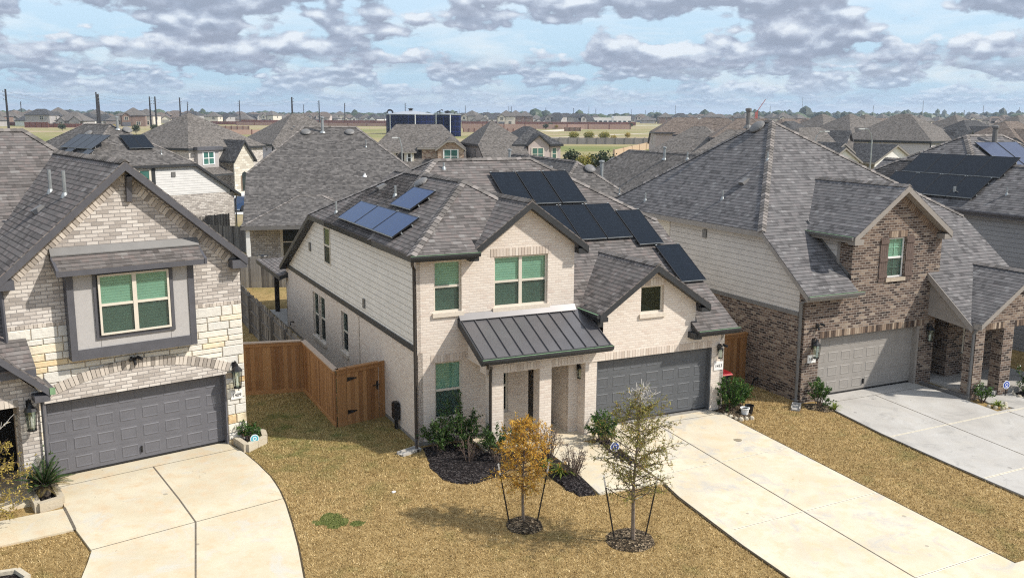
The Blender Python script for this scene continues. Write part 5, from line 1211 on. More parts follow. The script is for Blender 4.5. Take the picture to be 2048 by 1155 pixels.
def sapling(name, label, loc, H, tr, c0, cr, leafm, nb, nleaf, seed, bare=0.0, lean=(0, 0), shape=.75, ll=.055, lw=.012):
    r = random.Random(seed); root = thing(name, label, 'tree', loc)
    tp = [Vector((lean[0] * z * z / H + .02 * math.sin(z * 2.1 + seed), lean[1] * z * z / H + .015 * math.cos(z * 1.7), z)) for z in np.linspace(-.1, H * .97, 10)]
    m = MB(); m.tube(tp, tr, 7, tr * .18); m.build('trunk', M['bark'], root)
    def at(z):
        f = max(0, min(.999, (z + .1) / (H * .97 + .1))) * 9; i = int(f); return tp[i].lerp(tp[min(9, i + 1)], f - i)
    bm_ = MB(); lm = MB(); pm = MB()
    for b in range(nb):
        f = (b + r.random()) / nb; z = c0 + (H - c0) * f * .97
        prof = (math.sin(math.pi * min(1, (f * .86 + .14))) ** shape) * (1 - .25 * f)
        L = cr * (prof * r.uniform(.65, 1.15) + .1); a = b * 2.399 + r.uniform(-.5, .5)
        isb = bare > 0 and f > 1 - bare
        rise = r.uniform(.15, .55) + .5 * f
        o = at(z); d = Vector((math.cos(a), math.sin(a), rise)).normalized()
        pts = [o]; q = o.copy(); dd = d.copy()
        for k in range(4):
            dd = (dd + rv(r) * .18 + Vector((0, 0, .06 if isb else -.05))).normalized(); q = q + dd * (L / 4); pts.append(q.copy())
        (pm if isb else bm_).tube(pts, .014 if isb else .012 * (1.2 - f * .6), 4, .006 if isb else .003, cap=False)
        nt = int(5 + L * 9)
        for k in range(nt):
            g = r.uniform(.15, 1) * 3.999; i = int(g); base = pts[i].lerp(pts[i + 1], g - i)
            td = (dd * .5 + rv(r) * .9 + Vector((0, 0, .25 if isb else -.05))).normalized(); tl = r.uniform(.12, .3) * (1.1 - .35 * f)
            tip = base + td * tl
            (pm if isb else bm_).tube([base, base.lerp(tip, .5) + rv(r) * .015, tip], .009 if isb else .005, 3, .004 if isb else .002, cap=False)
            if isb and r.random() < .8: continue
            for j in range(nleaf):
                w_ = base.lerp(tip, r.random()) + rv(r) * .02
                leaf(lm, w_, td + rv(r) * .9, rv(r), ll * r.uniform(.6, 1.4), lw * r.uniform(.7, 1.3), min(1, max(0, r.gauss(.5, .25))))
    bm_.build('branches', M['twig'], root)
    if pm.F: pm.build('bare_twigs', M['paletwig'], root)
    lm.build('foliage', M[leafm], root)
    return root
t1 = W('B', -4.97, -4.95); t2 = W('B', -3.02, -6.85)
sapling('young_tree', 'staked sapling with feathery orange autumn foliage', t1 + Vector((0, 0, .08)), 2.62, .042, .8, .84, 'orange_needle', 66, 15, 3, lean=(.0, .0), ll=.055, lw=.010)
sapling('young_tree', 'taller staked sapling with sparse olive foliage and bare white top', t2 + Vector((0, 0, .08)), 3.78, .055, 1.1, 1.12, 'olive_needle', 90, 11, 8, bare=.15, lean=(.03, .0), ll=.05, lw=.010)
# the same tree's bare crown peeking in at the left edge
sapling('young_tree', 'yellow-leaved shrubby tree with bare pale top at the left edge', W('A', -1.9, -2.6), 2.9, .04, .35, 1.0, 'yellow_leaf', 60, 7, 15, bare=.3, ll=.07, lw=.016)

def stake(a, b, label):
    root = thing('tree_stake', label, 'stake', a, 0, 'stakes holding the two saplings')
    d = b - a; m = MB(); m.tube([d * -.06, d * .82], .02, 5); m.build('stake_shaft', M['black'], root)
    m = MB(); m.tube([d * .821, d], .022, 5); m.build('stake_tip', M['stakewhite'], root)
    return d
def strap(a, b, label):
    root = thing('tree_strap', label, 'strap', a, 0, 'straps tying the saplings to their stakes'); d = b - a
    mid = d * .5 + Vector((0, 0, -.05)); m = MB(); m.tube([Vector((0, 0, 0)), mid, d], .012, 4); m.build('strap_band', M['black'], root)
for (tu, tv, s1, s2, nm, th) in ((-4.97, -4.95, (-5.30, -4.86), (-4.62, -5.02), 'orange sapling', 1.28), (-3.02, -6.85, (-3.30, -6.5), (-2.55, -6.7), 'sparse sapling', 1.1)):
    c = W('B', tu, tv)
    for (su, sv_), lr, out in ((s1, 'left', -.28), (s2, 'right', .28)):
        a = W('B', su, sv_) + Vector((0, 0, .03)); b = a + Vector((out, .05, 1.55))
        d = stake(a, b, f'black white-tipped stake leaning {lr} of the {nm}')
        strap(a + d * .82, c + Vector((0, 0, th)), f'black strap from the {lr} stake to the {nm}')

def shrub(name, label, loc, H, R, nst, leafm, seed, nl=46, ll=.06, lw=.02, up=.9, stemm='twig', cat='shrub', group=None, jag=.35, flower=0):
    r = random.Random(seed); root = thing(name, label, cat, loc, 0, group); st = MB(); lm = MB(); fm2 = MB()
    for s in range(nst):
        a = s * 2.399 + r.random(); rad = R * math.sqrt(r.random()) * .9; h = H * r.uniform(1 - jag * 1.6, 1.0) * (1 - .3 * (rad / R) ** 2)
        p0 = Vector((math.cos(a) * rad * .25, math.sin(a) * rad * .25, -.05)); p3 = Vector((math.cos(a) * rad, math.sin(a) * rad, h))
        pts = [p0, p0.lerp(p3, .35) + Vector((0, 0, h * .1)) + rv(r) * .04, p0.lerp(p3, .7) + Vector((0, 0, h * .08)) + rv(r) * .05, p3]
        st.tube(pts, .012, 4, .004, cap=False)
        for k in range(nl):
            g = r.uniform(.22, 1) ** .8 * 2.999; i = int(g); b = pts[i].lerp(pts[i + 1], g - i) + rv(r) * .05
            ax = (pts[i + 1] - pts[i]).normalized(); d = (rv(r) + ax * .7 + Vector((0, 0, .25))).normalized()
            leaf(lm, b, d, rv(r), ll * r.uniform(.7, 1.3), lw * r.uniform(.7, 1.3), min(1, max(0, r.gauss(.5, .25))))
            if flower and r.random() < flower: leaf(fm2, b + d * .05, rv(r), rv(r), .05, .025, r.random())
        # side sprays
        for k in range(2):
            i = r.randint(1, 2); b = pts[i]; d = (rv(r) * .8 + Vector((math.cos(a), math.sin(a), .5))).normalized(); e = b + d * r.uniform(.12, .3) * H
            st.tube([b, e], .006, 3, .003, cap=False)
            for j in range(nl // 3): leaf(lm, b.lerp(e, r.random()) + rv(r) * .03, d + rv(r) * .8, rv(r), ll * r.uniform(.7, 1.3), lw, min(1, max(0, r.gauss(.5, .25))))
    st.build('stems', M[stemm], root); lm.build('leaves', M[leafm], root)
    if fm2.F: fm2.build('flowers', M['white_flower'], root)
    return root
up_ = Vector((0, 0, .05))
shrub('shrub', 'dark green shrub at the left corner below the front window', W('B', -5.2, .15) + up_, 1.2, .62, 20, 'dark_leaf', 31, 95)
shrub('shrub', 'tall dark green shrub with a shoot reaching over the window', W('B', -4.5, .1) + up_, 1.8, .62, 22, 'dark_leaf', 32, 90, jag=.45)
shrub('shrub', 'dark green shrub beside the first porch column downspout', W('B', -3.95, -.95) + up_, 1.15, .5, 14, 'dark_leaf', 33, 70)
shrub('shrub', 'low dark green shrub half behind the orange sapling', W('B', -3.2, -.85) + up_, .85, .35, 9, 'dark_leaf', 34, 42)
shrub('twiggy_shrub', 'bare brown twigs in front of the dark window shrubs', W('B', -4.75, -1.0) + up_, .95, .32, 16, 'dead_twig_leaf', 35, 6, .04, .01)
shrub('twiggy_shrub', 'bare reddish twigs near the first porch column', W('B', -4.05, -1.35) + up_, .7, .22, 9, 'dead_twig_leaf', 36, 4, .04, .01)
shrub('twiggy_shrub', 'leafless brown bush at the top of the walkway mulch strip', W('B', -2.5, -1.6) + up_, 1.15, .48, 26, 'dead_twig_leaf', 37, 30, .035, .011)
shrub('twiggy_shrub', 'leafless brown bush at the lower end of the walkway mulch strip', W('B', -2.45, -2.95) + up_, 1.0, .52, 26, 'dead_twig_leaf', 38, 30, .035, .011)
shrub('shrub', 'bright green shrub between porch column and garage door', W('B', -.42, -1.15) + up_, 1.15, .6, 17, 'glossy_leaf', 39, 95)
shrub('shrub', 'bushy bright green shrub at the right garage pier', W('B', 5.05, -.25) + up_, 1.3, .72, 26, 'glossy_leaf', 40, 110)
shrub('shrub', 'bright green sprig shrub right of the potted plants', W('B', 5.62, .0) + up_, 1.2, .5, 15, 'glossy_leaf', 41, 80)
shrub('shrub', 'glossy shrub at the left garage pier of the dark brick house', W('C', -.36, -.55) + up_, 1.25, .5, 13, 'glossy_leaf', 42, 75, jag=.45)
shrub('shrub', 'small shrub with white blossom by the brick porch column', W('C', 5.45, -2.35) + up_, .75, .35, 12, 'glossy_leaf', 43, 46, flower=.08)
shrub('shrub', 'large white-flowered shrub at the right edge by the porch', W('C', 7.9, -2.45) + up_, 1.1, .75, 20, 'glossy_leaf', 44, 60, flower=.1)
shrub('shrub', 'dark low shrub at the right edge below the flowered one', W('C', 8.3, -3.0) + up_, .6, .5, 10, 'dark_leaf', 45, 40)
shrub('shrub', 'small green shrub in the limestone planter by the house number', W('A', 5.45, -.1) + Vector((0, 0, .12)), .62, .48, 12, 'glossy_leaf', 46, 50)
shrub('shrub', 'tall thin green shrub against the slate garage jamb', W('A', -.22, -.2) + Vector((0, 0, .1)), 1.2, .22, 5, 'glossy_leaf', 47, 46)
def tuft(name, label, loc, n, L, mat, seed, sp=.5, cat='grass tuft', wd=.014):
    r = random.Random(seed); m = MB(); root = thing(name, label, cat, loc)
    for k in range(n):
        a = r.random() * 6.283; e = r.uniform(.25, 1.25); ln = L * r.uniform(.6, 1.1); d = Vector((math.cos(a) * math.sin(e), math.sin(a) * math.sin(e), math.cos(e))); s = Vector((-math.sin(a), math.cos(a), 0)) * wd
        p = Vector((r.uniform(-.04, .04), r.uniform(-.04, .04), 0)); q = p + d * ln * .6; t_ = q + (d + Vector((0, 0, -.9))).normalized() * ln * .45; tn = min(1, max(0, r.gauss(.5, .25)))
        m.face([p - s, p + s, q + s * .8, q - s * .8], tone=tn); m.face([q - s * .8, q + s * .8, t_], tone=tn)
    m.build('blades', M[mat], root); return root
tuft('grass_tuft', 'lime green strappy tuft in the walkway mulch strip', W('B', -2.75, -2.75) + up_, 80, .5, 'lime_blade', 51)
tuft('grass_tuft', 'smaller green tuft behind the lime green one', W('B', -2.85, -2.1) + up_, 55, .38, 'lime_blade', 52)
tuft('grass_tuft', 'low green tuft at the foot of the brick pier shrub', W('C', -.1, -1.0) + up_, 60, .35, 'lime_blade', 53)
tuft('grass_tuft', 'low green strappy edging plants by the brick porch column', W('C', 5.45, -2.95) + up_, 70, .35, 'lime_blade', 54)
tuft('grass_tuft', 'small pale tuft inside the limestone planter', W('A', 5.55, -.45) + Vector((0, 0, .12)), 40, .25, 'lime_blade', 55)
# sago-like plant: stiff fronds round a woody centre
def sago(loc, label):
    r = random.Random(9); root = thing('fronded_plant', label, 'plant', loc); m = MB(); dm = MB(); rm = MB()
    for k in range(46):
        a = k * 2.399; e = .25 + 1.15 * (k / 46) + r.uniform(-.1, .1); L = r.uniform(.6, .85)
        d = Vector((math.cos(a) * math.sin(e), math.sin(a) * math.sin(e), math.cos(e))); p = Vector((0, 0, .22)); pts = [p]
        for i in range(5): d = (d + Vector((0, 0, -.10))).normalized(); p = p + d * L / 5; pts.append(p.copy())
        rm.tube(pts, .008, 3, .003, cap=False); tgt = dm if k > 38 else m
        for i in range(26):
            f = .12 + .88 * i / 26; g = f * 4.999; j = int(g); b = pts[j].lerp(pts[j + 1], g - j); ax = (pts[j + 1] - pts[j]).normalized(); s = ax.cross(Vector((0, 0, 1))); s.normalize()
            for q in (-1, 1):
                leaf(tgt, b, s * q + ax * .8 + Vector((0, 0, .25)), Vector((0, 0, 1)), .15 * math.sin(math.pi * min(.95, f * .8 + .2)) + .03, .010, min(1, max(0, r.gauss(.5, .22))))
    rm.build('stems', M['twig'], root); m.build('fronds', M['frond'], root); dm.build('dry_fronds', M['dry_frond'], root)
    m = MB(); m.lathe((0, 0, 0), [(.12, -.05), (.16, .08), (.12, .22), (.03, .3)], 9); m.build('stump', M['bark'], root)
sago(W('A', -.36, -1.05) + Vector((0, 0, .12)), 'dark green stiff-fronded plant in the left limestone planter')

# ------------------------------------------------------------------ small things
def yard_sign(label, loc, face, mats, r=.14, h=.5, sides=8):
    root = thing('yard_sign', label, 'sign', loc, face)
    m = MB(); m.box(-.012, .012, -.012, .012, -.15, h); m.build('sign_stake', M['black'], root)
    def disc(rad, y0, y1, mat, name, zc=0, xc=0, n=sides):
        m = MB(); P = [(xc + rad * math.cos(2 * math.pi * (k + .5) / n), h + zc + rad * math.sin(2 * math.pi * (k + .5) / n)) for k in range(n)]
        m.fprism(front(0), P, -y1, -y0); return m.build(name, M[mat], root)
    disc(r, -.02, 0, mats[0], 'sign_border'); disc(r * .84, -.024, -.0205, mats[1], 'sign_face')
    disc(r * .45, -.027, -.0245, mats[0], 'sign_emblem', zc=.01); disc(r * .28, -.0295, -.0275, mats[1], 'sign_emblem_core', zc=.01, n=6)
    m = MB(); m.box(-r * .5, r * .5, -.027, -.0245, h - r * .68, h - r * .54); m.build('sign_lettering', M[mats[0]], root)
    return root
yard_sign('octagonal blue and white security sign by the front walk', W('B', -.75, -2.35), .3, ('signwhite', 'bluesign'), .15, .42)
yard_sign('round blue security sign before the brick porch column', W('C', 6.75, -2.25), .3, ('signwhite', 'bluesign'), .15, .45, 16)
yard_sign('white and teal round sign in the limestone planter', W('A', 5.42, -.68), .5, ('signwhite', 'tealsign'), .13, .3, 16)
def splash(label, h, u, v, ang):
    root = thing('splash_block', label, 'splash block', W(h, u, v), HS[h][0] + ang, 'concrete splash blocks under downspouts')
    m = MB(); m.box(-.15, .15, -.4, .3, -.05, .04); m.box(-.15, -.11, -.4, .3, .0401, .09); m.box(.11, .15, -.4, .3, .0401, .09); m.box(-.109, .109, .24, .3, .0401, .09); m.build('block', M['concC'], root)
splash('pale splash block at the left front corner of the cream house', 'B', -5.95, .55, -1.2)
splash('pale splash block at the left corner of the dark brick house', 'C', -1.1, -.25, -.8)
# wheeled bin behind the right pier
rb = thing('wheeled_bin', 'black wheeled bin with a red lid beside the garage corner', 'bin', W('B', 5.55, 1.0), BY)
m = MB(); m.hexa([(-.22, -.25, .02), (.22, -.25, .02), (.22, .2, .02), (-.22, .2, .02), (-.27, -.3, .95), (.27, -.3, .95), (.27, .3, .95), (-.27, .3, .95)]); m.build('bin_body', M['black'], rb)
m = MB(); m.hexa([(-.3, -.36, .952), (.3, -.36, .952), (.3, .34, .952), (-.3, .34, .952), (-.25, -.28, 1.03), (.25, -.28, 1.03), (.25, .3, 1.05), (-.25, .3, 1.05)]); m.build('bin_lid', M['red'], rb)
for q in (-1, 1):
    m = MB(); m.tube([(.2 * q, .26, .1), (.26 * q, .26, .1)], .1, 12); m.build('bin_wheel', M['black'], rb)
for (u, v, hh, mt, lb) in ((5.25, -.78, .28, 'white', 'white plant pot beside the bushy garage shrub'), (5.52, -.68, .3, 'black', 'black plant pot beside the bushy garage shrub')):
    pt = thing('plant_pot', lb, 'pot', W('B', u, v))
    m = MB(); m.lathe((0, 0, 0), [(.1, -.02), (.14, hh * .9), (.16, hh * .9), (.16, hh), (.13, hh), (.12, hh - .04)], 14); m.build('pot', M[mt], pt, True)
    m = MB(); m.lathe((0, 0, 0), [(.11, hh - .07), (.125, hh - .04)], 12); m.build('potting_soil', M['mulch'], pt)
# two pale lawn ornaments: litter on the lawn and sprinkler valve cover
m = MB(); m.box(-.05, .05, -.03, .03, 0, .03); o = m.build('litter', M['signwhite']); o.location = W('B', -7.3, -1.95); o.rotation_euler = (0, 0, .6); tag(o, 'tiny white scrap lying on the open lawn', 'litter')
# ------------------------------------------------------------------ houses further back
M['wallpink'] = paint('pinkish_wall', (.40, .27, .22, 1), .9, .15, .05)
M['wallbrown'] = paint('brown_red_wall', (.17, .075, .06, 1), .9, .2, .05)
M['wallgrey'] = paint('grey_fence_wall', (.27, .25, .235, 1), .9, .15, .3)
M['bare'] = paint('bare_path', (.56, .50, .40, 1), .95, .15, .05)
M['pad'] = paint('pale_pad', (.62, .62, .6, 1), .9, .08, .05)
M['fw1'] = paint('far_wall_cream', (.62, .56, .48, 1), .9, .1, .5)
M['fw2'] = paint('far_wall_grey', (.36, .34, .33, 1), .9, .12, .5)
M['fw3'] = paint('far_wall_brown', (.22, .15, .12, 1), .9, .2, .5)
M['fw4'] = paint('far_wall_white', (.78, .76, .73, 1), .9, .06, .5)
M['fw5'] = paint('far_wall_rose', (.48, .41, .385, 1), .9, .1, .5)
M['rf1'] = shingle('far_roof_taupe', [(0.1, (.085, .077, .07, 1)), (.5, (.145, .132, .12, 1)), (.9, (.21, .19, .175, 1))], dark=.15)
M['rf2'] = shingle('far_roof_charcoal', [(0.1, (.035, .035, .037, 1)), (.5, (.065, .065, .068, 1)), (.9, (.12, .12, .122, 1))], dark=.15)
M['rf3'] = shingle('far_roof_brown', [(0.1, (.09, .072, .06, 1)), (.5, (.16, .128, .108, 1)), (.9, (.23, .19, .16, 1))], dark=.15)
M['car'] = paint('blue_car_paint', (.015, .04, .1, 1), .25, .05, 1, spec=.6)

def autowalls(parent, rc, planes, mat, z0=-.3, split=None, upmat=None, drop=.12, name='wall', extra=()):
    u0, u1, v0, v1 = rc
    fz = lambda u, v: zmin(planes, u, v) - drop
    for fr, a0, a1, f in ((front(v0), u0, u1, lambda s: fz(s, v0)), (back(v1), u0, u1, lambda s: fz(s, v1)), (left(u0), v0 + .15, v1 - .15, lambda s: fz(u0, s)), (right(u1), v0 + .15, v1 - .15, lambda s: fz(u1, s))):
        n = 30; top = [(a0 + (a1 - a0) * i / n, f(a0 + (a1 - a0) * i / n)) for i in range(n + 1)]
        # keep only the corner points of the roof line
        keep = [top[0]] + [top[i] for i in range(1, n) if abs((top[i + 1][1] - top[i][1]) - (top[i][1] - top[i - 1][1])) > 1e-4] + [top[-1]]
        if split is None:
            wall(name, M[mat], parent, fr, [(a0, z0), (a1, z0)] + keep[::-1])
        else:
            lo = [(s, min(z, split)) for s, z in top]; 
            wall(name, M[mat], parent, fr, [(a0, z0), (a1, z0)] + lo[::-1])
            up = [(s, z) for s, z in top if z > split + .15]
            if len(up) > 2: wall('siding_wall', M[upmat], parent, fr, [(up[0][0], split + .002), (up[-1][0], split + .002)] + up[::-1], d=.02)
def fwin(parent, fr, s0, s1, z0, z1, cols=1, mat='farglass', frame='frame', d=.0, mid=True):
    b = .09; w = (s1 - s0) / cols; m = MB()
    m.fbox(fr, s0 - b, s1 + b, z1, z1 + b, d, d + .06); m.fbox(fr, s0 - b, s1 + b, z0 - b, z0, d, d + .06)
    for k in range(cols + 1):
        x = s0 + w * k; m.fbox(fr, x - b * (.6 if 0 < k < cols else 1), x + b * (.6 if 0 < k < cols else 1), z0, z1, d, d + .06)
    if mid: m.fbox(fr, s0, s1, (z0 + z1) / 2 - .04, (z0 + z1) / 2 + .04, d, d + .05)
    o = m.build('window', M[frame], parent)
    for k in range(cols):
        part('pane', M[mat], o, lambda g: g.fbox(fr, s0 + w * k, s0 + w * (k + 1), z0, z1, d - .02, d + .03))
    return o
def house(name, label, Q, yaw, group=None): return thing(name, label, 'house', (Q[0], Q[1], -.1), yaw, group)
E5 = 5.65
def four(rc, zs, ms):
    u0, u1, v0, v1 = rc
    return [pl('-u', u0, zs[0], ms[0]), pl('+u', u1, zs[1], ms[1]), pl('-v', v0, zs[2], ms[2]), pl('+v', v1, zs[3], ms[3])]
def gable(parent, u0, u1, v0, v1, ze, m, sh, trim, wallm, zb=-.2, wv=None, th=.25):
    """front-facing gable: roof + its wall"""
    pls = [pl('-u', u0, ze, m), pl('+u', u1, ze, m)]
    roof(parent, [rect(u0, u1, v0, v1)], pls, M[sh], M[trim], th, cap=False)
    c = (u0 + u1) / 2; zt = ze + m * (c - u0)
    wall('gable_wall', M[wallm], parent, front(v0 + .35 if wv is None else wv), [(u0 + .3, zb), (u1 - .3, zb), (u1 - .3, ze + m * .3 - .1), (c, zt - .12), (u0 + .3, ze + m * .3 - .1)])

# N: right-hand neighbour of the dark brick house, given in that house's axes
n0 = W('C', 0, 0, 0); hn = thing('siding_house', 'blue-grey sided house with big dark solar array at the right edge', 'house', (n0.x, n0.y, 0), HS['C'][0])
wingN = [pl('-u', 12.6, 5.65, .7), pl('+u', 17.95, 5.65, .7), pl('-v', -4.5, 5.65, .6)]
roof(hn, [rect(12.6, 17.95, -4.5, 12)], wingN, M['shC'], M['slate'], .25)
mainN = [pl('-u', 12.6, 5.65, .7), (0, .62, 8.68 - .62 * 8.58), pl('+u', 24, 5.65, .7), pl('+v', 15.5, 5.0, .55)]
roof(hn, [[(12.6, 8.0), (14.2, 4.6), (24, 4.6), (24, 15.5), (12.6, 15.5)]], mainN, M['shC'], M['slate'], .25, nosk=lambda p, q: p[1] < 8.1 and q[1] < 8.1)
wall('siding_wall', M['sidN'], hn, left(12.95), [(-4.2, -.3), (15, -.3), (15, 5.6), (-4.2, 5.6)])
wall('front_wall', M['sidN'], hn, front(-4.2), [(12.95, -.3), (17.6, -.3), (17.6, 5.6), (12.95, 5.6)])
wall('rear_wall', M['sidN'], hn, back(15.2), [(12.95, -.3), (23.6, -.3), (23.6, 5), (12.95, 5)])
gutter(hn, left(12.6), -4.5, 12, 5.63, 0, 'slate', False)
zn = lambda u: 5.65 + .7 * (u - 12.6); nn = (-.7, 0, 1)
pipe_vent(hn, (13.35, 6.05, zn(13.35)), .35, .06); pipe_vent(hn, (13.6, 3.6, zn(13.6)), .3, .035)
pipe_vent(hn, (18.2, 8.0, 8.3), .9, .12, 'ventg', 'flue_pipe', True)
HS['N'] = (HS['C'][0], n0.x, n0.y)
gN = 'dark solar panels on the left slope of the right-hand neighbour'
rowsN = ['lower', 'upper']
for r_i in range(2):
    for k in range(4):
        v1_ = 10.3 - .32 * r_i - k * 1.36
        u_ = 13.0 + r_i * 1.28 + .1
        place_panel('N', (u_, v1_, zn(u_)), (0, -1, 0), nn, 'solar', f"dark solar panel, {('farthest', 'second', 'third', 'nearest')[k]} in the {rowsN[r_i]} row of the right edge array", gN, 1.5, 1.34)
for k in range(2):
    place_panel('N', (16.75 + 1.5 * k, 5.7, 8.68 + .62 * (5.7 - 8.58)), (1, 0, 0), (0, -.62, 1), 'solar_pale_sheen', f"pale-reflecting solar panel, {('left', 'right')[k]} one on the small upper slope at the right edge", 'pale solar panels at the right edge', 2.7, 1.45)

# D: white-sided house with two solar arrays behind the stone house
hd = house('siding_house', 'white-sided house with black solar arrays behind the stone house', (-32.5, 72), .85)
rD = (-.3, 13.4, -.3, 14); plD = four(rD, (E5, 2.9, E5, E5), (.64, .67, .64, .64))
roof(hd, [rect(*rD)], plD, M['shG'], M['darktrim'], .25); autowalls(hd, (0, 12.9, 0, 13.7), plD, 'brickD', split=3.1, upmat='sidD')
fwin(hd, front(0), 3.5, 5.3, 3.5, 5.2, 2, d=.03); parts('window_trim', M['darktrim'], hd, [lambda m: m.fbox(front(0), 5.45, 5.75, 3.1, 5.4, .021, .06), lambda m: m.fbox(front(0), 3.0, 3.35, 3.1, 5.4, .021, .06)])
part('wall_vent', M['gutC'], hd, lambda m: m.fbox(front(0), 7.15, 7.5, 4.6, 5.0, .021, .08)); part('utility_box', M['white'], hd, lambda m: m.fbox(front(0), 8.0, 8.4, .9, 1.9, 0, .2)); part('downspout', M['darktrim'], hd, lambda m: m.tube([(13.0, -.15, 2.7), (12.95, -.08, 2.4), (12.95, -.08, 0)], .06, 5))
zD1 = lambda v: E5 + .64 * (v + .3); zD2 = lambda u: E5 + .64 * (u + .3)
dome_vent(hd, (3.3, 5.8, zD2(3.3)), (-.64, 0, 1), .4); dome_vent(hd, (5.6, 3.8, zD1(3.8)), (0, -.64, 1), .4); pipe_vent(hd, (4.9, 4.0, zD1(4.0)), 1.0, .1, 'galv', 'flue_pipe', True); pipe_vent(hd, (6.9, .9, zD1(.9)), .35, .04)
HS['D'] = (.85, -32.5, 72)
gD = 'black solar panels on the white-sided house behind'
for k in range(2): place_panel('D', (4.45 + 1.08 * k, 1.4, zD1(1.4)), (1, 0, 0), (0, -.64, 1), 'solar', f"black solar panel, {('left', 'right')[k]} of the pair on the white-sided house's lit slope", gD, 1.9, 1.06)
for k in range(4): place_panel('D', (1.45, 6.9 - 1.4 * k, zD2(1.45)), (0, -1, 0), (-.64, 0, 1), 'solar', f"black solar panel, {('leftmost', 'second', 'third', 'rightmost')[k]} of the big array on the white-sided house", gD, 1.9, 1.38)
for k in range(2): place_panel('D', (.6, 5.2 - 3.3 * k, zD2(.6)), (0, -1, 0), (-.64, 0, 1), 'solar', f"small black solar panel tucked under the big array, {('left', 'right')[k]} one", gD, .9, 1.3)

M['stoneE'] = brick('pale_stone_blocks', [(0.05, (.4, .36, .3, 1)), (.5, (.52, .485, .41, 1)), (.95, (.62, .59, .53, 1))], (.4, .36, .3, 1), w=.7, h=.3, ms=.03)
# E: grey hip house with stone gable
he = house('brick_house', 'grey hip-roofed house with pale stone arched gable behind the white-sided house', (-38.1, 112.3), 1.1)
rE = (-.3, 13, -.3, 12); plE = four(rE, (E5,) * 4, (.66, .6, .66, .66)); roof(he, [rect(*rE)], plE, M['rf1'], M['darktrim'], .3, cap=False); autowalls(he, (0, 12.7, 0, 11.7), plE, 'brickD')
part('bay_box', M['fw2'], he, lambda m: m.fbox(front(0), .9, 4.3, 3.2, 5.4, .001, .5)); fwin(he, front(-.5), 1.7, 3.5, 3.7, 5.1, 2, frame='white')
part('bay_roof', M['slate'], he, lambda m: m.fbox(front(0), .5, 4.7, 5.35, 5.75, .001, .9))
gable(he, 4.7, 8.7, -2.6, 3, 4.0, 1.25, 'rf2', 'darktrim', 'stoneE')
roof(he, [rect(.6, 4.9, -2.2, 1)], [pl('-v', -2.2, 2.6, .4)], M['rf1'], M['darktrim'], .25, cap=False)
part('arched_window', M['farglassdark'], he, lambda m: m.fprism(front(-2.25), [(6.2, .3), (7.2, .3), (7.2, 2.1), (7.05, 2.5), (6.7, 2.65), (6.35, 2.5), (6.2, 2.1)], .0, .05))
parts('arch_course', M['soldierC'], he, [lambda m: m.fprism(front(-2.25), [(6.05, .3), (6.19, .3), (6.19, 2.15), (6.05, 2.2)], 0, .06), lambda m: m.fprism(front(-2.25), [(7.21, .3), (7.35, .3), (7.35, 2.2), (7.21, 2.15)], 0, .06)])

# G: big brown roof directly behind the cream house
hg = house('brick_house', 'house with huge brown-grey hip roof directly behind the cream house', (-17, 59.2), .2)
rG = (-.1, 11.7, 1.8, 20); plG = four(rG, (E5, E5, 2.75, E5), (.8, .78, .58, .4)); roof(hg, [rect(*rG)], plG, M['shG'], M['gutC'], .22)
autowalls(hg, (.25, 11.4, 2.3, 19.6), plG, 'brickD')
plGp = four((-.1, 8.6, -.1, 7), (2.75, 2.75, 2.75, 2.75), (.45, .45, .45, .45)); roof(hg, [rect(-.1, 8.6, -.1, 7)], plGp, M['shG'], M['gutC'], .25)
for s in (2.3, 4.2, 6.1): fwin(hg, front(2.3), s, s + 1.5, .5, 2.3, 1, mat='farglassdark', d=0)
part('porch_post', M['white'], hg, lambda m: m.box(.2, .45, .1, .35, -.2, 2.5)); part('porch_post', M['white'], hg, lambda m: m.box(4.6, 4.85, .1, .35, -.2, 2.5)); part('porch_post', M['white'], hg, lambda m: m.box(8.0, 8.25, .1, .35, -.2, 2.5))
zG = lambda v: 2.75 + .58 * (v - 1.8); ng = (0, -.58, 1)
dome_vent(hg, (4.0, 11.4, zG(11.4)), ng, .36); dome_vent(hg, (7.2, 11.4, zG(11.4)), ng, .36); pipe_vent(hg, (5.2, 11.5, zG(11.5)), 1.1, .1, 'galv', 'flue_pipe', True); pipe_vent(hg, (8.3, 9.7, zG(9.7)), .5, .04); pipe_vent(hg, (8.0, 6.4, zG(6.4)), .2, .07, 'white')
bbq = thing('barbecue_grill', 'dark covered barbecue grill beside the rear windows', 'grill', (-15.2, 57.0, -.1), .2)
part('grill_hood', M['black'], bbq, lambda m: m.lathe((0, 0, 1.0), [(.1, -.2), (.4, -.1), (.4, .1), (.3, .25), (.05, .3)], 10)); part('grill_cart', M['black'], bbq, lambda m: m.box(-.6, .6, -.25, .25, .0, .85))

# H: lavender-sided house behind
hh = house('siding_house', 'lavender-grey sided house with sharp dark hip roof left of the blue tanks', (-32.2, 128.4), .64)
rH = (-.3, 13, -3.2, 12); plH = four(rH, (E5, E5, 3.9, E5), (.68, .68, .62, .68)); roof(hh, [rect(*rH)], plH, M['rf1'], M['darktrim'], .3, cap=False); autowalls(hh, (0, 12.7, -2.8, 11.7), plH, 'sidH')
fwin(hh, left(0), 4.0, 4.9, 3.2, 5.2, 1, mat='farglassdark', frame='sidH'); parts('wall_vent', M['gutC'], hh, [lambda m: m.fbox(left(0), 2.0, 2.4, 4.7, 5.1, 0, .06), lambda m: m.fbox(left(0), 6.6, 6.9, 1.6, 2.0, 0, .06)])
part('downspout', M['darktrim'], hh, lambda m: m.tube([(-.1, .0, 5.4), (-.06, .0, 0)], .07, 5)); box_vent(hh, (4.2, 2.5, 9.0 - 1.1), (0, -.62, 1))

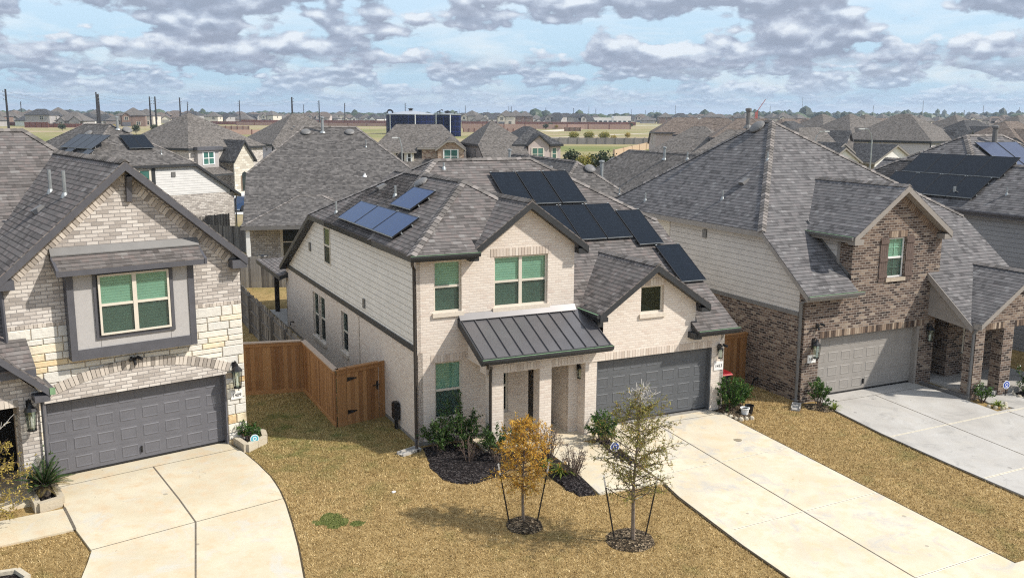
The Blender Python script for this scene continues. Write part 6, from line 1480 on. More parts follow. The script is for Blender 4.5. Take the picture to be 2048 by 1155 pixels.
# I: brick house with two dormers
hi = house('brick_house', 'pinkish brick house with two white dormers before the blue tanks', (-18.2, 126), .1)
rI = (-.4, 12.2, 0, 14); plI = four(rI, (5.2, 5.2, 2.7, 5.2), (1.0, 1.0, .62, .62)); roof(hi, [rect(*rI)], plI, M['rf1'], M['taupe'], .3, cap=False); autowalls(hi, (0, 11.8, .4, 13.6), plI, 'brickI')
gbl = [pl('-u', 8.0, 5.1, .75), pl('+u', 12.1, 5.1, .75), (0, .4, 6.15)]
roof(hi, [rect(8.0, 12.1, .3, 6)], gbl, M['rf1'], M['taupe'], .28, cap=False); wall('gable_wall', M['brickI'], hi, front(.7), [(8.3, -.2), (11.8, -.2), (11.8, 5.2), (10.9, 5.95), (9.2, 5.95), (8.3, 5.2)])
fwin(hi, front(.7), 9.1, 11.0, 3.3, 5.0, 2, frame='white')
roof(hi, [rect(5.6, 9.4, 1.4, 6)], [pl('-u', 5.6, 5.3, .6), pl('-v', 1.4, 5.3, .6), pl('+u', 12, 5.3, .6)], M['rf1'], M['taupe'], .28, cap=False); wall('wing_wall', M['brickI'], hi, front(1.75), [(6.2, 3), (8.3, 3), (8.3, 5.3), (6.2, 5.3)]); wall('wing_wall', M['taupe'], hi, left(6.2), [(1.8, 3), (6, 5.2), (1.8, 5.2)])
for c in (2.1, 4.5):
    roof(hi, [rect(c - 1.0, c + 1.0, .9, 4.6)], [pl('-u', c - 1.0, 4.75, .55), pl('+u', c + 1.0, 4.75, .55), pl('-v', .9, 4.75, .7)], M['rf1'], M['taupe'], .2, cap=False)
    part('dormer', M['frame'], hi, lambda m: m.box(c - .65, c + .65, 1.25, 4.2, 3.2, 4.6)); fwin(hi, front(1.25), c - .25, c + .3, 3.4, 4.5, 1, mat='farglassdark', frame='white')

# J: grey house with dark gable, right of the tanks
hj = house('siding_house', 'grey house with dark-edged pale gable right of the blue tanks', (-4.5, 131), .3)
rJ = (-.3, 6.4, -4.6, 10); plJ = four(rJ, (E5, 6.2, 2.9, E5), (.95, .8, .62, .64)); roof(hj, [rect(*rJ)], plJ, M['rf1'], M['darktrim'], .3, cap=False); autowalls(hj, (0, 6.1, -4.2, 9.7), plJ, 'fw2')
rJ2 = (4.6, 12, -.6, 10); plJ2 = four(rJ2, (E5, E5, E5, E5), (.64,) * 4); roof(hj, [rect(*rJ2)], plJ2, M['rf2'], M['darktrim'], .3, cap=False); autowalls(hj, (5.0, 11.7, -.2, 9.7), plJ2, 'fw5')
gable(hj, 6.4, 10.0, -1.3, 4, E5 - .1, .85, 'rf2', 'darktrim', 'fw5', wv=-.95); fwin(hj, front(-.95), 7.2, 8.9, 3.5, 5.1, 2); fwin(hj, front(-.2), 10.4, 11.1, 3.5, 5.1, 1); fwin(hj, left(0), 2, 2.7, 3.5, 4.9, 1, mat='farglassdark', frame='fw2')

# K, L: single-storey roofs between the cream and dark brick houses
def lowhouse(label, Q, yaw, rc, zs, ms, sh, wallm, dom=(), pipes=()):
    h = house('brick_house', label, Q, yaw); p = four(rc, zs, ms); roof(h, [rect(*rc)], p, M[sh], M['gutC'], .25, cap=True)
    autowalls(h, (rc[0] + .35, rc[1] - .35, rc[2] + .35, rc[3] - .35), p, wallm)
    for u, v, n in dom: dome_vent(h, (u, v, zmin(p, u, v)), n, .36)
    for u, v, hgt, r in pipes: pipe_vent(h, (u, v, zmin(p, u, v)), hgt, r, 'galv', 'flue_pipe' if r > .08 else 'vent_pipe', r > .08)
    return h
lowhouse('low house with brown-grey roof peeking over the cream house ridge', (.9, 52.8), .33, (0, 10, 0, 22), (2.9,) * 4, (.8, .8, .8, .8), 'shG', 'brickD', ((4.1, 7.5, (-.8, 0, 1)), (5.6, 4.4, (0, -.8, 1)), (4.2, 17.5, (-.8, 0, 1))), ((6.3, 4.2, 1.1, .12), (4.3, 16, .9, .1), (6.8, 2.6, .4, .05)))
lowhouse('low dark-roofed house between the cream and dark brick houses', (5.1, 76.8), .45, (0, 10, -22, 5), (2.9,) * 4, (.8, .8, .8, .8), 'rf1', 'brickD', ((4.2, 1.2, (-.8, 0, 1)),), ((4.4, -6, .9, .1), (3.4, -9, .5, .05)))

# ---- generic tract houses for the middle distance and beyond
PROTO = {}
def proto(i, wallm, sh, kind):
    h = thing('tract_house', 'x', 'house', (0, 0, -.1), 0)
    if kind == 'two':
        rc = (-6.2, 6.2, -5.8, 7); p = four(rc, (E5, E5, 3.4 if i % 2 else E5, E5), (.66, .66, .6, .6)); roof(h, [rect(*rc)], p, M[sh], M['slate'], .3, cap=False); autowalls(h, (-5.9, 5.9, -5.4, 6.6), p, wallm)
        gable(h, -5.4, -.6, -7.2, 1, 5.2, .8, sh, 'slate', wallm); fwin(h, front(-6.85), -3.9, -2.1, 3.3, 4.9, 2, mat='farglassdark'); 
        part('garage_door', M['doorA'], h, lambda m: m.fbox(front(-6.85), -5.0, -1.0, -.1, 2.2, .001, .05)); fwin(h, front(-5.4), 1.5, 3.5, .8, 2.4, 2, mat='farglassdark'); fwin(h, left(-5.9), 0, 1.2, 3.4, 4.9, 1, mat='farglassdark'); fwin(h, right(5.9), 0, 1.2, 3.4, 4.9, 1, mat='farglassdark'); fwin(h, back(6.6), -3, -1, 3.4, 4.9, 2, mat='farglassdark')
    else:
        rc = (-7, 7, -6, 7); p = four(rc, (2.9,) * 4, (.7, .7, .65, .65)); roof(h, [rect(*rc)], p, M[sh], M['slate'], .3, cap=False); autowalls(h, (-6.6, 6.6, -5.6, 6.6), p, wallm)
        gable(h, .6, 6.2, -8.2, 1, 2.9, .75, sh, 'slate', wallm); part('garage_door', M['doorC'], h, lambda m: m.fbox(front(-7.85), 1.2, 5.6, -.1, 2.2, .001, .05)); gable(h, -5.5, -1.8, -7, 1, 2.9, .9, sh, 'slate', wallm); fwin(h, front(-6.65), -4.5, -2.8, .7, 2.3, 2, mat='farglassdark'); fwin(h, back(6.6), -3, -1, .7, 2.3, 2, mat='farglassdark')
    COL.objects.unlink(h)
    for c in h.children_recursive: COL.objects.unlink(c)
    return h
specs = [('fw1', 'rf1', 'two', 'cream-walled taupe-roofed'), ('fw2', 'rf2', 'two', 'grey-walled charcoal-roofed'), ('fw3', 'rf1', 'two', 'dark brick taupe-roofed'), ('fw5', 'rf3', 'two', 'rose-grey brown-roofed'), ('fw4', 'rf2', 'one', 'low white charcoal-roofed'), ('fw1', 'rf3', 'one', 'low cream brown-roofed'), ('fw2', 'rf1', 'one', 'low grey taupe-roofed'), ('fw5', 'rf1', 'one', 'low rose-grey taupe-roofed')]
PROTO = [proto(i, *s[:3]) for i, s in enumerate(specs)]
def place(i, x, y, yaw, label, group, s=1.0):
    c = copy_tree(PROTO[i]); c.location = (x, y, -.1); c.rotation_euler = (0, 0, yaw); c.scale = (s, s, s)
    c['label'] = label; c['category'] = 'house'; c['group'] = group
    return c
X = lambda px, d: (px - 1024) / 1891.8 * d * .9834
hzn = lambda px: 228 - .0044 * (1024 - px)
FV = 1891.8 * 1.034
gR = 'houses in the right-hand middle distance'
# O, P, Q, R: the readable ones on the right
ho = house('siding_house', 'two-storey pale lavender house with black roof edges at the upper right', (69, 158), .75); rO = (-.3, 14, -.3, 16); plO = four(rO, (E5,) * 4, (.62, .62, .62, .62)); 
roof(ho, [rect(*rO)], plO, M['rf1'], M['darktrim'], .4, cap=False); autowalls(ho, (0, 13.7, 0, 15.7), plO, 'sidH'); fwin(ho, left(0), 5.2, 7.6, 2.4, 4.6, 3, mat='farglassdark', frame='white'); fwin(ho, left(0), 10, 10.9, 3.8, 5.2, 1); gable(ho, 7.5, 13, -2.6, 4, 5.3, .75, 'rf2', 'darktrim', 'fw4'); fwin(ho, front(0), 4.2, 5.6, 3.6, 5.2, 1); part('downspout', M['darktrim'], ho, lambda m: m.tube([(-.06, -.06, 5.4), (-.06, -.06, 0)], .1, 5))
hp = house('brick_house', 'white-brick house with tan-edged garage gable and yellow tree on the right', (49.7, 138), .38); hp.scale = (1.15,) * 3; rP = (-9, 6, 0, 14); plP = four(rP, (2.9, 2.9, 2.9, 2.9), (.7, .7, .55, .6)); roof(hp, [rect(*rP)], plP, M['rf1'], M['taupe'], .3, cap=False); autowalls(hp, (-8.6, 5.6, .4, 13.6), plP, 'fw4')
gable(hp, -.6, 6.2, -4, 5, 2.9, .62, 'rf2', 'taupe', 'fw4'); part('garage_door', M['fw3'], hp, lambda m: m.fbox(front(-3.65), .4, 5.2, -.1, 2.2, .001, .05)); gable(hp, -6.6, -1.2, -2.6, 5, 2.9, .66, 'rf2', 'taupe', 'fw4'); fwin(hp, front(-2.25), -5.2, -2.6, .6, 2.0, 2, mat='farglassdark', frame='white'); gable(hp, -4.4, -1.0, -1, 5, 4.0, .7, 'rf2', 'taupe', 'fw4')
pts_right = [(1612, 150, 1, 1.0), (1650, 205, 2, .5), (1705, 185, 2, .45), (1560, 190, 6, .4), (1590, 250, 3, .6), (1640, 262, 3, .5), (1690, 250, 4, .9), (1735, 240, 0, .4), (1770, 230, 6, .7), (1662, 330, 7, .5), (1720, 330, 5, .6), (1775, 330, 3, .3), (1830, 300, 3, .5), (1560, 300, 5, .4), (1610, 360, 6, .3), (1700, 420, 6, .5), (1790, 420, 7, .5), (1850, 400, 5, .6), (1915, 240, 2, .5), (1960, 215, 1, .5), (2010, 190, 6, .6), (2050, 175, 3, .6), (1985, 290, 7, .4), (2040, 270, 0, .4), (1940, 360, 6, .6), (2000, 400, 5, .5), (2060, 400, 0, .5), (1545, 400, 7, .5), (1570, 480, 5, .4), (1640, 480, 0, .5), (1745, 500, 6, .4), (1880, 500, 5, .5), (1955, 500, 7, .3), (2030, 520, 5, .4)]
orda = ['nearest', 'second nearest', 'third nearest', 'fourth nearest', 'fifth nearest', 'sixth nearest', 'seventh nearest']
cnt = {}
for px, dd, i, yw in sorted(pts_right, key=lambda q: q[1]):
    k = cnt.get(i, 0); cnt[i] = k + 1
    place(i, X(px, dd), dd, yw, f'{specs[i][3]} house on the right, {orda[min(k, 6)]} of its kind', gR, 1.06)
# the row that runs away behind the dark brick house, seen from the rear
for k, (px, dd, i) in enumerate([(1400, 165, 7), (1432, 180, 3), (1470, 128, 6), (1500, 160, 3), (1365, 205, 3)]):
    place(i, X(px, dd), dd, 2.7 + .1 * k, f'taupe-roofed rear of a house left of the dark brick peak, {("nearest at the low end", "second", "front right", "fourth", "farthest left")[k]}', 'rear roofs left of the dark brick peak', 1.1)
# rows along the horizon
rh = random.Random(77)
def row(px0, px1, step, d0, d1, kinds, label, group, yaw0=0.0, s=1.25):
    px = px0
    while px < px1:
        dd = rh.uniform(d0, d1); i = rh.choice(kinds); place(i, X(px, dd), dd, yaw0 + rh.choice((0, .3, -.4, 1.57, 3.1)), label, group, s * rh.uniform(.9, 1.1)); px += step * rh.uniform(.75, 1.25)
row(-60, 300, 27, 640, 720, (0, 1, 4, 6, 7, 2), 'small far house in the near row at the left horizon', 'far houses at the left horizon, near row', 0, 1.3)
row(-40, 400, 26, 800, 950, (0, 1, 3, 5, 6, 7), 'tiny far house in the rear row at the left horizon', 'far houses at the left horizon, rear row', 0, 1.3)
row(320, 560, 20, 900, 1100, (0, 1, 3, 4, 6, 7), 'tiny far house left of the blue tanks behind the dark red wall', 'far houses left of the tanks', 0, 1.2)
row(480, 770, 17, 1050, 1300, (0, 3, 4, 5, 6, 7), 'tiny far house on the horizon between lavender house and blue tanks', 'far houses between lavender house and tanks', 0, 1.25)
row(925, 1190, 19, 850, 1150, (0, 1, 4, 1, 2, 6), 'tiny far house on the horizon right of the blue tanks', 'far houses right of the tanks', 0, 1.3)
row(1260, 1480, 17, 1000, 1400, (0, 1, 2, 4, 3, 6), 'tiny far house beyond the green field', 'far houses beyond the green field', 0, 1.25)
row(1490, 2100, 24, 600, 1100, (0, 2, 3, 5, 6, 7, 7), 'tiny far house in the packed roofs under the right horizon', 'far roofs under the right horizon', .5, 1.2)

# ---- blue water tanks
def tank(label, cx, cy, R, H, rise, nseg, bands):
    o = thing('water_tank', label, 'water tank', (cx, cy, -.1)); m = MB(); m.lathe((0, 0, 0), [(R, -1), (R, H)], 48); m.build('tank_shell', M['tank'], o)
    m = MB(); m.lathe((0, 0, 0), [(R + .15, H), (R + .15, H + .25), (R * .5, H + rise * .62), (.3, H + rise)], 48); m.build('tank_roof', M['tankroof'], o)
    m = MB()
    for b in bands: m.lathe((0, 0, 0), [(R + .02, b), (R + .05, b), (R + .05, b + .05), (R + .02, b + .05)], 48)
    for k in range(nseg): a = 2 * math.pi * k / nseg; m.tube([(R * 1.003 * math.cos(a), R * 1.003 * math.sin(a), 0), (R * 1.003 * math.cos(a), R * 1.003 * math.sin(a), H)], .03, 4)
    m.build('panel_seams', M['bluesign'], o)
    for a in (-1.3, -2.4): m = MB(); m.tube([((R + .3) * math.cos(a), (R + .3) * math.sin(a), 0), ((R + .3) * math.cos(a), (R + .3) * math.sin(a), H)], .22, 6); m.build('riser_pipe', M['white'], o)
    m = MB(); m.lathe((0, 0, H + rise - .2), [(.9, 0), (.9, .7), (1.3, .8), (1.3, 1.1), (.2, 1.4)], 10); m.build('roof_hatch', M['black'], o)
    return o
T1 = tank('wide navy blue water tank with pale conical roof', X(820, 470), 470, 12.0, 9.2, 2.0, 24, (3, 6, 8))
m = MB(); m.tube([(-9.8 + 1.4 * math.cos(a), -3, 10.0 + 1.4 * math.sin(a)) for a in np.linspace(0, math.pi, 9)], .42, 8); m.build('overflow_bend', M['black'], T1)
T2 = tank('narrower navy blue water tank with rooftop fittings', X(893, 421), 421, 5.9, 9.3, .6, 14, (2, 4.3, 6.5, 8.4))
for k, (x, z) in enumerate(((-4.4, 1.2), (-3.2, 1.9), (-.5, 1.5), (3.2, 1.1))):
    m = MB(); m.tube([(x, 0, 9.3), (x, 0, 9.3 + z), (x + .8, 0, 9.5 + z), (x + 1.3, 0, 9.2 + z)], .28, 6); m.build('roof_fitting', M['black'], T2)
m = MB(); m.tube([(-5.5 + .5 * k, -1.8, 10.3) for k in range(23)], .05, 4)
for k in range(8): m.tube([(-5.5 + 1.57 * k, -1.8, 9.3), (-5.5 + 1.57 * k, -1.8, 10.4)], .05, 4)
m.build('guard_rail', M['steelpole'], T2)

# ---- utility poles
poles = [(13, 178, .34, 1), (41, 203, .3, 1), (193, 184, .3, 1), (196, 188, .62, 0), (299, 193, .36, 1), (310, 193, .38, 1), (359, 195, .36, 1), (374, 203, .3, 1), (478, 200, .3, 1), (583, 194, .42, 1), (606, 209, .3, 0), (637, 201, .34, 1), (688, 206, .34, 1), (809, 206, .3, 1), (929, 211, .32, 1), (1021, 213, .34, 1), (1090, 215, .36, 1), (1145, 216, .36, 1), (1190, 217, .36, 1), (1228, 219, .36, 0), (1261, 219, .36, 0), (1289, 219.5, .36, 0), (1305, 220.5, .36, 0), (1312, 220.5, .36, 0), (1318, 220.5, .36, 0), (240, 221, .3, 0), (917, 219, .3, 0), (974, 219, .3, 0)]
words = 'first second third fourth fifth sixth seventh eighth ninth tenth eleventh twelfth thirteenth fourteenth fifteenth sixteenth seventeenth eighteenth nineteenth twentieth twenty-first twenty-second twenty-third twenty-fourth twenty-fifth twenty-sixth twenty-seventh twenty-eighth'.split()
PP = []
for k, (px, yt, r, arms) in enumerate(sorted(poles)):
    dd = FV * 10.6 / max(6.5, hzn(px) - yt); dd = min(dd, 2600); x = X(px, dd); zt = 9.66 + (hzn(px) - yt) * dd / FV
    o = thing('utility_pole', f'dark utility pole against the sky, {words[k]} from the left', 'utility pole', (x, dd, -.1), 0, 'utility poles across the fields')
    m = MB(); m.tube([(0, 0, -.5), (0, 0, zt)], r * 1.7, 6, r * 1.15); m.build('pole_shaft', M['pole'], o)
    if arms:
        m = MB()
        for j, f in enumerate((.95, .86, .77)): sgn = 1 if k % 3 else -1; m.tube([(0, 0, zt * f - .4), (sgn * 1.3, 0, zt * f)], .09, 4); m.tube([(sgn * 1.3, 0, zt * f - .3), (sgn * 1.3, 0, zt * f + .3)], .14, 5)
        m.build('insulator_arm', M['steelpole'], o)
    PP.append((x, dd, zt))
def wire(a, b, z, sag, label):
    o = thing('power_line', label, 'power line', (PP[a][0], PP[a][1], 0)); m = MB(); A = Vector((0, 0, PP[a][2] * z)); B = Vector((PP[b][0] - PP[a][0], PP[b][1] - PP[a][1], PP[b][2] * z))
    m.tube([A.lerp(B, i / 14) - Vector((0, 0, sag * 4 * (i / 14) * (1 - i / 14))) for i in range(15)], .045, 3); m.build('wire', M['steelpole'], o)
for z, nm in ((.95, 'upper'), (.86, 'middle')):
    wire(2, 5, z, 2.5, f'{nm} thin wire sagging between the third and sixth utility poles'); wire(5, 7, z, 1.5, f'{nm} thin wire between the sixth and eighth utility poles'); wire(9, 10, z, 2.5, f'{nm} thin wire sagging towards the tenth utility pole'); wire(0, 2, z, 3, f'{nm} thin wire at the far left between utility poles')
for k, (px, yt, dd) in enumerate([(1016, 213, 1500), (1176, 212, 2200), (1349, 211, 2200), (1538, 212, 2400), (1602, 192, 3000), (1744, 211, 2500), (1843, 201, 2600), (1964, 210, 2500), (2036, 214, 2500), (1563, 221, 1600), (1720, 222, 1500), (1926, 220, 1600)]):
    zt = 9.66 + (hzn(px) - yt) * dd / FV; o = thing('lattice_mast', f'thin pale mast on the horizon, {words[k]} of the tall far masts', 'mast', (X(px, dd), dd, 0), 0, 'thin masts on the horizon'); w_ = .9
    m = MB()
    for q in ((-w_, -w_), (w_, -w_), (w_, w_), (-w_, w_)): m.tube([(q[0], q[1], -1), (q[0] * .35, q[1] * .35, zt)], .22, 3)
    for i in range(14): a = zt * i / 14; f = 1 - .65 * i / 14; m.tube([(-w_ * f, -w_ * f, a), (w_ * f, -w_ * f, a + zt / 14)], .12, 3); m.tube([(w_ * f, -w_ * f, a), (-w_ * f, -w_ * f, a + zt / 14)], .12, 3)
    m.build('mast_frame', M['steelpole'], o)
cr = thing('tower_crane', 'slanted red lattice crane boom far behind the flue pipe', 'crane', (X(1511, 900), 900, 0)); A = Vector((0, 0, 12)); B = Vector((X(1528, 900) - X(1511, 900), 0, 9.66 + 31.5 * 900 / FV)); m = MB()
for q in (-.45, .45): m.tube([A + Vector((q, q, 0)), B + Vector((q * .3, q * .3, 0))], .16, 4)
for i in range(12): p0 = A.lerp(B, i / 12); p1 = A.lerp(B, (i + 1) / 12); s_ = -1 if i % 2 else 1; m.tube([p0 + Vector((.45 * s_, 0, 0)), p1 - Vector((.45 * s_, 0, 0))], .1, 3)
m.build('crane_boom', M['craneRed'], cr); m = MB(); m.box(-1.2, 1.2, -1, 1, 0, 12.5); m.build('crane_cab', M['craneRed'], cr)

# ---- street lamps
def lamp(label, px, ytop, dd, sgn, reach):
    zt = 9.66 + (hzn(px) - ytop) * dd / FV; o = thing('street_lamp', label, 'street lamp', (X(px, dd), dd, -.1)); m = MB()
    m.tube([(0, 0, 0), (0, 0, zt * .85)], .1, 6, .075); m.tube([(0, 0, zt * .85), (sgn * .15, 0, zt * .93), (sgn * reach * .5, 0, zt), (sgn * reach, 0, zt + .05)], .06, 5); m.build('lamp_post', M['galv'], o)
    m = MB(); m.box(min(sgn * reach, sgn * (reach + .6)), max(sgn * reach, sgn * (reach + .6)), -.15, .15, zt - .02, zt + .12); m.build('lamp_head', M['white'], o)
lamp('pale street lamp in front of the dormer house', 801, 275, 112, -1, .5); lamp('pale curved street lamp beside the far brick gable', 1632, 262, 120, 1, 1.1); lamp('pale curved street lamp before the white-brick house', 1746, 257, 112, -1, 1.0)
# ---- walls, fences and paths out in the fields
def strip_wall(label, x0, y0, x1, y1, h, mat, cat='wall', name='boundary_wall', cap=None):
    o = thing(name, label, cat, (x0, y0, -.1)); L = math.hypot(x1 - x0, y1 - y0); o.rotation_euler = (0, 0, math.atan2(y1 - y0, x1 - x0)); m = MB(); m.box(0, L, -.1, .1, -.3, h); m.build('wall_panel', M[mat], o)
    m = MB(); k = max(2, int(L / (14 if L > 60 else 3)))
    for i in range(k + 1): m.box(L * i / k - .2, L * i / k + .2, -.22, .22, -.3, h + .15)
    m.build('wall_piers', M[cap or mat], o)
for (p0, p1, d0, d1, h, mt, lb) in [(-20, 28, 690, 680, 2.6, 'wallbrown', 'dark red wall at the far left below the house row'), (46, 92, 600, 600, 3.4, 'wallbrown', 'red-brown wall behind the second utility pole'), (94, 160, 610, 610, 2.4, 'wallbrown', 'long dark brown wall left of the white-sided house roof'), (392, 478, 800, 800, 2.6, 'wallbrown', 'dark red far wall right of the grey hip roof'),
        (425, 495, 560, 560, 2.2, 'wallpink', 'pink wall between the grey hip and lavender houses'), (470, 770, 760, 740, 2.3, 'wallpink', 'long pink wall left of the blue tanks'), (480, 775, 930, 930, 3.0, 'wallbrown', 'long dark red wall under the tiny houses left of the tanks'), (430, 700, 430, 455, 2.2, 'wallpink', 'near pink wall behind the brown roof ridge'),
        (922, 1260, 640, 640, 3.2, 'wallpink', 'broad pink wall right of the blue tanks'), (922, 1270, 860, 860, 3.0, 'wallbrown', 'dark red wall below the far houses right of the tanks'), (925, 1070, 520, 520, 1.9, 'wallpink', 'nearer pink wall beside the navy tank'), (1128, 1160, 560, 560, 2.2, 'fw3', 'short dark screen wall in front of the broad pink wall')]:
    strip_wall(lb, X(p0, d0), d0, X(p1, d1), d1, h, mt, cap='wallbrown')
strip_wall('long grey board fence at the edge of the green field', X(1100, 318), 318, X(1440, 318), 318, 2.1, 'wallgrey', 'fence', 'board_fence')
strip_wall('pale tan new board fence slanting toward the low roofs', X(1228, 215), 215, X(1325, 312), 312, 1.9, 'tanwood', 'fence', 'board_fence')
def patch(name, label, pts, mat, h=.03):
    m = MB(); m.face([(x, y, -.1 + h) for x, y in pts]); o = m.build(name, M[mat]); tag(o, label, kind='structure')
patch('path', 'pale path crossing the field', [(X(1075, 560), 560), (X(1240, 900), 900), (X(1420, 900), 915), (X(1420, 900), 900), (X(1250, 850), 850), (X(1110, 545), 545)], 'bare')
patch('path', 'pale concrete pad in the green field', [(X(1322, 445), 445), (X(1372, 445), 445), (X(1376, 500), 500), (X(1345, 500), 500)], 'pad')
patch('path', 'bare tan track at the middle of the fields', [(X(1095, 395), 395), (X(1320, 520), 520), (X(1320, 520), 528), (X(1095, 395), 402)], 'bare', .05)
patch('road', 'pale street between the rear houses', [(-29.5, 92), (-22, 92), (-36, 140), (-46, 140)], 'pad')
# white shop building and canopy far off
wb = thing('shop_building', 'long white flat-roofed building beyond the pink wall', 'building', (X(1222, 1000), 1000, 0)); m = MB(); m.box(-20, 2, 0, 20, 0, 6.2); m.box(2.01, 20, -.5, 20, 0, 8.0); m.build('wall', M['fw4'], wb)
m = MB(); [m.box(-18 + 5 * k, -15 + 5 * k, -.56, -.51 if k > 3 else -.01, .3, 3.2) for k in range(8)]; m.build('window', M['farglassdark'], wb)
cb = thing('canopy_building', 'low white canopy building at the right end of the green field', 'building', (X(1395, 1000), 1000, 0)); m = MB(); m.box(-16, 12, -4, 12, 4.6, 5.6); m.build('canopy_roof', M['fw4'], cb); m = MB(); m.box(-2, 12, 0, 10, 0, 4.6); m.build('wall', M['tealsign'], cb)
# blue car in the rear driveway
car = thing('parked_car', 'blue car parked on the street behind the pale brick side wall', 'car', (X(489, 96), 96, -.05), .9); m = MB()
m.hexa([(-2.2, -.9, .3), (2.2, -.9, .3), (2.2, .9, .3), (-2.2, .9, .3), (-2.2, -.88, .85), (2.2, -.88, .8), (2.2, .88, .8), (-2.2, .88, .85)]); m.hexa([(-1.6, -.82, .851), (1.2, -.82, .851), (1.2, .82, .851), (-1.6, .82, .851), (-1.0, -.68, 1.42), (.5, -.68, 1.42), (.5, .68, 1.42), (-1.0, .68, 1.42)]); m.build('body', M['car'], car)
m = MB(); [m.face([(x0, q * .76 + q * .03, .92), (x1, q * .76 + q * .03, .92), (x1 - .3, q * .72, 1.34), (x0 + .3, q * .72, 1.34)]) for q in (-1, 1) for x0, x1 in ((-1.4, 1.0),)]; m.build('car_window', M['farglassdark'], car)
for x in (-1.4, 1.4):
    for q in (-1, 1): m = MB(); m.tube([(x, q * .7, .32), (x, q * .93, .32)], .32, 14); m.build('wheel', M['black'], car)

# ---- trees in the middle distance and the far wood
def treeproto(H, R, mat, seed, n=260, trunk=.12):
    r = random.Random(seed); o = thing('tree', 'x', 'tree'); m = MB(); m.tube([(0, 0, -.3), (.05, 0, H * .35), (0, .05, H * .8)], trunk, 6, trunk * .3); 
    for k in range(7): a = k * 2.4; m.tube([(0, 0, H * .3 + k * .05 * H), (R * .6 * math.cos(a), R * .6 * math.sin(a), H * .5 + k * .05 * H)], trunk * .4, 4, .02)
    m.build('trunk', M['bark'], o); m = MB()
    for k in range(n):
        d = rv(r); rad = r.random() ** .4; c = Vector((d.x * R * rad, d.y * R * rad, H * .62 + d.z * H * .36 * rad)) + rv(r) * R * .12
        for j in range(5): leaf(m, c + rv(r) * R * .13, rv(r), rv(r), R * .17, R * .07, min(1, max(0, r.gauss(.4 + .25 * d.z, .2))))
    m.build('crown', M[mat], o); COL.objects.unlink(o); [COL.objects.unlink(c) for c in o.children]
    return o
TP = [treeproto(4.2, 1.6, 'far_leaf', 1), treeproto(3.6, 1.7, 'olive_needle', 2), treeproto(3.2, 1.3, 'yellow_leaf', 3), treeproto(4.0, 2.2, 'far_leaf', 4, 200)]
def tree(i, px, dd, label, s=1.0, group=None):
    c = copy_tree(TP[i]); c.location = (X(px, dd), dd, -.1); c.rotation_euler = (0, 0, px); c.scale = (s,) * 3; tag(c, label, 'tree', group)
tree(0, 1143, 160, 'round dark green tree behind the cream house ridge', .95); tree(1, 1174, 150, 'loose olive tree right of the round dark tree'); tree(3, 1206, 150, 'wide dark tree left of the tan fence', 1.0)
tree(2, 1787, 112, 'yellow-green young tree before the white-brick garage gable', .9); tree(2, 1752, 112, 'yellow-green young tree beside the white-brick house', .8); tree(2, 1822, 200, 'yellowish tree among the right-hand roofs', 1.2)
for k, (px, dd) in enumerate([(1146, 330), (1177, 335), (1208, 330), (1065, 420), (700, 420), (530, 330), (305, 430), (268, 420)]): tree(1 if k < 3 else (2 if k < 5 else 0), px, dd, f'small lone field tree, {words[k]} in the open fields', 1.1, 'small trees dotted over the fields')
for k, (px, dd) in enumerate([(1322, 420), (1227, 330), (1090, 620), (1112, 640), (1260, 700), (990, 640), (1100, 700), (225, 560), (120, 500), (1255, 380)]): tree(2 if k % 2 else 3, px, dd, f'tiny bare-looking far tree, {words[k]} along the fields', .9, 'tiny trees along the far fields')
rw = random.Random(4); m = MB()
for k in range(2600):
    dd = rw.uniform(1300, 3600); px = rw.uniform(-80, 2130); x = X(px, dd); hgt = rw.uniform(5, 12) * (1 + .5 * (px > 1480)) * (1.5 if rw.random() < .06 else 1); R = rw.uniform(5, 13)
    n = 7; rings = []
    for f, q in ((0, 1.0), (.45, rw.uniform(.9, 1.15)), (.8, rw.uniform(.55, .8))):
        rings.append([(x + R * q * math.cos(6.283 * j / n) * rw.uniform(.8, 1.2), dd + R * q * math.sin(6.283 * j / n), hgt * f * rw.uniform(.9, 1.1)) for j in range(n)])
    tn = rw.random()
    for i in range(2):
        for j in range(n): m.face([rings[i][j], rings[i][(j + 1) % n], rings[i + 1][(j + 1) % n], rings[i + 1][j]], uv=[(0, 0)] * 4, tone=tn)
    for j in range(n): m.face([rings[2][j], rings[2][(j + 1) % n], (x, dd, hgt)], uv=[(0, 0)] * 3, tone=tn)
o = m.build('far_wood', M['far_leaf']); tag(o, 'dark band of distant woodland along the horizon', 'wood', kind='stuff')
# ------------------------------------------------------------------ the air
t = NT('air_haze'); t.N.remove(t.bs); pv = t.n('ShaderNodeVolumePrincipled'); pv.inputs['Color'].default_value = (.72, .84, 1, 1); pv.inputs['Density'].default_value = .00013; pv.inputs['Anisotropy'].default_value = .2
t.l(pv.outputs[0], t.out.inputs['Volume']); t.m.cycles.homogeneous_volume = True; t.m.cycles.volume_sampling = 'DISTANCE'
m = MB(); m.box(-16000, 16000, -60, 13000, -3, 75); o = m.build('haze', t.m); tag(o, 'thin bluish haze in the air', 'haze', kind='stuff')
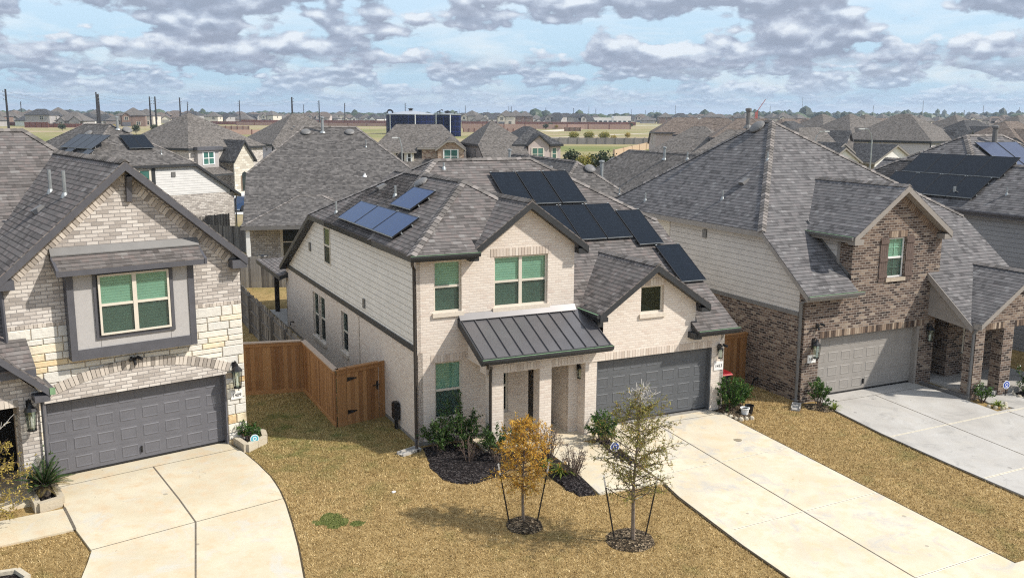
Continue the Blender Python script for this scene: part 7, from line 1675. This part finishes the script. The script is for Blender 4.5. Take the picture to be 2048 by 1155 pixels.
# ------------------------------------------------------------------ camera, sun, sky
pitch, roll = .1827, .0045
fw = Vector((0, math.cos(pitch), -math.sin(pitch))); r0 = Vector((1, 0, 0)); u0 = r0.cross(fw)
rr_ = r0 * math.cos(roll) + u0 * math.sin(roll); uu_ = u0 * math.cos(roll) - r0 * math.sin(roll)
cam = bpy.data.cameras.new('camera'); co = bpy.data.objects.new('camera', cam); COL.objects.link(co)
mx = Matrix((rr_, uu_, -fw)).transposed().to_4x4(); mx.translation = (0, 0, 9.6608); co.matrix_world = mx
cam.sensor_width = 36; cam.lens = 1891.7753 / 2048 * 36; cam.clip_start = .1; cam.clip_end = 30000
S.camera = co
SUN_EL, SUN_AZ = math.radians(43), math.radians(-10)      # azimuth from +x towards +y
sd = Vector((math.cos(SUN_EL) * math.cos(SUN_AZ), math.cos(SUN_EL) * math.sin(SUN_AZ), math.sin(SUN_EL)))
sl = bpy.data.lights.new('sun', 'SUN'); sl.energy = 3.8; sl.angle = math.radians(1.4); sl.color = (1.0, .94, .85)
so = bpy.data.objects.new('sun', sl); COL.objects.link(so); so.rotation_euler = (-sd).to_track_quat('-Z', 'Y').to_euler(); so.location = (60, 0, 60)
w = bpy.data.worlds.new('World'); S.world = w; w.use_nodes = True
nt = w.node_tree; N = nt.nodes; bg = N['Background']
class WT(NT):
    def __init__(s): s.t = nt; s.N = nt.nodes; s.L = nt.links
    def cxy(s, x, y, a, b):
        o = s.n('ShaderNodeCombineXYZ'); s.l(s.math('MULTIPLY', x, a), o.inputs[0]); s.l(s.math('MULTIPLY', y, b), o.inputs[1]); return o.outputs[0]
    def noise2(s, scale, detail, rough, vec, dist):
        f = s.noise(scale, detail, rough, vec, dist); f.node.noise_dimensions = '2D'; return f
wt = WT()
sky = wt.n('ShaderNodeTexSky', sky_type='NISHITA'); sky.sun_disc = False; sky.sun_elevation = SUN_EL; sky.sun_rotation = math.pi / 2 - SUN_AZ
sky.air_density = 1.0; sky.dust_density = 0.6; sky.ozone_density = 2.0
STR = 0.13
d = wt.n('ShaderNodeTexCoord').outputs['Generated']
sp = wt.n('ShaderNodeSeparateXYZ'); wt.l(d, sp.inputs[0])
az = wt.math('ARCTAN2', sp.outputs['X'], sp.outputs['Y']); el = wt.math('ARCSINE', sp.outputs['Z'])
elc = wt.math('MAXIMUM', el, 0.0)
def layer(sx, sy, seed, lo, hi, off, px, py):
    cx = wt.math('MULTIPLY_ADD', az, sx, seed); cy = wt.math('MULTIPLY_ADD', el, sy, seed * .37)
    qx = wt.math('MULTIPLY_ADD', az, px, seed * 1.7); qy = wt.math('MULTIPLY', el, py)
    def smp(dy):
        cb = wt.n('ShaderNodeCombineXYZ'); wt.l(cx, cb.inputs[0]); wt.l(wt.math('ADD', cy, dy), cb.inputs[1]);         base = wt.noise2(1.0, 3, .5, cb.outputs[0], .15)
        cq = wt.n('ShaderNodeCombineXYZ'); wt.l(qx, cq.inputs[0]); wt.l(wt.math('ADD', qy, dy * py / sy), cq.inputs[1])
        out = wt.math('MULTIPLY_ADD', wt.math('SUBTRACT', wt.noise2(2.2, 5, .6, cq.outputs[0], .2), .5), .24, base)
        # rounded cauliflower heads
        for sc, am in ((1.0, .20), (2.3, .10)):
            v = wt.n('ShaderNodeTexVoronoi', feature='SMOOTH_F1', voronoi_dimensions='2D'); v.inputs['Scale'].default_value = sc; v.inputs['Smoothness'].default_value = .35; wt.l(cq.outputs[0], v.inputs['Vector'])
            out = wt.math('MULTIPLY_ADD', wt.math('SUBTRACT', .45, v.outputs['Distance']), am, out)
        return out
    a = smp(0.0); b = smp(off)
    dens = wt.math('DIVIDE', wt.math('SUBTRACT', a, lo), hi - lo, clamp=True)
    # tops catch the light, flat undersides stay grey: compare with the air just above
    lit = wt.math('MULTIPLY_ADD', wt.math('SUBTRACT', a, b), 3.4, .36, clamp=True)
    thick = wt.math('DIVIDE', wt.math('SUBTRACT', a, lo), .22, clamp=True)
    return dens, lit, thick
L1 = layer(8.5, 22, 5.1, .44, .50, .18, 21, 37)
L2 = layer(15, 48, 11.2, .42, .495, .17, 40, 80)
L3 = layer(28, 120, 23.9, .42, .54, .2, 90, 200)
def blendw(a, b): return wt.math('DIVIDE', wt.math('SUBTRACT', el, a), b - a, clamp=True)
m12 = blendw(.040, .062); m23 = blendw(.014, .026)
def mixv(f, x, y): 
    return wt.math('ADD', wt.math('MULTIPLY', x, wt.math('SUBTRACT', 1.0, f)), wt.math('MULTIPLY', y, f))
dens = mixv(m23, L3[0], mixv(m12, L2[0], L1[0])); lit = mixv(m23, L3[1], mixv(m12, L2[1], L1[1])); thick = mixv(m23, L3[2], mixv(m12, L2[2], L1[2]))
ccol = wt.ramp(lit, [(0.08, (.20, .225, .30, 1)), (0.36, (.265, .295, .38, 1)), (0.62, (.42, .46, .54, 1)), (0.9, (.62, .65, .69, 1))])
fog = wt.math('SUBTRACT', 1.0, wt.math('DIVIDE', elc, .05, clamp=True))
k = 1 / STR
ccol = wt.mix(wt.math('MULTIPLY', fog, .5), ccol, (.30, .44, .60, 1))
gap = wt.ramp(wt.math('DIVIDE', elc, .14, clamp=True), [(0.0, (.24, .40, .57, 1)), (0.35, (.28, .45, .60, 1)), (1.0, (.40, .54, .66, 1))])
vl = wt.noise2(1.0, 4, .6, wt.cxy(az, el, 9, 40), .3)
gap = wt.mix(wt.math('MULTIPLY', wt.math('SUBTRACT', vl, .42, clamp=True), 2.6, clamp=True), gap, (.55, .60, .65, 1))
hz = wt.math('DIVIDE', elc, .5, clamp=True)
veil = wt.noise(1.0, 5, .6, wt.mapping(d, (3, 3, 14)))
sc1 = wt.n('ShaderNodeVectorMath', operation='SCALE'); wt.l(sky.outputs[0], sc1.inputs[0]); sc1.inputs['Scale'].default_value = STR
base = wt.mix(wt.math('MULTIPLY_ADD', hz, -.1, .85), sc1.outputs[0], wt.mix(hz, gap, (.72, .80, .90, 1)))
allc = wt.mix(wt.math('MULTIPLY', dens, wt.math('MULTIPLY', wt.math('MULTIPLY_ADD', hz, -.6, 1.0), wt.math('MULTIPLY_ADD', fog, -.35, .95))), base, ccol)
sc2 = wt.n('ShaderNodeVectorMath', operation='SCALE'); wt.l(allc, sc2.inputs[0]); sc2.inputs['Scale'].default_value = k
wt.l(sc2.outputs[0], bg.inputs['Color']); bg.inputs['Strength'].default_value = STR
w.cycles.sampling_method = 'MANUAL'; w.cycles.sample_map_resolution = 512
S.view_settings.view_transform = 'Standard'; S.view_settings.look = 'None'; S.view_settings.gamma = 1; S.view_settings.exposure = 0.5
S.cycles.use_denoising = False
try: S.cycles.denoiser = 'OPENIMAGEDENOISE'
except Exception: pass
S.cycles.pixel_filter_type = 'BLACKMAN_HARRIS'; S.cycles.filter_width = 1.15
S.cycles.volume_bounces = 0; S.cycles.volume_max_steps = 8; S.cycles.volume_step_rate = 50; S.cycles.max_bounces = 6; S.cycles.transparent_max_bounces = 12; S.cycles.diffuse_bounces = 3; S.cycles.glossy_bounces = 3
S.cycles.caustics_reflective = False; S.cycles.caustics_refractive = False
S.render.resolution_x = 1024; S.render.resolution_y = 577
